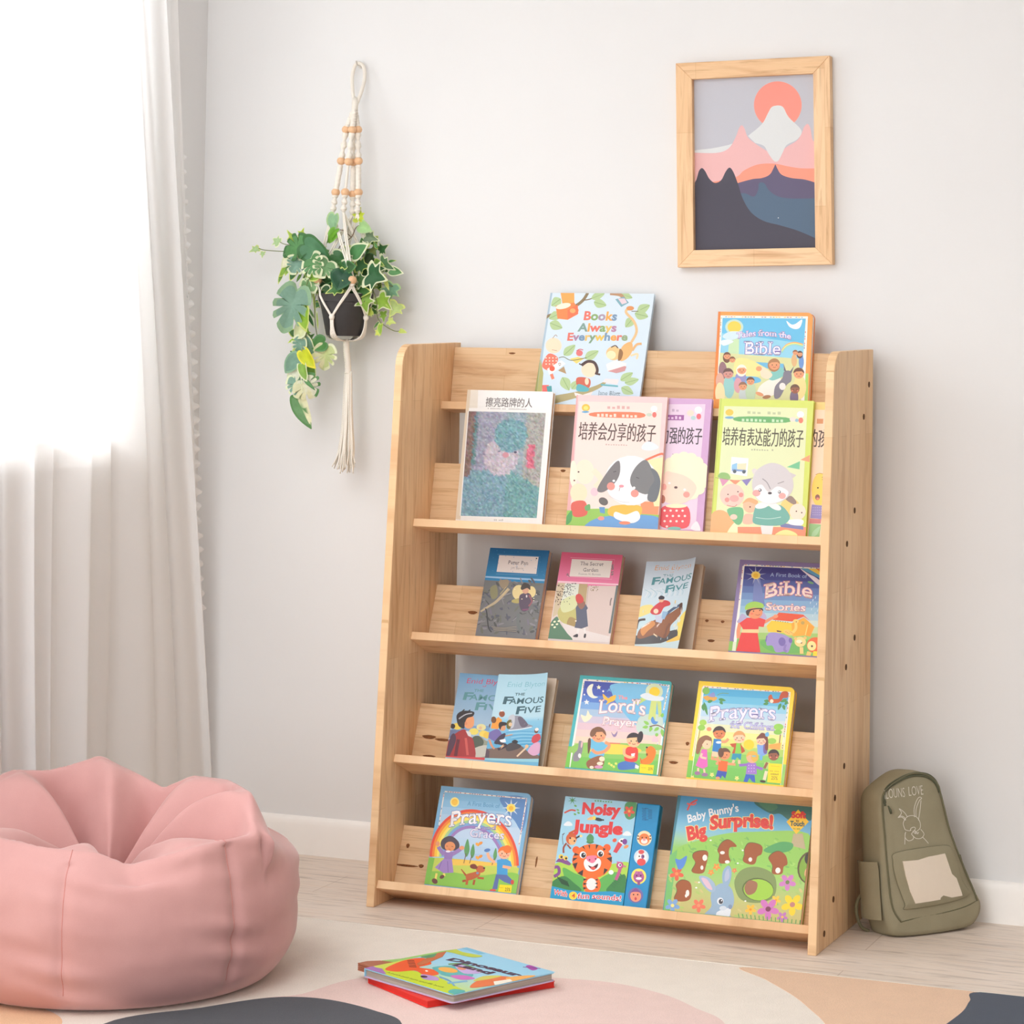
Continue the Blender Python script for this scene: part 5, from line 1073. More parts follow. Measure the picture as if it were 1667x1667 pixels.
A.dashes((325, 165), (1470, 255), 16, [(200, 110, 120), (120, 100, 150)], 34, 21); A.dashes((1462, 270), (1370, 900), 16, [(200, 110, 120), (120, 100, 150)], 18, 22); A.dashes((318, 180), (225, 800), 14, [(200, 110, 120), (90, 110, 150)], 18, 23)
A.ell(465, 310, 62, 66, (250, 232, 140)); A.ell(465, 310, 44, 46, (246, 200, 80)); A.star(1250, 385, 130, (206, 222, 236), 8, .3); A.ell(1250, 385, 62, 58, (250, 226, 110)); A.ell(1250, 390, 34, 32, (244, 190, 60))
A.text('A First Book of', (640, 355), (1085, 388), 62, (90, 150, 196), bold=.0)
ctr = (745, 1130)
for k, c in enumerate(((228, 84, 60), (240, 140, 60), (246, 200, 70), (250, 226, 110), (170, 210, 150), (130, 170, 216), (160, 130, 190))):
    rx, ry = 610 - 34 * k, 700 - 38 * k; P = [(ctr[0] + rx * math.cos(a) * (.98 if a > PI / 2 else 1), ctr[1] + 60 * math.cos(a) - ry * math.sin(a)) for a in np.linspace(0, PI, 26)]
    A.line([tuple(p) for p in P], 40, c, 2)
A.poly([(110, 1080), (400, 1090), (650, 1110), (1000, 1160), (1380, 1220), (1300, 1700), (40, 1600)], (196, 212, 96)); A.blob([(400, 1110), (640, 1110), (1000, 1150), (1100, 1190), (700, 1190), (420, 1180)], (240, 200, 90)); A.blob([(60, 1300), (400, 1280), (800, 1330), (1360, 1300), (1320, 1640), (40, 1560)], (140, 198, 84)); A.poly([(110, 1080), (200, 1085), (120, 1500), (40, 1480)], (130, 192, 84))
for x, y, s in ((640, 960, 1), (720, 1000, .8), (1035, 1040, .7)): A.leaf((x, y + 110 * s), (x + 14, y - 140 * s), 70 * s, (100, 160, 100)); A.line([(x - 4, y + 60 * s), (x - 34, y + 200 * s)], 10, (120, 90, 70))
for x, y in ((815, 885), (818, 1070)): A.ell(x - 24, y + 10, 30, 20, (240, 170, 70), 40); A.ell(x + 20, y - 8, 30, 20, (236, 150, 60), -30)
A.text('Prayers', (395, 655), (1265, 645), 225, (250, 248, 250), (110, 130, 190), .024, .006, True, arc=46)
A.text('and', (850, 690), (1045, 690), 60, (170, 160, 206), (130, 120, 180), .02, .01, True); A.text('Graces', (672, 790), (1160, 825), 125, (236, 232, 246), (110, 100, 176), .022, .004, True)
A.blob([(280, 900), (310, 820), (420, 780), (520, 850), (540, 930), (490, 980), (330, 970)], (84, 76, 86)); A.ell(410, 925, 74, 66, (226, 150, 100)); A.line([(360, 920), (380, 925)], 6, (110, 70, 60)); A.line([(430, 925), (455, 930)], 6, (110, 70, 60)); A.line([(390, 960), (420, 970)], 6, (170, 80, 60)); A.line([(330, 1040), (280, 980), (250, 930)], 54, (156, 130, 190)); A.line([(430, 1040), (500, 1000), (560, 960)], 54, (156, 130, 190)); A.ell(240, 890, 30, 36, (232, 160, 116)); A.ell(575, 945, 36, 28, (232, 160, 116)); A.poly([(340, 990), (460, 1000), (440, 1110), (330, 1100)], (150, 124, 186)); A.poly([(325, 1100), (440, 1105), (465, 1290), (330, 1300), (205, 1220)], (160, 134, 196)); A.line([(300, 1130), (260, 1240)], 10, (130, 104, 170)); A.line([(380, 1130), (390, 1290)], 10, (130, 104, 170)); A.ell(385, 995, 34, 14, (240, 236, 246)); A.line([(230, 1300), (215, 1390)], 30, (240, 220, 120)); A.line([(330, 1300), (340, 1340)], 30, (240, 220, 120)); A.ell(205, 1410, 44, 34, (110, 70, 66), 40); A.ell(305, 1350, 34, 26, (110, 70, 66), -30)
A.line([(570, 1240), (640, 1330)], (12, 30), (176, 90, 50)); A.blob([(640, 1320), (720, 1290), (820, 1270), (830, 1330), (720, 1390), (650, 1390)], (190, 100, 58)); A.line([(800, 1360), (890, 1370)], 30, (186, 96, 54)); A.line([(660, 1380), (650, 1460)], 34, (186, 96, 54)); A.line([(640, 1400), (590, 1410)], 30, (170, 84, 48)); A.line([(760, 1390), (745, 1460)], 30, (170, 84, 48)); A.ell(840, 1240, 64, 50, (196, 104, 60), 10); A.blob([(700, 1180), (760, 1170), (800, 1220), (760, 1240), (700, 1220)], (130, 64, 50)); A.ell(892, 1225, 14, 12, (50, 40, 40)); A.ell(800, 1295, 20, 16, (130, 150, 180))
A.line([(1040, 1150), (960, 1080), (935, 1010)], 40, (244, 180, 140)); A.ell(930, 975, 44, 24, (90, 130, 190), -10); A.poly([(1070, 1110), (1180, 1090), (1260, 1130), (1280, 1200), (1220, 1210), (1220, 1320), (1070, 1320)], (70, 160, 216)); A.line([(1150, 1200), (1260, 1220)], 40, (244, 180, 140)); A.poly([(1060, 1310), (1215, 1320), (1290, 1390), (1270, 1450), (1180, 1420), (1100, 1370), (1080, 1520), (1010, 1520)], (92, 112, 170)); A.ell(1290, 1420, 24, 34, (206, 80, 70)); A.ell(1020, 1535, 44, 18, (220, 90, 80)); A.head(1170, 1010, 86, (246, 186, 150), (236, 120, 50)); A.ell(1210, 960, 60, 56, (236, 120, 50))
A.poly([(1115, 1455), (1285, 1465), (1270, 1600), (1085, 1580)], (250, 222, 30)); A.text('25%', (1185, 1545), (1262, 1548), 48, (70, 70, 40), bold=.01, title=False); A.scribble((1110, 1500), (1170, 1506), 14, (190, 170, 30), 5, 24)
A.build(cv)

# sound book: picture board on the left, button panel on the right
w_, h_ = .2125, .2235
M = shelf_frame(4, .3858, .0215)
root = empty('sound_book'); root.matrix_world = M
tag(root, 'jungle sound book with a big tiger face and a blue button strip', 'book', "children's books on display")
bm = bmesh.new(); bm_prism(bm, rounded(0, .161, 0, h_, .004), 1, 0, .0022, .0004); bm_box(bm, (0, .001, 0), (.0022, .018, h_), .0004, 1); bm_prism(bm, rounded(0, w_, 0, h_, .003), 1, .0178, .02, .0004)
cv = mesh_obj('cover', bm, cov((150, 206, 230)), root)
bm = bmesh.new(); bm_box(bm, (.0022, .0022, .001), (.160, .0178, h_ - .001)); mesh_obj('pages', bm, PAPER_WHITE, root)
bm = bmesh.new(); bm_box(bm, (.162, -.0015, 0), (w_, .0178, h_ - .0005), .0025, 3); sp = mesh_obj('sound_panel', bm, cov((28, 140, 196), .35), root)
Q4 = [(250, 50), (1585, 180), (1390, 1600), (65, 1475)]
A = Art(Q4, (0, w_, .0118, h_), (0, .161, 0, h_))
A.grad([(0, (160, 210, 234)), (.7, (160, 208, 230)), (1, (150, 206, 226))])
A.blob([(110, 1020), (350, 1000), (420, 1060), (900, 1010), (1160, 1010), (1100, 1420), (80, 1340)], (176, 214, 80)); A.blob([(230, 1070), (400, 1140), (530, 1210), (520, 1400), (330, 1330)], (96, 176, 84)); A.blob([(700, 1400), (740, 1230), (960, 1120), (1080, 1200), (1060, 1400)], (96, 176, 84)); A.blob([(90, 1260), (250, 1180), (400, 1280), (500, 1380), (300, 1390), (80, 1330)], (60, 130, 70)); A.blob([(850, 1390), (900, 1290), (1090, 1150), (1100, 1400)], (60, 130, 70))
for k in range(7): A.line([(160 + 22 * k, 1190 + 10 * k), (230 + 16 * k, 1290 + 6 * k)], 14, (34, 76, 46)); A.line([(960 + 18 * k, 1340 - 24 * k), (900 + 20 * k, 1290 - 26 * k)], 12, (60, 120, 70))
A.star(350, 110, 66, (84, 150, 96), 7, .25); A.line([(240, 290), (330, 250), (400, 260)], 24, (206, 84, 70)); [A.ell(x, y, 20, 13, (110, 170, 90), 30) for x, y in ((395, 190), (430, 250), (390, 310), (440, 290))]; A.blob([(1090, 180), (1160, 130), (1250, 150), (1240, 330), (1150, 390), (1090, 330)], (84, 150, 96)); A.flower(1150, 270, 76, (226, 90, 70), (240, 180, 90)); A.scribble((660, 128), (920, 150), 26, (110, 170, 110), 7, 25)
for x, y in ((295, 450), (1120, 590)): A.blob([(x - 60, y + 20), (x - 20, y - 34), (x + 30, y - 30), (x + 60, y + 22)], (232, 240, 246))
RED = (222, 60, 62)
A.text('Noisy', (480, 300), (1010, 330), 160, RED, bold=.05); A.text('Jungle', (380, 555), (1050, 598), 168, RED, bold=.05)
A.ell(720, 385, 60, 24, (50, 56, 60), 12); A.ell(660, 365, 26, 28, (240, 220, 80)); A.blob([(560, 385), (620, 345), (650, 370), (620, 395)], (240, 190, 120)); A.line([(760, 390), (800, 395)], 20, (50, 56, 60))
A.ell(345, 660, 76, 84, (206, 96, 50)); A.ell(360, 690, 52, 56, (246, 180, 120)); A.line([(310, 590), (340, 570), (420, 530)], 30, (200, 90, 50)); A.line([(280, 720), (240, 780), (240, 860)], 26, (150, 70, 50)); A.line([(290, 740), (340, 800)], 22, (150, 70, 50)); A.line([(230, 740), (220, 620), (250, 580), (215, 600)], 8, (110, 90, 100)); A.line([(410, 650), (480, 610)], 24, (60, 50, 50)); A.ell(480, 620, 20, 18, (250, 220, 150)); A.ell(330, 650, 12, 14, (50, 40, 40)); A.ell(390, 690, 12, 14, (50, 40, 40))
A.ell(1060, 700, 54, 48, (240, 240, 240)); A.ell(1090, 700, 34, 40, (130, 70, 150)); A.poly([(1000, 700), (1060, 740), (980, 860), (930, 840)], (214, 70, 80)); A.ell(950, 680, 30, 26, (226, 90, 60), -30); A.ell(1110, 770, 36, 22, (236, 150, 90), -30); A.ell(1045, 690, 14, 14, (40, 40, 50))
A.blob([(135, 980), (190, 930), (290, 960), (345, 1010), (310, 1030), (200, 990), (140, 985)], (130, 76, 140)); A.ell(205, 910, 34, 34, (240, 206, 80)); A.ell(270, 930, 32, 32, (240, 206, 80)); A.ell(212, 915, 16, 18, (50, 40, 50)); A.ell(278, 935, 15, 17, (50, 40, 50)); A.line([(110, 1060), (170, 1060), (180, 1140), (110, 1190)], 44, (130, 76, 140))
A.ell(1025, 1030, 50, 52, (190, 80, 130)); A.line([(1030, 1030), (1020, 1110), (970, 1230)], 44, (190, 90, 140)); A.line([(1060, 1030), (1110, 1050)], 20, (206, 110, 150)); A.ell(1025, 1025, 24, 24, (240, 230, 240)); A.ell(1030, 1025, 12, 13, (50, 40, 60)); A.line([(980, 980), (1040, 990)], 14, (206, 110, 150)); A.ell(905, 1125, 34, 32, (246, 250, 244)); A.blob([(560, 640), (610, 590), (660, 640), (640, 710), (580, 710)], (84, 150, 96)); A.line([(560, 700), (610, 720), (660, 700)], 20, (70, 130, 80))
A.ell(640, 1300, 125, 130, (240, 110, 44)); A.ell(635, 1290, 72, 82, (240, 236, 236)); [A.poly([(525, 1210 + 60 * k), (580, 1225 + 60 * k), (525, 1245 + 60 * k)], (60, 44, 44)) for k in range(3)]; [A.poly([(720, 1215 + 50 * k), (680, 1230 + 50 * k), (720, 1245 + 50 * k)], (60, 44, 44)) for k in range(3)]
A.ell(415, 815, 52, 52, (236, 100, 40)); A.ell(845, 785, 52, 52, (236, 100, 40)); A.ell(640, 970, 278, 240, (240, 112, 40)); DK = (58, 46, 48)
for P in ([(495, 770), (520, 760), (545, 815)], [(585, 750), (610, 745), (605, 810)], [(690, 740), (730, 745), (690, 815)], [(790, 790), (830, 800), (800, 830)], [(400, 855), (465, 885), (385, 900)], [(375, 930), (440, 925), (370, 980)], [(370, 1010), (440, 990), (410, 1090)], [(440, 1140), (520, 1090), (510, 1180)], [(850, 870), (895, 860), (905, 890)], [(840, 930), (915, 910), (910, 990)], [(810, 1070), (860, 1090), (800, 1160)]): A.poly(P, DK)
A.blob([(525, 1000), (560, 940), (640, 990), (720, 930), (765, 980), (740, 1070), (650, 1115), (560, 1090)], (242, 240, 240)); A.ell(512, 885, 46, 48, (246, 244, 244)); A.ell(757, 865, 46, 48, (246, 244, 244)); A.ell(520, 890, 32, 36, (50, 44, 48)); A.ell(757, 875, 32, 36, (50, 44, 48)); A.ell(530, 878, 9, 9, (250, 250, 250)); A.ell(768, 862, 9, 9, (250, 250, 250)); A.blob([(570, 905), (690, 895), (705, 940), (650, 1000), (570, 960)], (236, 130, 160)); A.ell(605, 955, 12, 12, (130, 60, 80)); A.ell(690, 940, 12, 12, (130, 60, 80)); A.blob([(585, 1030), (650, 1050), (720, 1005), (710, 1060), (650, 1095)], (90, 40, 46)); A.ell(655, 1070, 36, 20, (226, 90, 80))
A.poly([(85, 1320), (300, 1370), (600, 1400), (900, 1385), (1100, 1410), (1080, 1700), (30, 1600)], (36, 156, 206)); A.text('With', (110, 1435), (300, 1465), 74, RED, (250, 226, 226), .05, .01, shear=.05); A.ell(385, 1450, 58, 56, (250, 214, 70)); A.text('4', (362, 1478), (412, 1480), 62, (220, 90, 50), bold=.02); A.text('fun sounds!', (445, 1490), (1050, 1520), 78, (206, 60, 80), (250, 232, 236), .05, .01, arc=10)
A.build(cv)
A = Art(Q4, (0, w_, .0118, h_), (.162, w_, 0, h_))
for r_ in range(9):
    for q in range(2): A.line([(1330 + 80 * q + 6 * (r_ % 2), 232 + 20 * r_), (1390 + 80 * q, 240 + 20 * r_)] if abs(r_ - 4) < 4 or q == 0 else [(1370, 232 + 20 * r_), (1420, 238 + 20 * r_)], 7, (20, 84, 130))
A.build(sp, -.0016, names=('speaker_grille', 'x'))
for k, (x, y, bc, fc, ac) in enumerate(((1362, 655, (240, 220, 180), (236, 130, 70), (240, 236, 230)), (1322, 915, (206, 226, 236), (240, 236, 236), (226, 80, 80)), (1287, 1180, (250, 226, 100), (176, 90, 150), (246, 236, 240)), (1245, 1440, (110, 110, 170), (240, 150, 120), (240, 190, 160)))):
    A = Art(Q4, (0, w_, .0118, h_), (.162, w_, 0, h_))
    A.ell(x, y, 102, 106, bc); A.ell(x, y + 10, 74, 78, fc)
    if k == 1: A.ell(x, y + 70, 60, 50, ac); A.ell(x + 20, y - 6, 22, 30, (140, 90, 150)); A.ell(x, y - 70, 40, 30, (220, 90, 90))
    elif k == 0: A.ell(x, y + 40, 46, 36, ac); A.ell(x, y + 20, 22, 14, (240, 150, 160)); [A.poly([(x + q * 60, y - 30 + 40 * j), (x + q * 96, y - 46 + 40 * j), (x + q * 92, y - 20 + 40 * j)], (90, 50, 40)) for q in (-1, 1) for j in (0, 1)]
    elif k == 2: A.ell(x, y + 30, 40, 18, ac); A.line([(x, y + 60), (x, y + 120)], 36, (150, 80, 130)); A.ell(x - 30, y - 50, 22, 22, (190, 110, 160)); A.ell(x + 30, y - 50, 22, 22, (190, 110, 160))
    else: A.blob([(x - 80, y - 20), (x, y - 96), (x + 84, y - 20), (x + 40, y - 44), (x - 40, y - 44)], (130, 80, 140)); A.ell(x, y + 46, 16, 22, (206, 70, 80))
    for q in (-28, 28): A.ell(x + q, y - 10, 10, 11, (60, 44, 50), n=10)
    A.build(sp, -.0016, names=('sound_button', 'x'))

w_, h_ = .2905, .249
root, cv = book("large green and blue board book titled Baby Bunny's Big Surprise on the bottom ledge", shelf_frame(4, .6338, .0235), w_, h_, .0225, (110, 170, 110), PAPER_WHITE, .0025, 0, .001, back=(120, 160, 60))
A = Art([(195, 45), (1640, 172), (1562, 1470), (30, 1305)], (0, w_, .0106, h_))
cc = [(74, 150, 200), (84, 160, 206), (100, 172, 214), (120, 184, 218), (140, 196, 214), (160, 206, 170), (150, 204, 110), (150, 206, 96), (160, 206, 104), (166, 204, 120), (180, 200, 120), (190, 196, 120), (196, 190, 120), (196, 190, 120)]
A.grad([(k / 13, c) for k, c in enumerate(cc)])
A.blob([(200, 620), (420, 540), (700, 470), (1000, 450), (1600, 470), (1560, 800), (1200, 800), (700, 760), (150, 760)], (150, 204, 96)); A.poly([(195, 45), (230, 48), (110, 800), (60, 1400), (20, 1400)], (70, 130, 150)); A.poly([(110, 700), (190, 640), (110, 1320), (40, 1320)], (120, 190, 110))
for k in range(70): x = 250 + 1330 * rd.random(); A.ell(x, 520 + 330 * rd.random(), 26, 10, rd.choice([(136, 196, 90), (166, 214, 110), (126, 186, 96)]), 80 * rd.random(), 7)
for k in range(60): x = 100 + 1460 * rd.random(); A.ell(x, 900 + 480 * rd.random(), 30, 12, rd.choice([(176, 200, 110), (206, 196, 130), (150, 196, 110), (200, 186, 120)]), 80 * rd.random(), 7)
A.blob([(1010, 130), (1200, 100), (1630, 160), (1620, 330), (1520, 290), (1400, 330), (1290, 260), (1200, 260), (1080, 200)], (66, 116, 110)); A.blob([(1050, 140), (1180, 130), (1260, 190), (1170, 230)], (84, 136, 110)); A.poly([(1440, 470), (1540, 470), (1580, 640), (1420, 600)], (190, 176, 140)); A.blob([(1130, 640), (1300, 560), (1440, 580), (1400, 660), (1200, 680)], (90, 166, 100))
A.line([(295, 220), (330, 150), (400, 110)], 20, (214, 90, 90)); A.line([(290, 150), (360, 160), (390, 140)], 18, (226, 110, 110))
A.text("Baby Bunny's", (300, 355), (850, 232), 92, (244, 246, 250), bold=.02, arc=14); A.text('Big', (300, 540), (505, 495), 150, (222, 70, 62), (250, 226, 150), .035, .05); A.text('Surprise!', (540, 425), (1225, 420), 150, (222, 70, 62), (250, 226, 150), .035, .05, arc=30)
A.poly([(1360, 345), (1480, 215), (1600, 345), (1470, 475)], (246, 200, 50)); A.text('Soft', (1410, 300), (1560, 305), 70, (220, 60, 50), bold=.06); A.text('to', (1460, 345), (1495, 346), 30, (90, 70, 50), bold=.03); A.text('Touch', (1400, 385), (1555, 392), 54, (50, 90, 90), bold=.04); A.scribble((1435, 425), (1510, 430), 18, (110, 150, 70), 8, 26)
BRB = (160, 88, 44)
for P, ws in (([(370, 680), (440, 655), (520, 665), (520, 740), (500, 830), (480, 890), (420, 905), (350, 880), (390, 790), (360, 730)], [(490, 730, 26, 34), (460, 838, 16, 24)]), ([(630, 650), (670, 570), (740, 535), (810, 575), (830, 610), (760, 620), (750, 700), (770, 770), (730, 790), (650, 785), (650, 700)], [(680, 675, 26, 18), (735, 775, 26, 18)]), ([(920, 640), (960, 575), (1040, 575), (1110, 610), (1105, 690), (1060, 720), (1040, 790), (990, 805), (910, 770), (920, 700)], [(985, 750, 20, 24)]), ([(1185, 740), (1230, 680), (1300, 662), (1370, 710), (1390, 800), (1350, 830), (1340, 900), (1290, 915), (1230, 900), (1230, 820)], [(1290, 870, 28, 32)]), ([(180, 1030), (240, 975), (330, 1000), (350, 1090), (330, 1190), (240, 1215), (160, 1190), (190, 1100)], [(305, 1120, 20, 36), (290, 1150, 14, 20)])):
    A.blob([(x - 5, y - 6) for x, y in P], (84, 100, 56)); A.blob(P, BRB)
    for x, y, a, b in ws: A.ell(x, y, a, b, (244, 236, 230))
A.ell(1640, 840, 140, 180, (96, 84, 50)); A.ell(1645, 845, 125, 165, (130, 170, 60)); A.ell(1620, 900, 40, 60, (226, 170, 130)); A.ell(1610, 740, 36, 60, (60, 50, 46))
A.blob([(850, 1130), (820, 980), (900, 860), (1060, 830), (1230, 900), (1280, 1030), (1250, 1170), (1100, 1230), (930, 1210)], (130, 150, 90)); A.ell(1080, 1080, 175, 128, (96, 110, 60), 8); A.ell(1085, 1085, 165, 118, (160, 206, 70), 8); A.blob([(930, 1060), (980, 980), (1070, 1010), (1050, 1110), (970, 1140)], (160, 110, 80))
for x, y, r_, c, mc in ((235, 780, 0, 0, 0), (185, 905, 76, (226, 100, 70), (240, 150, 90)), (560, 890, 34, (240, 150, 70), (250, 190, 90)), (620, 830, 40, (240, 150, 70), (250, 190, 90)), (815, 870, 28, (236, 130, 90), (250, 190, 90)), (140, 1260, 80, (130, 170, 220), (246, 226, 130)), (430, 1260, 76, (232, 120, 90), (240, 150, 110)), (1005, 1305, 60, (246, 190, 60), (230, 150, 40)), (1280, 1200, 54, (246, 200, 70), (240, 160, 50)), (1400, 1000, 92, (206, 130, 196), (120, 140, 80)), (1200, 1300, 120, (206, 120, 190), (130, 60, 90)), (1465, 1250, 120, (246, 210, 40), (190, 130, 120)), (1360, 1390, 60, (190, 120, 190), (230, 190, 90))):
    if r_: A.flower(x, y, r_, c, mc)
A.blob([(170, 740), (220, 750), (295, 710), (265, 820), (210, 860), (180, 800)], (90, 140, 216)); [A.ell(x, y, 12, 9, (246, 248, 240), n=7) for x, y in ((430, 1000), (400, 1060), (460, 960), (945, 1210), (850, 790), (900, 650), (550, 540))]
for k in range(16): A.line([(880 + 45 * k, 1420 + 4 * k), (870 + 46 * k, 1350 + 5 * k)], 10, (96, 160, 84))
A.blob([(500, 1350), (570, 1270), (560, 1160), (590, 1070), (680, 1010), (780, 1060), (820, 1180), (805, 1280), (760, 1320), (770, 1400), (480, 1380)], (150, 178, 204)); A.blob([(640, 1330), (780, 1290), (760, 1400), (640, 1390)], (222, 230, 238)); A.blob([(690, 1000), (690, 880), (750, 815), (785, 880), (775, 980), (740, 1050)], (150, 178, 206)); A.blob([(715, 990), (715, 900), (750, 850), (762, 950)], (180, 190, 214)); A.blob([(430, 935), (520, 940), (600, 1010), (610, 1090), (560, 1110), (480, 1040)], (160, 184, 208)); A.blob([(455, 955), (520, 970), (580, 1080), (520, 1060)], (222, 190, 206)); A.ell(668, 1210, 36, 40, (226, 232, 238)); A.ell(675, 1215, 24, 28, (66, 66, 76)); A.ell(683, 1205, 7, 8, (246, 246, 250)); A.ell(780, 1275, 22, 26, (130, 150, 180)); A.ell(700, 1290, 40, 26, (206, 218, 230))
A.build(cv)

# ------------------------------------------------------------------ books lying on the rug
RUGZ = .008


def ground_frame(o, xdir, z):
    x = Vector((xdir[0], xdir[1], 0)).normalized(); y = Vector((0, 0, -1)); zz = x.cross(y)
    mm = Matrix((x, y, zz)).transposed().to_4x4(); mm.translation = (o[0], o[1], z); return mm


# bright red book below
Mr = ground_frame((-.003, -1.045), (.166 + .003, -1.159 + 1.045), RUGZ + .0125)
root, cv = book('red covered book lying under the dinosaur book on the rug', Mr, .204, .279, .0122, (226, 50, 40), mat('red_page_edges', (214, 44, 36), .5, .3, .05), .0018, 0, .001, name='picture_book')
# dinosaur push-pull book on top
zt = RUGZ + .0125 + .0005 + .0165
Md = ground_frame((-.006, -1.056), (.903, -.429), zt)
wD, hD = .246, .254
root, cv = book('Dinosaur Land novelty board book lying on top of a red book on the rug', Md, wD, hD, .0163, (150, 206, 232), paper_mat('page_edges_grey', (150, 140, 130), (190, 178, 164), 1), .002, .008, .004, back=(196, 176, 206))
bm = bmesh.new()
for k in range(4): bm_prism(bm, [(-.040, .018), (-.040, .040), (-.028, .062), (-.001, .075), (-.001, .018)], 1, .0006 + .0036 * k, .0036 + .0036 * k, .0003)
tabs = mesh_obj('lift_tab', bm, mat('lift_tab_card', (168, 104, 78), .5, .3, .05), root); tabs['label'] = 'brown layered card tab at the spine'
bm = bmesh.new(); bm_prism(bm, [(-.026, .064), (-.014, .10), (-.010, .2), (.0, hD - .01), (.0, .074)], 1, .0004, .0035, .0004)
tabs = mesh_obj('pull_page', bm, mat('pull_page_card', (150, 196, 110), .5, .3, .1, 40), root); tabs['label'] = 'green page edge showing past the spine'
# the print: crop A has its origin at photo pixel (560,1500), 4.387 px per pixel
def dq(x, y): return (x, y)
A = Art([(1000, 158), (1475, 362), (765, 548), (160, 340)], (0, wD, 0, hD))
A.grad([(0, (150, 208, 236)), (.5, (160, 212, 234)), (1, (196, 216, 60))])
A.poly([(160, 340), (765, 548), (860, 520), (700, 400), (300, 300)], (196, 216, 50)); A.poly([(160, 325), (290, 310), (330, 390), (280, 390), (160, 350)], (160, 110, 180)); A.blob([(240, 320), (330, 290), (480, 270), (560, 240), (500, 330), (330, 345)], (206, 220, 90))
A.blob([(330, 350), (420, 300), (540, 260), (660, 250), (700, 300), (600, 330), (700, 350), (720, 390), (620, 400), (560, 360), (420, 370)], (236, 90, 46)); [A.line([(525, 270 + 14 * k), (580, 272 + 14 * k)], 6, (90, 46, 40)) for k in range(5)]; A.blob([(620, 350), (680, 345), (725, 385), (640, 400)], (238, 96, 50)); A.ell(645, 362, 10, 6, (250, 240, 230))
A.poly([(590, 300), (790, 190), (850, 190), (800, 240), (660, 300), (600, 320)], (196, 110, 70)); A.blob([(640, 240), (700, 215), (770, 200), (740, 240), (680, 250)], (90, 150, 110)); A.blob([(800, 180), (900, 165), (960, 200), (1080, 235), (1000, 245), (880, 205)], (190, 206, 70)); A.poly([(960, 165), (1010, 160), (1110, 215), (1060, 220)], (120, 190, 220))
A.blob([(700, 330), (860, 320), (960, 380), (900, 420), (760, 400), (720, 370)], (90, 180, 180)); A.ell(800, 352, 66, 22, (240, 176, 80), 8); A.blob([(860, 300), (960, 330), (1030, 370), (900, 380)], (196, 170, 220)); A.line([(820, 305), (900, 300), (980, 330), (1020, 370)], 10, (110, 160, 90)); A.ell(900, 340, 30, 12, (230, 140, 110)); A.blob([(800, 400), (900, 395), (960, 420), (860, 430)], (206, 110, 190)); A.blob([(600, 390), (700, 410), (700, 440), (600, 430)], (180, 150, 206)); A.ell(610, 410, 26, 9, (60, 30, 60))
A.line([(720, 410), (780, 440), (800, 480)], 14, (100, 160, 200)); A.line([(760, 460), (900, 440)], 12, (120, 180, 210)); A.blob([(900, 490), (960, 440), (1080, 400), (1200, 405), (1180, 440), (1000, 480)], (226, 116, 60)); A.blob([(1160, 410), (1300, 390), (1340, 395), (1200, 440)], (244, 176, 90)); A.blob([(940, 440), (1020, 400), (1140, 395), (1060, 420)], (206, 200, 90)); A.poly([(1065, 465), (1070, 440), (1180, 420), (1190, 435), (1080, 470)], (240, 236, 220)); A.blob([(740, 530), (780, 505), (860, 515), (800, 548)], (80, 176, 170)); A.blob([(1320, 320), (1350, 310), (1385, 335), (1345, 350)], (170, 70, 170)); A.line([(1300, 325), (1400, 335)], 5, (110, 70, 140))
A.text('Dinosaur', (812, 266), (1228, 398), 15, (72, 40, 72), bold=.05, arc=3); A.text('Land', (838, 312), (1062, 386), 15, (72, 40, 72), bold=.05, arc=1.5); A.text('A push pull turn and lift book', (330, 378), (715, 497), 5.5, (70, 90, 40), bold=.0)
A.build(cv)
# ------------------------------------------------------------------ measuring helper: photo pixel -> point at a chosen depth
def px_ray(x, y): return (fw * 4130.6 + rr * (x - 833.5) - uu * (y - 345.3)).normalized()


def at_y(x, y, Y):
    d = px_ray(x, y); return CAM + d * ((Y - CAM.y) / d.y)


def to_px(P):
    q = Vector(P) - CAM; z = q.dot(fw); return (833.5 + 4130.6 * q.dot(rr) / z, 345.3 - 4130.6 * q.dot(uu) / z)


# ------------------------------------------------------------------ rug
def pile(name, col):
    t = NT(name); v = t.coords(); c = lin(col)
    n = t.noise(v, 420, 3, .7); n2 = t.noise(v, 22, 3)
    k = t.ramp(n, [(.3, tuple(x * .86 for x in c)), (.7, tuple(min(1, x * 1.06) for x in c))])
    k = t.mix(.5, k, t.ramp(n2, [(.35, (.93, .93, .93)), (.65, (1, 1, 1))]), 'MULTIPLY')
    t.link(k, t.b.inputs['Base Color']); t.b.inputs['Roughness'].default_value = .95; t.b.inputs['Specular IOR Level'].default_value = .05
    t.b.inputs['Sheen Weight'].default_value = .15
    t.bump(n, .45, .002); return t.m


RM = [pile('rug_pile_cream', (232, 222, 210)), pile('rug_pile_tan', (226, 190, 160)), pile('rug_pile_pink', (228, 200, 192)), pile('rug_pile_charcoal', (74, 76, 82)), pile('rug_pile_navy', (66, 74, 88)), pile('rug_pile_apricot', (228, 186, 148)), pile('rug_binding', (232, 224, 212))]
bm = bmesh.new(); bm_box(bm, (-.88, -2.3, .0004), (1.75, -.616, RUGZ - .0012), .003, 2)
bm_tube(bm, [(-.88, -.6165, .0042), (1.75, -.6165, .0042)], .0038, 8, 6)


def patch(pts, mi, n=8, z=RUGZ):
    P = smooth_path(pts, n, True) if n > 1 else [np.array(p) for p in pts]
    bm_prism(bm, [(float(p[0]), min(float(p[1]), -.6185)) for p in P], 2, RUGZ - .0035, z - .0004, .0008, mi)


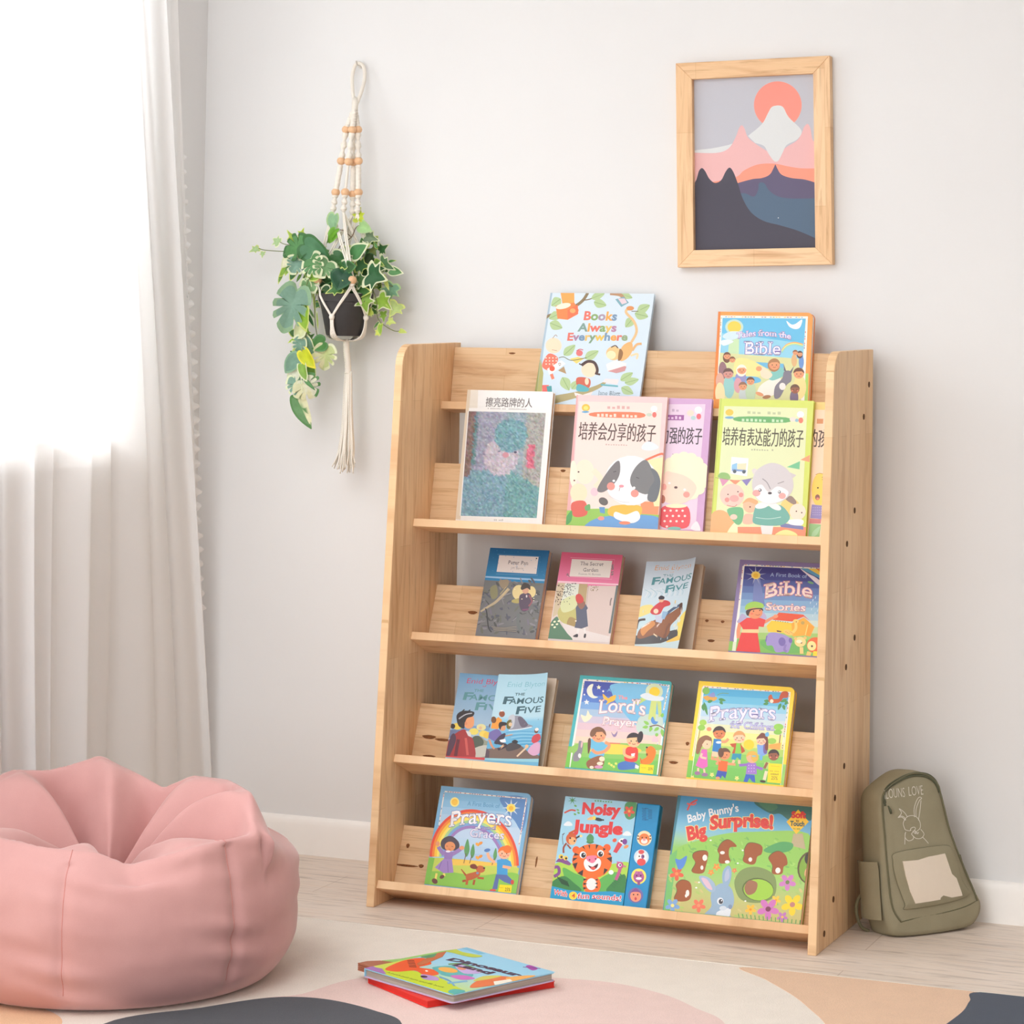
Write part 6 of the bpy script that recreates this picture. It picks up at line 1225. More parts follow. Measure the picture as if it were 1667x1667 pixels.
bm_box(bm, (-.876, -2.296, RUGZ - .003), (1.746, -.6185, RUGZ - .0009), .001, 1)
patch([(-.13, -1.25), (-.081, -1.165), (-.035, -1.017), (.11, -.90), (.29, -.858), (.41, -.846), (.52, -.885), (.60, -.95), (.68, -1.03), (.76, -1.25), (.62, -1.55), (.2, -1.72), (-.02, -1.5)], 2)
patch([(-.30, -1.49), (-.199, -1.325), (-.133, -1.225), (-.075, -1.186), (-.005, -1.181), (.087, -1.212), (.165, -1.268), (.22, -1.45), (.02, -1.75), (-.22, -1.8)], 3, z=RUGZ + .0004)
patch([(.594, -.626), (.66, -.70), (.738, -.792), (.79, -.87), (.84, -.955), (.90, -1.10), (.98, -1.06), (1.036, -.87), (1.046, -.765), (1.043, -.69), (1.049, -.622), (.82, -.6185)], 1, 6)
patch([(1.049, -.620), (1.043, -.69), (1.046, -.765), (1.036, -.87), (1.02, -1.0), (1.1, -1.25), (1.5, -1.2), (1.6, -.85), (1.5, -.622), (1.25, -.619)], 4, 6, RUGZ + .0004)
patch([(-.72, -1.42), (-.6, -1.40), (-.52, -1.42), (-.44, -1.45), (-.365, -1.52), (-.33, -1.7), (-.5, -1.95), (-.8, -1.8)], 5)
rug = mesh_obj('rug', bm, RM); tag(rug, 'cream area rug with pink, tan, charcoal and navy rounded patches in front of the bookshelf', 'rug')

# ------------------------------------------------------------------ sheer curtain
t = NT('sheer_voile')
tr = t.add('ShaderNodeBsdfTransparent'); tl = t.add('ShaderNodeBsdfTranslucent'); df = t.add('ShaderNodeBsdfDiffuse')
tl.inputs[0].default_value = (.96, .96, .96, 1); df.inputs[0].default_value = (.97, .965, .96, 1); tr.inputs[0].default_value = (1, 1, 1, 1)
m1 = t.add('ShaderNodeMixShader'); m1.inputs[0].default_value = .70; t.link(tl.outputs[0], m1.inputs[1]); t.link(df.outputs[0], m1.inputs[2])
m2 = t.add('ShaderNodeMixShader'); m2.inputs[0].default_value = .84; t.link(tr.outputs[0], m2.inputs[1]); t.link(m1.outputs[0], m2.inputs[2])
t.link(m2.outputs[0], t.out.inputs[0]); VOILE = t.m
rc = random.Random(4)
edge_y = lambda z: -.232 + (2.0 - z) / 1.9 * .225 if z < 2.0 else -.232 - (z - 2.0) * .05
bm = bmesh.new(); NU, NZ = 420, 44; vs = []
ph = [rc.random() * 6.28 for _ in range(8)]
for j in range(NZ + 1):
    z = .012 + 2.5 * j / NZ; row = []
    for i in range(NU + 1):
        u = i / NU; yr = edge_y(z); y0 = -2.45; y = y0 + (yr - y0) * (1 - (1 - u) ** 1.15)
        s_ = u * 12 + .5 * math.sin(u * 9 + ph[0]) + .25 * math.sin(z * 1.3 + u * 11 + ph[1])
        a = .0085 + .005 * math.sin(u * 23 + ph[2]) + .003 * (2.4 - z)
        f = math.sin(2 * PI * s_); f = math.copysign(abs(f) ** .9, f)
        x = -.898 + a * f + .008 * math.sin(2 * PI * s_ * 2.3 + ph[3] + z * .6)
        y += .014 * math.sin(4 * PI * s_ + ph[4])
        row.append(bm.verts.new((x, y, z)))
    vs.append(row)
for j in range(NZ):
    for i in range(NU): bm.faces.new((vs[j][i], vs[j][i + 1], vs[j + 1][i + 1], vs[j + 1][i]))
edge_pts = [vs[j][NU].co.copy() for j in range(NZ + 1)]
CUR = mesh_obj('curtain', bm, VOILE, None, 180); tag(CUR, 'white sheer curtain hanging in soft folds over the window', 'curtain')
# frilled trim down the free edge
bm = bmesh.new(); A_, B_ = [], []
for j in range(221):
    z = .55 + (1.62 - .55) * j / 220; k = (z - .012) / 2.5 * NZ; j0 = int(k); p = edge_pts[j0].lerp(edge_pts[j0 + 1], k - j0)
    w_ = .011 + .004 * math.sin(j * 1.1)
    A_.append(bm.verts.new(p)); B_.append(bm.verts.new(p + Vector((.010 * math.sin(j * .9), w_ + .003 * math.sin(j * 2.1), 0))))
for j in range(220): bm.faces.new((A_[j], B_[j], B_[j + 1], A_[j + 1]))
mesh_obj('frill_trim', bm, VOILE, CUR, 180)
bm = bmesh.new(); bm_tube(bm, [(-.898, -2.5, 2.53), (-.898, -.16, 2.53)], .012, 14)
for y in (-2.5, -.16): bm_sphere(bm, (-.898, y, 2.53), .02, 14)
for y in (-2.2, -.3): bm_tube(bm, [(LX - .001, y, 2.53), (-.898, y, 2.53)], .007, 8)
rod = mesh_obj('curtain_rod', bm, WHITE_FRAME); tag(rod, 'white curtain rod on the left wall above the window', 'curtain rod')

# ------------------------------------------------------------------ bean bag
BC = Vector((-.49, -1.165, RUGZ + .0008))
t = NT('beanbag_cotton'); v = t.coords()
n1 = t.noise(v, 700, 2); n2 = t.noise(v, 9, 3)
k = t.ramp(n2, [(.3, lin((200, 150, 146))), (.7, lin((208, 159, 155)))]); k = t.mix(.25, k, t.ramp(n1, [(.3, (.85, .85, .85)), (.7, (1, 1, 1))]), 'MULTIPLY')
t.link(k, t.b.inputs['Base Color']); t.b.inputs['Roughness'].default_value = .75; t.b.inputs['Specular IOR Level'].default_value = .2; t.b.inputs['Sheen Weight'].default_value = .35; t.b.inputs['Sheen Roughness'].default_value = .4
t.bump(t.noise(v, 1100, 2), .12, .0006); BEAN = t.m
SEAMS = [math.radians(a) for a in (-72, -20, 38, 98, 160, 222)]
ang = lambda a, b: (a - b + PI) % (2 * PI) - PI
bump_ = lambda th, c, w_: math.exp(-(ang(th, math.radians(c)) / math.radians(w_)) ** 2)
rb = random.Random(9); WR = [(rb.random() * 2 * PI, .03 + .22 * rb.random(), .05 + .07 * rb.random(), rb.uniform(-1, 1), rb.uniform(30, 70)) for _ in range(46)]


RIM = [(-64, .290, .276), (-52, .296, .250), (-30, .326, .284), (-8, .338, .288), (9, .275, .345), (45, .232, .340), (72, .215, .335), (86, .190, .308), (125, .222, .362), (150, .228, .336), (168, .250, .345), (200, .285, .318), (228, .285, .285), (252, .300, .292), (275, .298, .282)]
_rp = [(math.radians(a), r * math.cos(math.radians(a)), r * math.sin(math.radians(a)), h) for a, r, h in RIM]; _rp.append((_rp[0][0] + 2 * PI,) + _rp[0][1:])


def rim(th):
    """crumpled upper edge: nearly straight folds between its corners"""
    acc = np.zeros(2)
    for d, wgt in ((-.035, .25), (0, .5), (.035, .25)):
        a = (th + d - _rp[0][0]) % (2 * PI) + _rp[0][0]
        for p, q in zip(_rp[:-1], _rp[1:]):
            if p[0] <= a <= q[0] + 1e-9:
                c, s = math.cos(a), math.sin(a); dx, dy = q[1] - p[1], q[2] - p[2]
                det = c * dy - s * dx; r = (p[1] * dy - p[2] * dx) / det; tt = (r * c - p[1]) / dx if abs(dx) > abs(dy) else (r * s - p[2]) / dy
                acc += wgt * np.array((p[3] + (q[3] - p[3]) * tt, r)); break
    return acc[0], acc[1]


CRE = ((-50, 11), (-2, 8), (26, 9), (86, 9), (148, 8), (222, 12), (268, 9))      # where the cloth falls inward
LUM = ((-30, 12), (10, 8), (55, 18), (118, 15), (175, 12), (245, 12), (-70, 9))    # where it stands up


def bean(th, s):
    h, r = rim(th); r_o = .338
    body = [(0, 0), (.18, 0), (.288, .001), (.322, .016), (.350, .062), (.361, .125), (.359, .18), (.350, .222), (max(r + .014, .33) if h < .3 else r + .045, min(h - .030, .27)), (r + .012, h - .010), (r, h)]
    cr = sum(bump_(th, c, w_) for c, w_ in CRE); lu = sum(bump_(th, c, w_) for c, w_ in LUM); cr, lu = min(cr, 1), min(lu, 1)
    fl = .168; bowl = []
    pw = 1.0 + .9 * lu - .45 * cr
    bowl.append((r - .012, h - .003))
    for q in (.86, .70, .54, .38, .22, .10):
        k = (1 - q) ** pw; z = h - (h - fl) * min(1, k * 1.28)
        bowl.append((r * q, z - .030 * cr * math.sin(PI * q) + .014 * lu * math.sin(PI * q)))
    bowl.append((0, fl - .02))
    return body + bowl


NT_, NS = 300, 120
bm = bmesh.new(); rings = []
for i in range(NT_):
    th = 2 * PI * i / NT_; P = smooth_path(bean(th, 0), 12); L_ = [0]
    for a, b in zip(P[:-1], P[1:]): L_.append(L_[-1] + np.linalg.norm(b - a))
    pr = []
    for j in range(1, NS):
        q = L_[-1] * j / NS; k = max(0, min(len(P) - 2, int(np.searchsorted(L_, q)) - 1)); tt = (q - L_[k]) / max(L_[k + 1] - L_[k], 1e-9); rz = P[k] + (P[k + 1] - P[k]) * tt
        r_, z_ = float(rz[0]), float(rz[1])
        if z_ > .012 and q < L_[-1] * .62:
            ds = min(abs(ang(th, s_)) for s_ in SEAMS); r_ -= .008 * math.exp(-(ds / .035) ** 2) * min(1, z_ / .05)
            sw = math.exp(-(ds / .22) ** 2); r_ += .0042 * sw * math.sin(z_ * 115 + 6 * th) * (.4 + .6 * math.sin(z_ * 31 + th * 5))
            for (a, zc, w_, am, fq) in WR:
                d = ang(th, a) / .5
                if abs(d) < 1.6: r_ += .0032 * am * math.exp(-d * d) * math.exp(-((z_ - zc - .03 * math.sin(d * 2)) / (w_ * .35)) ** 2) * math.cos((z_ - zc) * fq)
        elif q >= L_[-1] * .62:
            z_ += .0035 * math.sin(th * 7 + r_ * 40) * math.sin(min(1, r_ / .22) * PI)
        pr.append(bm.verts.new((r_ * math.cos(th), r_ * math.sin(th), z_)))
    rings.append(pr)
b0 = bm.verts.new((0, 0, 0)); b1 = bm.verts.new((0, 0, .148))
for i in range(NT_):
    A_, B_ = rings[i], rings[(i + 1) % NT_]
    for j in range(NS - 2): bm.faces.new((A_[j], B_[j], B_[j + 1], A_[j + 1]))
    bm.faces.new((b0, B_[0], A_[0])); bm.faces.new((b1, A_[-1], B_[-1]))
bmesh.ops.recalc_face_normals(bm, faces=bm.faces)
seam_paths = []
for s_ in SEAMS:
    i = int(round(s_ / (2 * PI) * NT_)) % NT_; seam_paths.append([rings[i][j].co.copy() for j in range(int(NS * .36), int(NS * .66))])
BB_ = empty('bean_bag', BC); tag(BB_, 'large pink fabric bean bag with a crumpled sunken top at the left of the rug', 'bean bag')
mesh_obj('bag', bm, BEAN, BB_, 180)
SEAMM = mat('beanbag_seam', (202, 138, 131), .8, .1)
for P in seam_paths:
    bm = bmesh.new(); P = [p + Vector((p.x, p.y, 0)).normalized() * .0002 for p in P]; bm_tube(bm, P, .0008, 6); mesh_obj('seam', bm, SEAMM, BB_)

# ------------------------------------------------------------------ framed poster
PF = empty('framed_poster', (.4209, 0, 1.5969)); PF.rotation_euler = (0, -.0233, 0)
tag(PF, 'framed poster of layered mountains under a coral sun on the white wall', 'picture')
PW, PH, FB = .3507, .4541, .0375
bmw = wood('poster_frame_wood', (1, 0, 0), (0, 0, 1), (.03, .03, .03), 4.4, .06, .3); bmv = wood('poster_frame_wood_upright', (0, 0, 1), (1, 0, 0), (.03, .03, .03), 5.1, .06, .3)
hw, hh = PW / 2, PH / 2
for pts, mm in (([(-hw, hh), (hw, hh), (hw - FB, hh - FB), (-hw + FB, hh - FB)], bmw), ([(-hw, -hh), (hw, -hh), (hw - FB, -hh + FB), (-hw + FB, -hh + FB)], bmw), ([(-hw, -hh), (-hw, hh), (-hw + FB, hh - FB), (-hw + FB, -hh + FB)], bmv), ([(hw, -hh), (hw, hh), (hw - FB, hh - FB), (hw - FB, -hh + FB)], bmv)):
    bm = bmesh.new(); bm_prism(bm, pts, 1, -.025, -.001, .0012); mesh_obj('frame_rail', bm, mm, PF)
bm = bmesh.new(); bm_box(bm, (-hw + .02, -.010, -hh + .02), (hw - .02, -.004, hh - .02)); bk = mesh_obj('print', bm, mat('poster_paper', (228, 226, 226), .8, .15), PF)
iw, ih = hw - FB, hh - FB
A = Art([(203, 250), (1073, 208), (1084, 1468), (207, 1486)], (-iw, iw, -ih, ih), (-iw - .004, iw + .004, -ih - .004, ih + .004))
GREY, CORAL, PINK_, PALE = (192, 193, 202), (246, 152, 138), (232, 184, 184), (218, 221, 222)
A.poly([(150, 200), (1150, 150), (1150, 1560), (150, 1560)], GREY)
A.ell(806, 432, 172, 172, CORAL, 0, 48)
A.blob([(180, 770), (330, 745), (450, 720), (560, 690), (540, 860), (180, 860)], PALE)
A.poly([tuple(p) for p in smooth_path([(180, 775), (360, 778), (450, 745), (500, 665), (525, 600), (545, 578), (565, 600), (590, 665), (650, 715), (720, 760), (800, 800), (860, 740), (940, 690), (975, 640), (995, 590), (1020, 568), (1040, 600), (1060, 690), (1110, 700)], 6)] + [(1110, 1100), (180, 1100)], PINK_)
A.poly([tuple(p) for p in smooth_path([(590, 655), (690, 570), (735, 490), (760, 448), (790, 436), (825, 436), (850, 455), (885, 520), (975, 615), (945, 680), (870, 720), (840, 775), (812, 830), (790, 842), (770, 830), (735, 780), (705, 728), (640, 705)], 5)], PALE)
A.poly([tuple(p) for p in smooth_path([(180, 1010), (480, 960), (560, 905), (660, 862), (780, 856), (880, 876), (980, 890), (1110, 890)], 6)] + [(1110, 1100), (180, 1100)], (252, 158, 136))
A.poly([tuple(p) for p in smooth_path([(480, 1010), (520, 995), (620, 968), (690, 960), (745, 935), (775, 885), (787, 862), (800, 890), (830, 935), (900, 960), (1000, 972), (1110, 1005)], 6)] + [(1110, 1500), (480, 1500)], (104, 98, 124))
A.poly([tuple(p) for p in smooth_path([(480, 1080), (560, 1070), (630, 1095), (660, 1050), (668, 1000), (690, 992), (712, 1005), (740, 1050), (800, 1092), (880, 1108), (1000, 1110), (1110, 1106)], 6)] + [(1110, 1500), (480, 1500)], (92, 112, 134))
A.poly([tuple(p) for p in smooth_path([(180, 1030), (215, 975), (235, 910), (257, 888), (280, 910), (310, 965), (350, 995), (395, 975), (430, 910), (458, 885), (485, 920), (515, 1000), (550, 1110), (610, 1210), (700, 1272), (820, 1305), (950, 1345), (1110, 1415)], 7)] + [(1110, 1540), (180, 1540)], (82, 80, 92))
A.ell(806, 1250, 4, 4, (220, 220, 226), n=8)
A.build(bk, -.0101, names=('printed_mountains', 'x'), material=PRINT_MATT)
# ------------------------------------------------------------------ macrame hanger
HY = -.092                                     # the hanger's middle plane in front of the wall
ROPE = NT('cotton_rope'); v = ROPE.coords((1, 1, 1)); wv = ROPE.add('ShaderNodeTexWave', wave_type='BANDS', bands_direction='DIAGONAL'); wv.inputs['Scale'].default_value = 160; wv.inputs['Distortion'].default_value = 1.5
ROPE.link(v, wv.inputs['Vector']); ROPE.link(ROPE.ramp(wv.outputs['Color'], [(.2, lin((230, 222, 208))), (.8, lin((246, 241, 232)))]), ROPE.b.inputs['Base Color']); ROPE.b.inputs['Roughness'].default_value = .9; ROPE.b.inputs['Specular IOR Level'].default_value = .1; ROPE.bump(wv.outputs['Color'], .5, .001); ROPE = ROPE.m
BEAD = mat('bead_wood', (226, 184, 144), .5, .3, .08, 120)
HK = at_y(584, 103, -.012)
hook = bmesh.new(); bm_tube(hook, [(HK.x, -.0005, HK.z - .004), (HK.x, -.02, HK.z - .004), (HK.x, -.026, HK.z + .004)], .0022, 8)
b2 = bmesh.new(); bmesh.ops.create_cone(b2, cap_ends=True, segments=16, radius1=.007, radius2=.007, depth=.003); bm_join(hook, b2, Matrix.Translation((HK.x, -.002, HK.z - .004)) @ Matrix.Rotation(PI / 2, 4, 'X'))
tag(mesh_obj('wall_hook', hook, mat('hook_metal', (214, 210, 204), .35, .5, metal=.8), None, 40), 'small pale wall hook holding the rope loop', 'hook')
MH = empty('macrame_hanger', at_y(578, 170, HY)); tag(MH, 'cream macrame plant hanger with wooden beads and a long tassel on the wall', 'plant hanger')


def part(name, bm, mm, root, smooth=180):
    o = mesh_obj(name, bm, mm, root, smooth); o.matrix_parent_inverse = Matrix.Translation(-root.location); return o


def W(x, y, Y=HY): return at_y(x, y, Y)


yw = lambda k: -.018 + (HY + .018) * k
bm = bmesh.new()
loop = smooth_path([W(577.5, 172, yw(.55)), W(574.5, 150, yw(.3)), W(573.5, 125, yw(.1)), W(578, 107, yw(.02)), W(585, 103, yw(.0)), W(592, 109, yw(.02)), W(593.5, 128, yw(.1)), W(588, 150, yw(.3)), W(579.5, 172, yw(.55))], 8)
bm_tube(bm, loop, .0042, 10); part('hanging_loop', bm, ROPE, MH)
bm = bmesh.new(); bm_tube(bm, [W(578.5, 160, yw(.45)), W(578, 168, yw(.55)), W(577.5, 182, yw(.7))], [.006, .0078, .007], 12); part('wrapped_neck', bm, ROPE, MH)
PCX = 563
pot_top = W(PCX, 478); pot_bot = W(PCX - 1, 547)
R_T, R_B = .0625, .044
PC = Vector((pot_top.x, HY, 0)); ZT, ZB = pot_top.z, pot_bot.z
azs = [math.radians(a) for a in (-53, 37, 127, 217)]      # front, right, back, left
# sennit cords (pixel columns of their beads), front pair nearer the viewer
cords = [((577, 178), (573.5, 211), (567.5, 263), (562, 313), (559, 345)), ((578, 178), (582.5, 211), (583.5, 262), (583.5, 313), (582, 348)), ((577.5, 178), (576.5, 213), (575, 264), (574.5, 316), (573.5, 350)), ((576.5, 178), (563.5, 211), (555.5, 262), (546.5, 313), (542, 345))]
yo = [-.012, .002, .012, .0]
ends = []
for ci, C_ in enumerate(cords):
    Pw = [W(x, y, HY + yo[ci]) for x, y in C_]
    bm = bmesh.new()
    for k in range(4):
        a, b = Pw[k], Pw[k + 1]; n = 26; spiral = k in (1, 3); pts = []; rad = []
        for q in range(n + 1):
            tt = q / n; p = a.lerp(b, tt)
            if spiral: rad.append(.0032 + .0040 * abs(math.sin(3 * PI * tt)) ** 1.3)
            else: rad.append(.0062 + .0008 * math.sin(q * 2.6) if ((k == 0 or ci != 0) and tt > .12) else .0032)
            pts.append(p + Vector((.0008 * math.sin(q * 1.9), 0, 0)))
        bm_tube(bm, pts, rad, 10)
    part('knotted_cord', bm, ROPE, MH)
    for k in (1, 2, 3):
        bm = bmesh.new(); bm_sphere(bm, Pw[k], .0102, 18, 0, (1, 1, .93)); part('bead', bm, BEAD, MH)
    ends.append(Pw[4])
# each cord splits in two; neighbours meet again in a bead above the pot rim and in a knot on the pot
rimz = ZT + .018
beads, knots = [], []
for k, a in enumerate(azs):
    beads.append(Vector((PC.x + (R_T + .004) * math.cos(a), HY + (R_T + .004) * math.sin(a), rimz + .012)))
    am = a - math.radians(45); rk = R_T * .80 + .006
    knots.append(Vector((PC.x + rk * math.cos(am), HY + rk * math.sin(am), ZB + (ZT - ZB) * .44)))
cbm = bmesh.new()
pair = [(0, 1), (1, 2), (2, 3), (3, 0)]
src = {0: (0, 3), 1: (0, 1), 2: (1, 2), 3: (2, 3)}
for k in range(4):
    for ci in src[k]:
        for off in (-.0022, .0022):
            p0 = ends[ci]; p3 = beads[k]; o = Vector((off, off * .3, 0)); mid = p0.lerp(p3, .5) + Vector((0, -.004, .004))
            bm_tube(cbm, smooth_path([p0 + o * .5, mid + o, p3 + o + Vector((0, 0, .006))], 6), .0021, 6)
part('suspension_cords', cbm, ROPE, MH)
for p in beads:
    bm = bmesh.new(); bm_sphere(bm, p, .0108, 18, 0, (1, 1, .95)); part('bead', bm, BEAD, MH)
    bm = bmesh.new(); bm_sphere(bm, p - Vector((0, 0, .0105)), .0062, 12, 0, (1.1, 1.1, .8)); part('square_knot', bm, ROPE, MH)
bm = bmesh.new(); gather = W(565, 554)
for k in range(4):
    for kk in (k, (k + 1) % 4):
        p0, p3 = beads[k] - Vector((0, 0, .012)), knots[kk]
        for off in (-.0024, .0024):
            pts = []
            for q in range(7):
                tt = q / 6; p = p0.lerp(p3, tt); d = Vector((p.x - PC.x, p.y - HY, 0)); rmin = R_B + (R_T - R_B) * max(0, min(1, (p.z - ZB) / (ZT - ZB))) + .003
                if p.z < ZT + .004 and d.length < rmin: d = d.normalized() * rmin
                tang = Vector((-d.y, d.x, 0)).normalized(); pts.append(Vector((PC.x, HY, p.z)) + d + tang * off * (1 - .6 * tt))
            bm_tube(bm, pts, .0020, 6)
    p0 = knots[k]; am = math.atan2(p0.y - HY, p0.x - PC.x)
    for q in range(4):
        aa = am + (q - 1.5) * .09; p2 = Vector((PC.x + (R_B + .003) * math.cos(aa), HY + (R_B + .003) * math.sin(aa), ZB - .001))
        tang = Vector((-math.sin(am), math.cos(am), 0)); bm_tube(bm, smooth_path([p0 + tang * .0022 * (q - 1.5), p0.lerp(p2, .5) + Vector((math.cos(am), math.sin(am), 0)) * .003, p2, p2.lerp(gather, .5) + Vector((0, 0, -.004)), gather], 5), .0019, 6)
part('cradle_cords', bm, ROPE, MH)
for p in knots:
    bm = bmesh.new(); bm_sphere(bm, p, .0066, 12, 0, (1, .9, 1.2)); part('square_knot', bm, ROPE, MH)
bm = bmesh.new(); wr = [W(563.5, 552), W(564, 570), W(566, 590), W(567, 608)]; bm_tube(bm, smooth_path(wr, 6), [.0075 + .0004 * math.sin(q * 2.4) for q in range(19)], 14); part('tassel_wrap', bm, ROPE, MH)
bm = bmesh.new(); rt = random.Random(3)
for k in range(46):
    a = rt.random() * 2 * PI; q = math.sqrt(rt.random()); c, s = math.cos(a) * q, math.sin(a) * q * .7
    zt = 606 + rt.uniform(-2, 3); ze = rt.uniform(752, 771); wob = rt.uniform(-1, 1)
    pts = [W(567 + 5.5 * c, zt, HY + .006 * s), W(566 + 7 * c, 640, HY + .009 * s), W(565 + 9 * c + wob, 690, HY + .011 * s), W(563 + 13 * c + 2 * wob, 730, HY + .014 * s), W(561.5 + 17 * c - wob * 3 + (rt.uniform(-8, 0) if c < -.5 else 0), ze, HY + .016 * s)]
    bm_tube(bm, smooth_path(pts, 5), [.0021] * 16 + [.0016] * 5, 5)
part('tassel', bm, ROPE, MH)

# ------------------------------------------------------------------ potted ivy in the hanger
PT = empty('potted_plant', (PC.x, HY, ZB)); tag(PT, 'trailing variegated ivy in a black plastic pot held by the macrame hanger', 'potted plant')
POTM = mat('pot_plastic', (58, 56, 56), .55, .35, .05, 60)
bm = bmesh.new(); N = 40
prof_ = [(0, ZB), (R_B - .003, ZB), (R_B, ZB + .003), (R_B + (R_T - R_B) * .80, ZB + (ZT - ZB) * .80), (R_B + (R_T - R_B) * .80 + .0025, ZB + (ZT - ZB) * .805), (R_T + .0015, ZT - .001), (R_T, ZT), (R_T - .002, ZT - .001), (R_B + (R_T - R_B) * .72, ZT - .014), (0, ZT - .014)]
R_ = [[bm.verts.new((PC.x + r * math.cos(2 * PI * i / N), HY + r * math.sin(2 * PI * i / N), z)) for i in range(N)] for r, z in prof_[1:-1]]
for A_, B_ in zip(R_[:-1], R_[1:]):
    for i in range(N): bm.faces.new((A_[i], A_[(i + 1) % N], B_[(i + 1) % N], B_[i]))
bm.faces.new(R_[0][::-1]); part('pot', bm, POTM, PT, 40)
bm = bmesh.new(); b2 = bmesh.new(); bmesh.ops.create_circle(b2, cap_ends=True, segments=40, radius=R_T - .006); bm_join(bm, b2, Matrix.Translation((PC.x, HY, ZT - .012)))
part('soil', bm, mat('soil', (70, 54, 42), .95, .05, .3, 200, .8, 300), PT)

t = NT('leaf_variegated'); a = t.add('ShaderNodeAttribute', attribute_name='Col'); nn = t.noise(t.coords(), 160, 3)
c = t.mix(.6, a.outputs['Color'], t.ramp(nn, [(.3, (.82, .86, .82)), (.7, (1, 1, 1))]), 'MULTIPLY')
t.link(c, t.b.inputs['Base Color']); t.b.inputs['Roughness'].default_value = .42; t.b.inputs['Specular IOR Level'].default_value = .4
tl = t.add('ShaderNodeBsdfTranslucent'); t.link(c, tl.inputs[0]); mx = t.add('ShaderNodeMixShader'); mx.inputs[0].default_value = .28; t.link(t.b.outputs[0], mx.inputs[1]); t.link(tl.outputs[0], mx.inputs[2]); t.link(mx.outputs[0], t.out.inputs[0]); LEAFM = t.m
# outlines in unit leaf space: x across, y from the stalk (0) to the tip (1); right half, mirrored
IVY = [(0, 0), (.10, -.06), (.26, -.10), (.46, .02), (.40, .18), (.34, .30), (.52, .48), (.34, .52), (.20, .58), (.12, .78), (0, 1.0)]
HEART = [(0, .04), (.08, -.05), (.24, -.06), (.38, .10), (.42, .30), (.36, .54), (.22, .78), (.08, .94), (0, 1.0)]
MON = [(0, .04), (.10, -.06), (.30, -.08), (.48, .08), (.54, .26), (.30, .30), (.55, .36), (.52, .52), (.24, .46), (.46, .62), (.38, .76), (.18, .62), (.26, .84), (.12, .96), (0, 1.0)]
LONG = [(0, 0), (.08, .06), (.15, .25), (.17, .45), (.12, .72), (.05, .92), (0, 1)]
rl = random.Random(21)
LV = {'V': [], 'F': [], 'C': []}


def leaf(px, py, tx, ty, Y, width, shape, cin, cedge, fold=.25, curl=.25, half=None, face=None, tipY=None):
    """base at (px,py), tip at (tx,ty) on the photo; Y depth of the base; a folded, curled blade of real size"""
    b = W(px, py, Y); e = W(tx, ty, Y + (tipY if tipY is not None else rl.uniform(-.02, .012)))
    ax = (e - b); L_ = ax.length; ax = ax / L_
    nrm = Vector((rl.uniform(-.45, .45), -1, rl.uniform(-.1, .5))) if face is None else Vector(face)
    nrm = (nrm - ax * nrm.dot(ax)).normalized(); sd = ax.cross(nrm).normalized()
    out = [(x, y) for x, y in shape]; full = out + [(-x, y) for x, y in out[1:-1][::-1]]
    P = [tuple(p) for p in smooth_path(full, 3, True)] if shape is not MON else [tuple(p) for p in smooth_path(full, 2, True)]
    wsc = width / L_ if width else 1
    base = len(LV['V']); ci, ce = lin(cin), lin(cedge); n = len(P)
    for k, sc in enumerate((0, .5, .80, .82, 1.0)):
        for x, y in (P if k else [(0, .38)]):
            if k: x, y = x * sc, .38 + (y - .38) * sc
            d = abs(x) * wsc; z = fold * d - curl * (y - .3) ** 2 - .10 * d * d + .02 * math.sin(9 * y + 7 * x)
            q = b + ax * (y * L_) + sd * (x * wsc * L_) + nrm * (z * L_)
            LV['V'].append(tuple(q)); col = ci if k < 3 else ce
            if half is not None and x * half > .01 and k >= 1: col = lin((232, 230, 190)) if (int(y * 7 + 3) % 3 or abs(x) > .2) else ci
            if k == 0: col = tuple(min(1, c_ * 1.15) for c_ in ci)
            LV['C'].append((*col, 1))
    for i in range(n):
        j = (i + 1) % n; LV['F'].append((base, base + 1 + i, base + 1 + j))
        for k in range(3):
            o0, o1 = base + 1 + n * k, base + 1 + n * (k + 1); LV['F'].append((o0 + i, o1 + i, o1 + j, o0 + j))


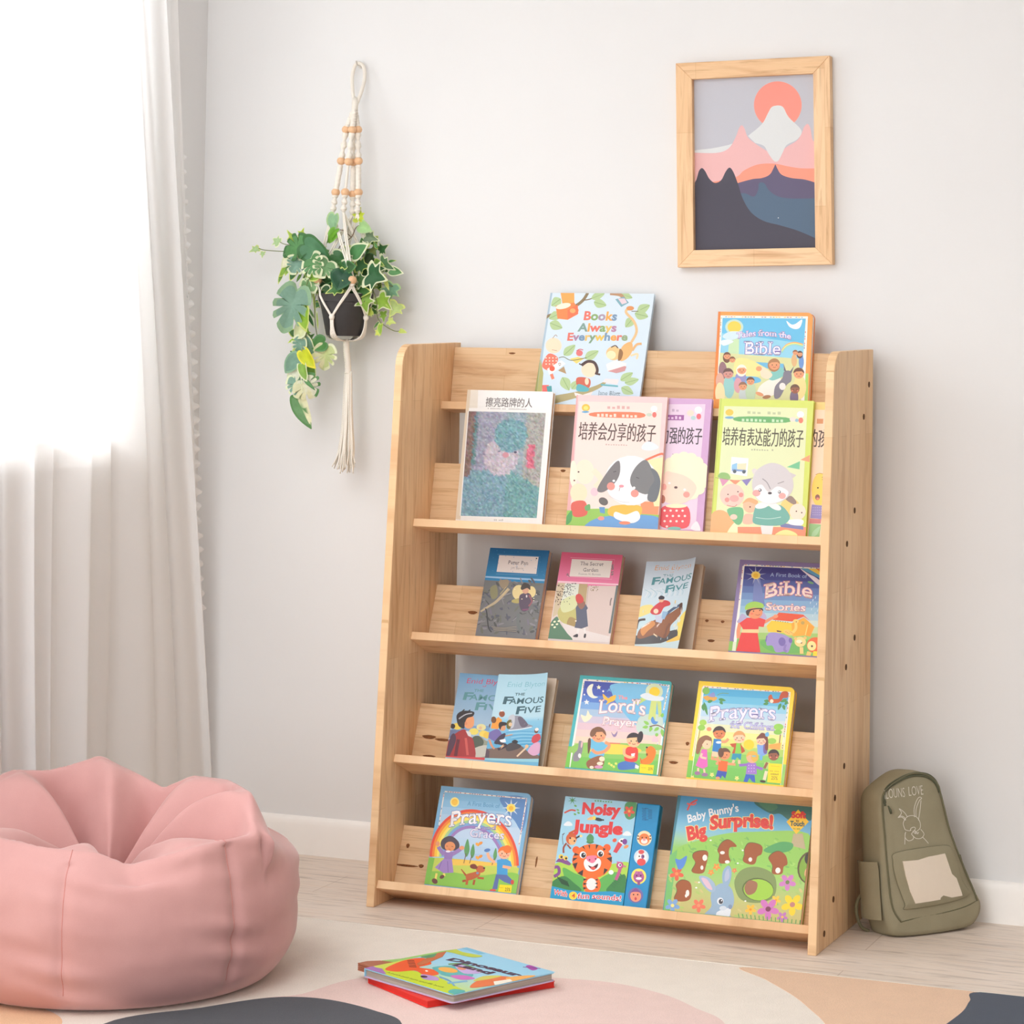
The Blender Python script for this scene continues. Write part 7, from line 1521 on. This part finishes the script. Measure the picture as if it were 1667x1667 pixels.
G1, G2, G3, G4, G5 = (96, 150, 92), (70, 120, 70), (134, 176, 120), (150, 196, 70), (190, 206, 60)
CR, CY, PG = (232, 236, 200), (214, 224, 130), (176, 206, 150)
BL = (130, 168, 150)
F_ = -.10
for q in ((421, 404, 405, 410, -.08, .020, IVY, PG, CY), (429, 410, 426, 420, -.08, .018, IVY, PG, CY), (455, 396, 443, 387, -.10, .030, IVY, PG, CR), (482, 392, 466, 375, -.10, .030, IVY, (176, 204, 90), CY), (491, 386, 494, 370, -.10, .030, IVY, (178, 196, 70), CY), (517, 398, 505, 393, -.1, .026, IVY, G5, CY),
          (500, 398, 457, 412, -.13, .062, MON, G1, G2), (492, 396, 537, 424, -.14, .078, HEART, (88, 138, 100), G2), (485, 412, 455, 434, -.12, .056, HEART, (236, 232, 206), (226, 226, 190)), (493, 415, 460, 441, -.125, .034, LONG, G1, G1), (488, 422, 472, 446, -.13, .05, MON, BL, CR), (500, 428, 480, 440, -.13, .03, LONG, G5, (240, 226, 60)), (505, 418, 520, 450, -.14, .058, MON, G1, CR), (536, 424, 518, 452, -.14, .056, MON, (120, 164, 110), CR), (540, 412, 566, 432, -.12, .044, HEART, G2, CR), (520, 446, 497, 452, -.14, .04, HEART, G4, CY), (500, 452, 512, 476, -.13, .045, MON, G3, CR), (560, 442, 548, 472, -.15, .064, HEART, (40, 86, 60), (54, 104, 70)), (570, 430, 550, 448, -.12, .05, HEART, (84, 140, 90), CR),
          (485, 468, 459, 543, -.16, .076, MON, BL, (150, 186, 150)), (492, 478, 488, 530, -.14, .044, HEART, G5, G4), (497, 455, 505, 492, -.14, .034, HEART, G3, CR), (510, 470, 513, 515, -.13, .018, LONG, (196, 214, 120), CR), (516, 506, 517, 540, -.13, .016, LONG, (190, 210, 120), CR), (494, 500, 496, 540, -.15, .05, HEART, (150, 190, 60), CY), (496, 534, 476, 546, -.15, .052, HEART, (226, 230, 180), CR),
          (530, 556, 505, 566, -.13, .050, HEART, (74, 136, 60), G1), (531, 562, 527, 604, -.13, .052, MON, (200, 214, 150), CR), (494, 545, 466, 558, -.14, .03, LONG, G4, CY), (494, 548, 512, 582, -.145, .034, HEART, BL, CR), (492, 550, 482, 580, -.15, .040, MON, BL, CR), (490, 570, 512, 600, -.15, .042, HEART, (206, 214, 40), (240, 232, 70)), (488, 570, 478, 590, -.14, .04, HEART, G5, CY), (486, 578, 462, 608, -.15, .046, HEART, BL, (150, 190, 160)), (484, 600, 470, 632, -.14, .05, HEART, (236, 236, 218), CR), (490, 590, 498, 622, -.15, .032, HEART, (140, 180, 80), CR), (478, 612, 484, 648, -.14, .040, MON, BL, CR), (490, 618, 515, 646, -.15, .062, MON, (236, 236, 216), G1), (494, 616, 512, 634, -.152, .028, LONG, G1, G2),
          (545, 348, 540, 380, -.11, .052, HEART, (150, 192, 150), PG), (552, 372, 530, 396, -.115, .036, LONG, (120, 180, 50), (110, 170, 50)), (548, 374, 534, 396, -.11, .036, HEART, (118, 178, 54), (130, 186, 70)), (584, 360, 586, 336, -.09, .034, IVY, G5, (206, 216, 90)), (584, 366, 604, 376, -.09, .038, HEART, (166, 206, 140), PG), (594, 384, 618, 392, -.08, .036, IVY, (128, 150, 120), CR), (572, 418, 598, 396, -.12, .05, HEART, (80, 140, 80), CR), (580, 432, 604, 434, -.1, .04, IVY, G2, CY), (594, 418, 614, 428, -.08, .04, IVY, (60, 84, 44), G2), (618, 424, 642, 440, -.08, .042, IVY, (104, 142, 100), CR), (600, 440, 628, 436, -.09, .03, HEART, G2, CR), (598, 446, 630, 456, -.13, .072, IVY, (46, 100, 56), CR), (625, 446, 632, 472, -.1, .03, LONG, (200, 206, 110), CY), (582, 460, 600, 450, -.12, .04, IVY, (90, 130, 80), CR), (640, 462, 630, 492, -.08, .050, IVY, (128, 172, 144), PG),
          (590, 478, 598, 512, -.12, .048, IVY, (140, 184, 70), CR), (616, 482, 638, 506, -.1, .052, IVY, (150, 190, 70), CR), (648, 494, 634, 516, -.08, .044, IVY, (186, 206, 130), CY), (606, 506, 598, 514, -.1, .026, IVY, (190, 206, 90), CY), (620, 527, 618, 546, -.1, .022, HEART, (150, 190, 70), CY), (632, 522, 644, 526, -.09, .022, IVY, (200, 214, 120), CY), (618, 540, 610, 546, -.1, .022, IVY, (206, 216, 90), CY), (650, 538, 661, 541, -.09, .014, HEART, (196, 210, 110), CY), (552, 420, 540, 410, -.1, .04, HEART, G2, CY), (568, 414, 556, 402, -.09, .044, HEART, (110, 140, 60), CY), (604, 404, 612, 416, -.07, .03, IVY, (110, 120, 60), G2)):
    half = None
    if q[0] in (531, 490) and q[1] in (562, 618): half = 1
    leaf(*q, half=half)
leaf(482, 644, 505, 698, -.14, .050, HEART, (104, 150, 96), (90, 140, 80), .3, .2, half=-1)
for k in range(44):
    a = rl.uniform(0, 2 * PI); r_ = rl.uniform(.02, .06); cx, cz = PC.x + r_ * math.cos(a), HY + r_ * math.sin(a)
    p = to_px((cx, cz, ZT + rl.uniform(.0, .06))); ll = rl.uniform(18, 30); an = rl.uniform(-.6, PI + .6)
    leaf(p[0], p[1], p[0] + ll * math.cos(an), p[1] - ll * math.sin(an) * .6 + 6, cz, .036, rl.choice([IVY, HEART]), rl.choice([G2, (60, 100, 58), (80, 130, 70)]), rl.choice([CR, CY, G1]))
for (cx, cy, ax_, ay_, n_, y0, y1) in ((498, 428, 42, 26, 26, -.13, -.06), (600, 428, 36, 32, 24, -.09, -.04), (494, 490, 20, 34, 12, -.12, -.07), (492, 570, 16, 40, 12, -.13, -.08), (620, 495, 24, 30, 7, -.08, -.04)):
    for k in range(n_):
        a = rl.uniform(0, 2 * PI); q = math.sqrt(rl.random()); x, y = cx + ax_ * q * math.cos(a), cy + ay_ * q * math.sin(a)
        ll = rl.uniform(14, 26); an = a + rl.uniform(-.9, .9)
        leaf(x, y, x + ll * math.cos(an), y + ll * math.sin(an) * .8 + 5, rl.uniform(y0, y1), ll * .00125, rl.choice([IVY, HEART, HEART, LONG]), rl.choice([G1, G2, (84, 130, 66), (120, 164, 80), G3, (150, 190, 80)]), rl.choice([CR, CY, G1, CR, (200, 214, 110)]))
me = D.meshes.new('foliage'); me.from_pydata(LV['V'], [], LV['F']); at = me.attributes.new('Col', 'FLOAT_COLOR', 'POINT'); at.data.foreach_set('color', np.array(LV['C'], np.float32).ravel())
for p in me.polygons: p.use_smooth = True
me.materials.append(LEAFM); fo = D.objects.new('foliage', me); COL.objects.link(fo); fo.parent = PT; fo.matrix_parent_inverse = Matrix.Translation(-PT.location)
STEM = mat('stem', (120, 130, 84), .6, .2, .15, 60); STEMB = mat('stem_brown', (112, 92, 76), .6, .2)
bm = bmesh.new()
for P in ([(555, 470, -.1), (530, 430, -.12), (495, 412, -.12), (455, 409, -.09), (430, 407, -.08), (421, 404, -.08)], [(545, 470, -.11), (505, 452, -.14), (496, 500, -.15), (499, 540, -.145), (492, 570, -.15), (488, 610, -.145), (484, 650, -.14), (492, 675, -.14)], [(535, 470, -.13), (516, 478, -.135), (512, 500, -.13), (516, 545, -.13), (528, 560, -.13)], [(575, 470, -.1), (606, 462, -.1), (640, 466, -.08)], [(605, 466, -.1), (613, 490, -.1), (616, 520, -.1), (640, 538, -.09), (655, 538, -.09)], [(590, 470, -.11), (600, 480, -.11), (592, 492, -.12)], [(560, 470, -.1), (572, 440, -.09), (596, 400, -.08)], [(548, 455, -.1), (500, 395, -.1), (484, 392, -.1)], [(500, 400, -.1), (466, 398, -.1), (456, 394, -.1)]):
    bm_tube(bm, smooth_path([W(x, y, Y) for x, y, Y in P], 6), .0010, 6)
for P in ([(551, 406, -.1), (556, 398, -.1), (572, 386, -.1), (580, 370, -.09), (590, 366, -.09)], [(572, 386, -.1), (560, 376, -.105), (553, 374, -.11)], [(551, 470, -.1), (550, 430, -.1), (551, 406, -.1)], [(540, 470, -.12), (538, 440, -.12)], [(546, 472, -.13), (544, 445, -.13)]):
    bm_tube(bm, smooth_path([W(x, y, Y) for x, y, Y in P], 6), .0011, 6, 1)
me_o = part('stems', bm, [STEM, STEMB], PT)

# ------------------------------------------------------------------ backpack
FL_, U_ = Vector((.788, -.247, 0)), Vector((.668, .744, 0)).normalized(); N_ = Vector((U_.y, -U_.x, 0)); be = math.radians(7.0)
AX = Vector((0, 0, 1)) * math.cos(be) - N_ * math.sin(be); YB = -(N_ * math.cos(be) + Vector((0, 0, 1)) * math.sin(be))
BPM = Matrix((U_, YB, AX)).transposed().to_4x4(); BPM.translation = FL_ + Vector((0, 0, .0015))
BP = empty('backpack'); BP.matrix_world = BPM; tag(BP, 'small olive green canvas backpack with a pale blank patch, leaning beside the bookshelf', 'backpack')
t = NT('olive_canvas'); v = t.coords(); n1 = t.noise(v, 900, 2); n2 = t.noise(v, 14, 3)
k = t.ramp(n2, [(.3, lin((150, 142, 116))), (.7, lin((160, 152, 126)))]); k = t.mix(.35, k, t.ramp(n1, [(.3, (.8, .8, .8)), (.7, (1, 1, 1))]), 'MULTIPLY')
t.link(k, t.b.inputs['Base Color']); t.b.inputs['Roughness'].default_value = .8; t.b.inputs['Specular IOR Level'].default_value = .2; t.bump(n1, .25, .0006); CANV = t.m
ZIP = mat('zip_tape', (86, 88, 68), .6, .3); PIPE = mat('seam_piping', (112, 108, 84), .7, .2); PATCH = mat('patch_felt', (232, 218, 200), .85, .1, .01, 80, .2, 500); STITCH = mat('white_thread', (226, 220, 206), .8, .1); STRAP = mat('webbing', (120, 114, 90), .85, .1, .1, 400)
OUT = [(.020, .002), (.004, .022), (-.004, .075), (-.003, .16), (-.001, .245), (.003, .280), (.022, .300), (.070, .324), (.115, .322), (.143, .300), (.152, .275), (.171, .20), (.199, .13), (.225, .075), (.238, .048), (.230, .022), (.198, .004), (.10, -.001)]
OUTS = [tuple(p) for p in smooth_path(OUT, 5, True)]
oc = np.mean(np.array(OUTS), 0)


def bulge(u, h):
    """how far the front face swells toward the viewer"""
    w_ = .216 - .3 * max(0, h - .05) if h > .05 else .216; q = max(0, 1 - ((u - w_ / 2) / (w_ / 2 + .01)) ** 2); p = max(0, min(1, 1 - ((h - .13) / .19) ** 2))
    return .013 * q * (.3 + .7 * p) + .0016 * math.sin(h * 60 + u * 30) * q


DEP = .082
bm = bmesh.new(); lay = []
for k, (sc, yv) in enumerate(((0, 0), (.35, 0), (.7, 0), (.93, .0), (.985, .003), (1.0, .010), (1.012, .03), (1.012, DEP - .02), (.985, DEP - .004), (.93, DEP), (.5, DEP), (0, DEP))):
    if sc == 0: lay.append([bm.verts.new((oc[0], yv - (bulge(oc[0], oc[1]) if yv == 0 else 0), oc[1]))]); continue
    R_ = []
    for (u, h) in OUTS:
        uu_, hh_ = oc[0] + (u - oc[0]) * sc, oc[1] + (h - oc[1]) * sc
        hh_ = max(hh_, -.0006); y = yv - (bulge(uu_, hh_) if k < 5 else 0) + (.003 * math.sin(h * 45) if 6 <= k <= 7 else 0)
        if 5 <= k: uu_ += (yv / DEP) * .004
        R_.append(bm.verts.new((uu_, y, hh_)))
    lay.append(R_)
n = len(OUTS)
for i in range(n):
    j = (i + 1) % n
    bm.faces.new((lay[0][0], lay[1][i], lay[1][j])); bm.faces.new((lay[-1][0], lay[-2][j], lay[-2][i]))
    for A_, B_ in zip(lay[1:-2], lay[2:-1]): bm.faces.new((A_[i], B_[i], B_[j], A_[j]))
bmesh.ops.recalc_face_normals(bm, faces=bm.faces)
mesh_obj('body', bm, CANV, BP, 180)
fr_path = lambda pts, dy: [Vector((u, -bulge(u, h) - dy, h)) for u, h in pts]
# zip round the top of the front section, piping along the front edge
zp = smooth_path([(.010, .262), (.008, .283), (.026, .301), (.071, .3165), (.114, .3145), (.138, .300), (.147, .280)], 6)
bm = bmesh.new(); bm_tube(bm, fr_path(zp, .0004), .0024, 8); bm_tube(bm, fr_path([(u + .002, h + .0055) for u, h in zp], .0), .0016, 6); mesh_obj('zip', bm, ZIP, BP)
bm = bmesh.new(); bm_tube(bm, [Vector((.011, -.0125, .262)), Vector((.0145, -.0145, .252)), Vector((.016, -.014, .246))], [.0014, .003, .0022], 8); mesh_obj('zip_pull', bm, ZIP, BP)
edge = [p for p in smooth_path([(.030, .030), (.012, .06), (.006, .12), (.004, .20), (.003, .262), (.014, .293), (.068, .320), (.115, .318), (.143, .298), (.151, .272), (.167, .20), (.194, .13), (.218, .078), (.226, .056)], 6)]
bm = bmesh.new(); bm_tube(bm, [Vector((u, -bulge(u, h) * .8 - .0015, h)) for u, h in edge], .0019, 8); mesh_obj('piping', bm, PIPE, BP, 180)
bm = bmesh.new(); bm_tube(bm, fr_path(smooth_path([(.030, .030), (.075, .036), (.13, .040), (.19, .047), (.226, .056)], 6), -.0006), .0013, 6); mesh_obj('bottom_seam', bm, PIPE, BP, 180)
# front pocket: a raised quilted panel with the pale patch on it
PK = [(.030, .168), (.142, .174), (.168, .158), (.186, .10), (.198, .068), (.05, .054), (.040, .066), (.022, .115), (.018, .150)]


def slab(outline, dy0, dy1, mm, name, inset=.003, n_=5):
    b = bmesh.new(); P = [tuple(p) for p in smooth_path(outline, n_, True)] if n_ > 1 else outline; c_ = np.mean(np.array(P), 0); R3 = []
    for sc, dy in ((1.0, dy0), (1.0, dy1 * .7), (1 - inset * 8, dy1), (.6, dy1), (.25, dy1)):
        R3.append([b.verts.new(fr_path([(c_[0] + (u - c_[0]) * sc, c_[1] + (h - c_[1]) * sc)], dy)[0]) for u, h in P])
    ce = b.verts.new(fr_path([tuple(c_)], dy1)[0]); q = len(P)
    for i in range(q):
        j = (i + 1) % q
        for A_, B_ in zip(R3[:-1], R3[1:]): b.faces.new((A_[i], A_[j], B_[j], B_[i]))
        b.faces.new((R3[-1][i], R3[-1][j], ce))
    bmesh.ops.recalc_face_normals(b, faces=b.faces)
    return mesh_obj(name, b, mm, BP, 50)


pk = slab(PK, -.002, .0042, CANV, 'front_pocket')
bm = bmesh.new(); bm_tube(bm, fr_path(smooth_path(PK, 5, True), .0012), .0008, 5, 0, True); mesh_obj('pocket_seam', bm, PIPE, BP)
slab([(.038, .150), (.075, .150), (.1, .155), (.142, .158), (.158, .116), (.170, .106), (.181, .076), (.182, .070), (.10, .066), (.062, .064), (.050, .090), (.042, .120)], .004, .0058, PATCH, 'patch', .001, 1)
# side pockets
for nm, sgn in (('left', -1), ('right', 1)):
    b = bmesh.new(); g = []
    for j in range(9):
        h = .035 + (.150 - .035) * j / 8; row = []
        for i in range(9):
            tt = i / 8; base_u = (-.0055 if sgn < 0 else np.interp(h, [.03, .075, .13, .2], [.230, .222, .199, .171]))
            y = .006 + (DEP - .010) * tt; out_ = .004 + .011 * math.sin(PI * tt) * (.5 + .5 * j / 8) + (.002 if j == 8 else 0)
            row.append(b.verts.new((base_u + sgn * out_, y, h)))
        g.append(row)
    for j in range(8):
        for i in range(8): b.faces.new((g[j][i], g[j][i + 1], g[j + 1][i + 1], g[j + 1][i]))
    bmesh.ops.recalc_face_normals(b, faces=b.faces); bmesh.ops.solidify(b, geom=b.faces[:], thickness=.0012)
    mesh_obj('side_pocket', b, CANV, BP, 60)
bm = bmesh.new(); bm_tube(bm, smooth_path([(.0, .078, .085), (-.016, .078, .07), (-.022, .076, .045), (-.014, .074, .018), (.002, .070, .008)], 6), .0035, 8); mesh_obj('strap', bm, STRAP, BP, 180)
# embroidery: words and a rabbit outline
s_ = 1404 / 240
crop = lambda u, h: (lambda q: ((q[0] - 1380) * s_, (q[1] - 1255) * s_))(to_px(BPM @ Vector((u, -.012, h))))
A = Art([crop(0, .30), crop(.16, .30), crop(.16, .16), crop(0, .16)], (0, .16, .16, .30), (-.02, .25, .0, .34))
TH = (226, 220, 206)
A.text('ILOUNS', (372, 274), (560, 250), 96, TH, bold=-.014, arc=6); A.text('LOVE', (588, 240), (732, 226), 96, TH, bold=-.014)
for P, cl in (([(545, 560), (530, 500), (560, 445), (610, 425), (660, 440), (690, 490), (685, 545), (650, 575), (660, 590)], 0), ([(590, 570), (600, 545), (630, 535), (640, 550), (620, 575), (600, 600)], 0), ([(545, 560), (585, 570), (600, 560)], 0), ([(550, 580), (545, 630), (575, 665), (615, 650), (620, 620)], 0), ([(600, 600), (640, 640), (690, 640), (720, 600), (690, 555)], 0), ([(545, 590), (545, 700)], 0), ([(705, 630), (735, 660), (760, 690)], 0),
              ([(550, 470), (520, 440), (485, 445), (510, 430), (540, 440), (555, 470)], 0), ([(570, 435), (545, 395), (500, 360), (520, 400), (490, 440)], 0), ([(640, 440), (640, 360), (665, 280), (690, 250), (712, 262), (690, 282), (660, 360), (655, 435)], 0), ([(675, 470), (695, 380), (705, 280)], 0), ([(612, 570), (640, 600), (630, 560), (655, 600), (670, 580)], 0)):
    A.line(P, 5.5, TH, 4)
A.build(BP, 0, lambda v_: (v_[0], -bulge(v_[0], v_[2]) + v_[1] - .0014, v_[2]), names=('embroidered_rabbit', 'embroidered_lettering'), material=PRINT_MATT)
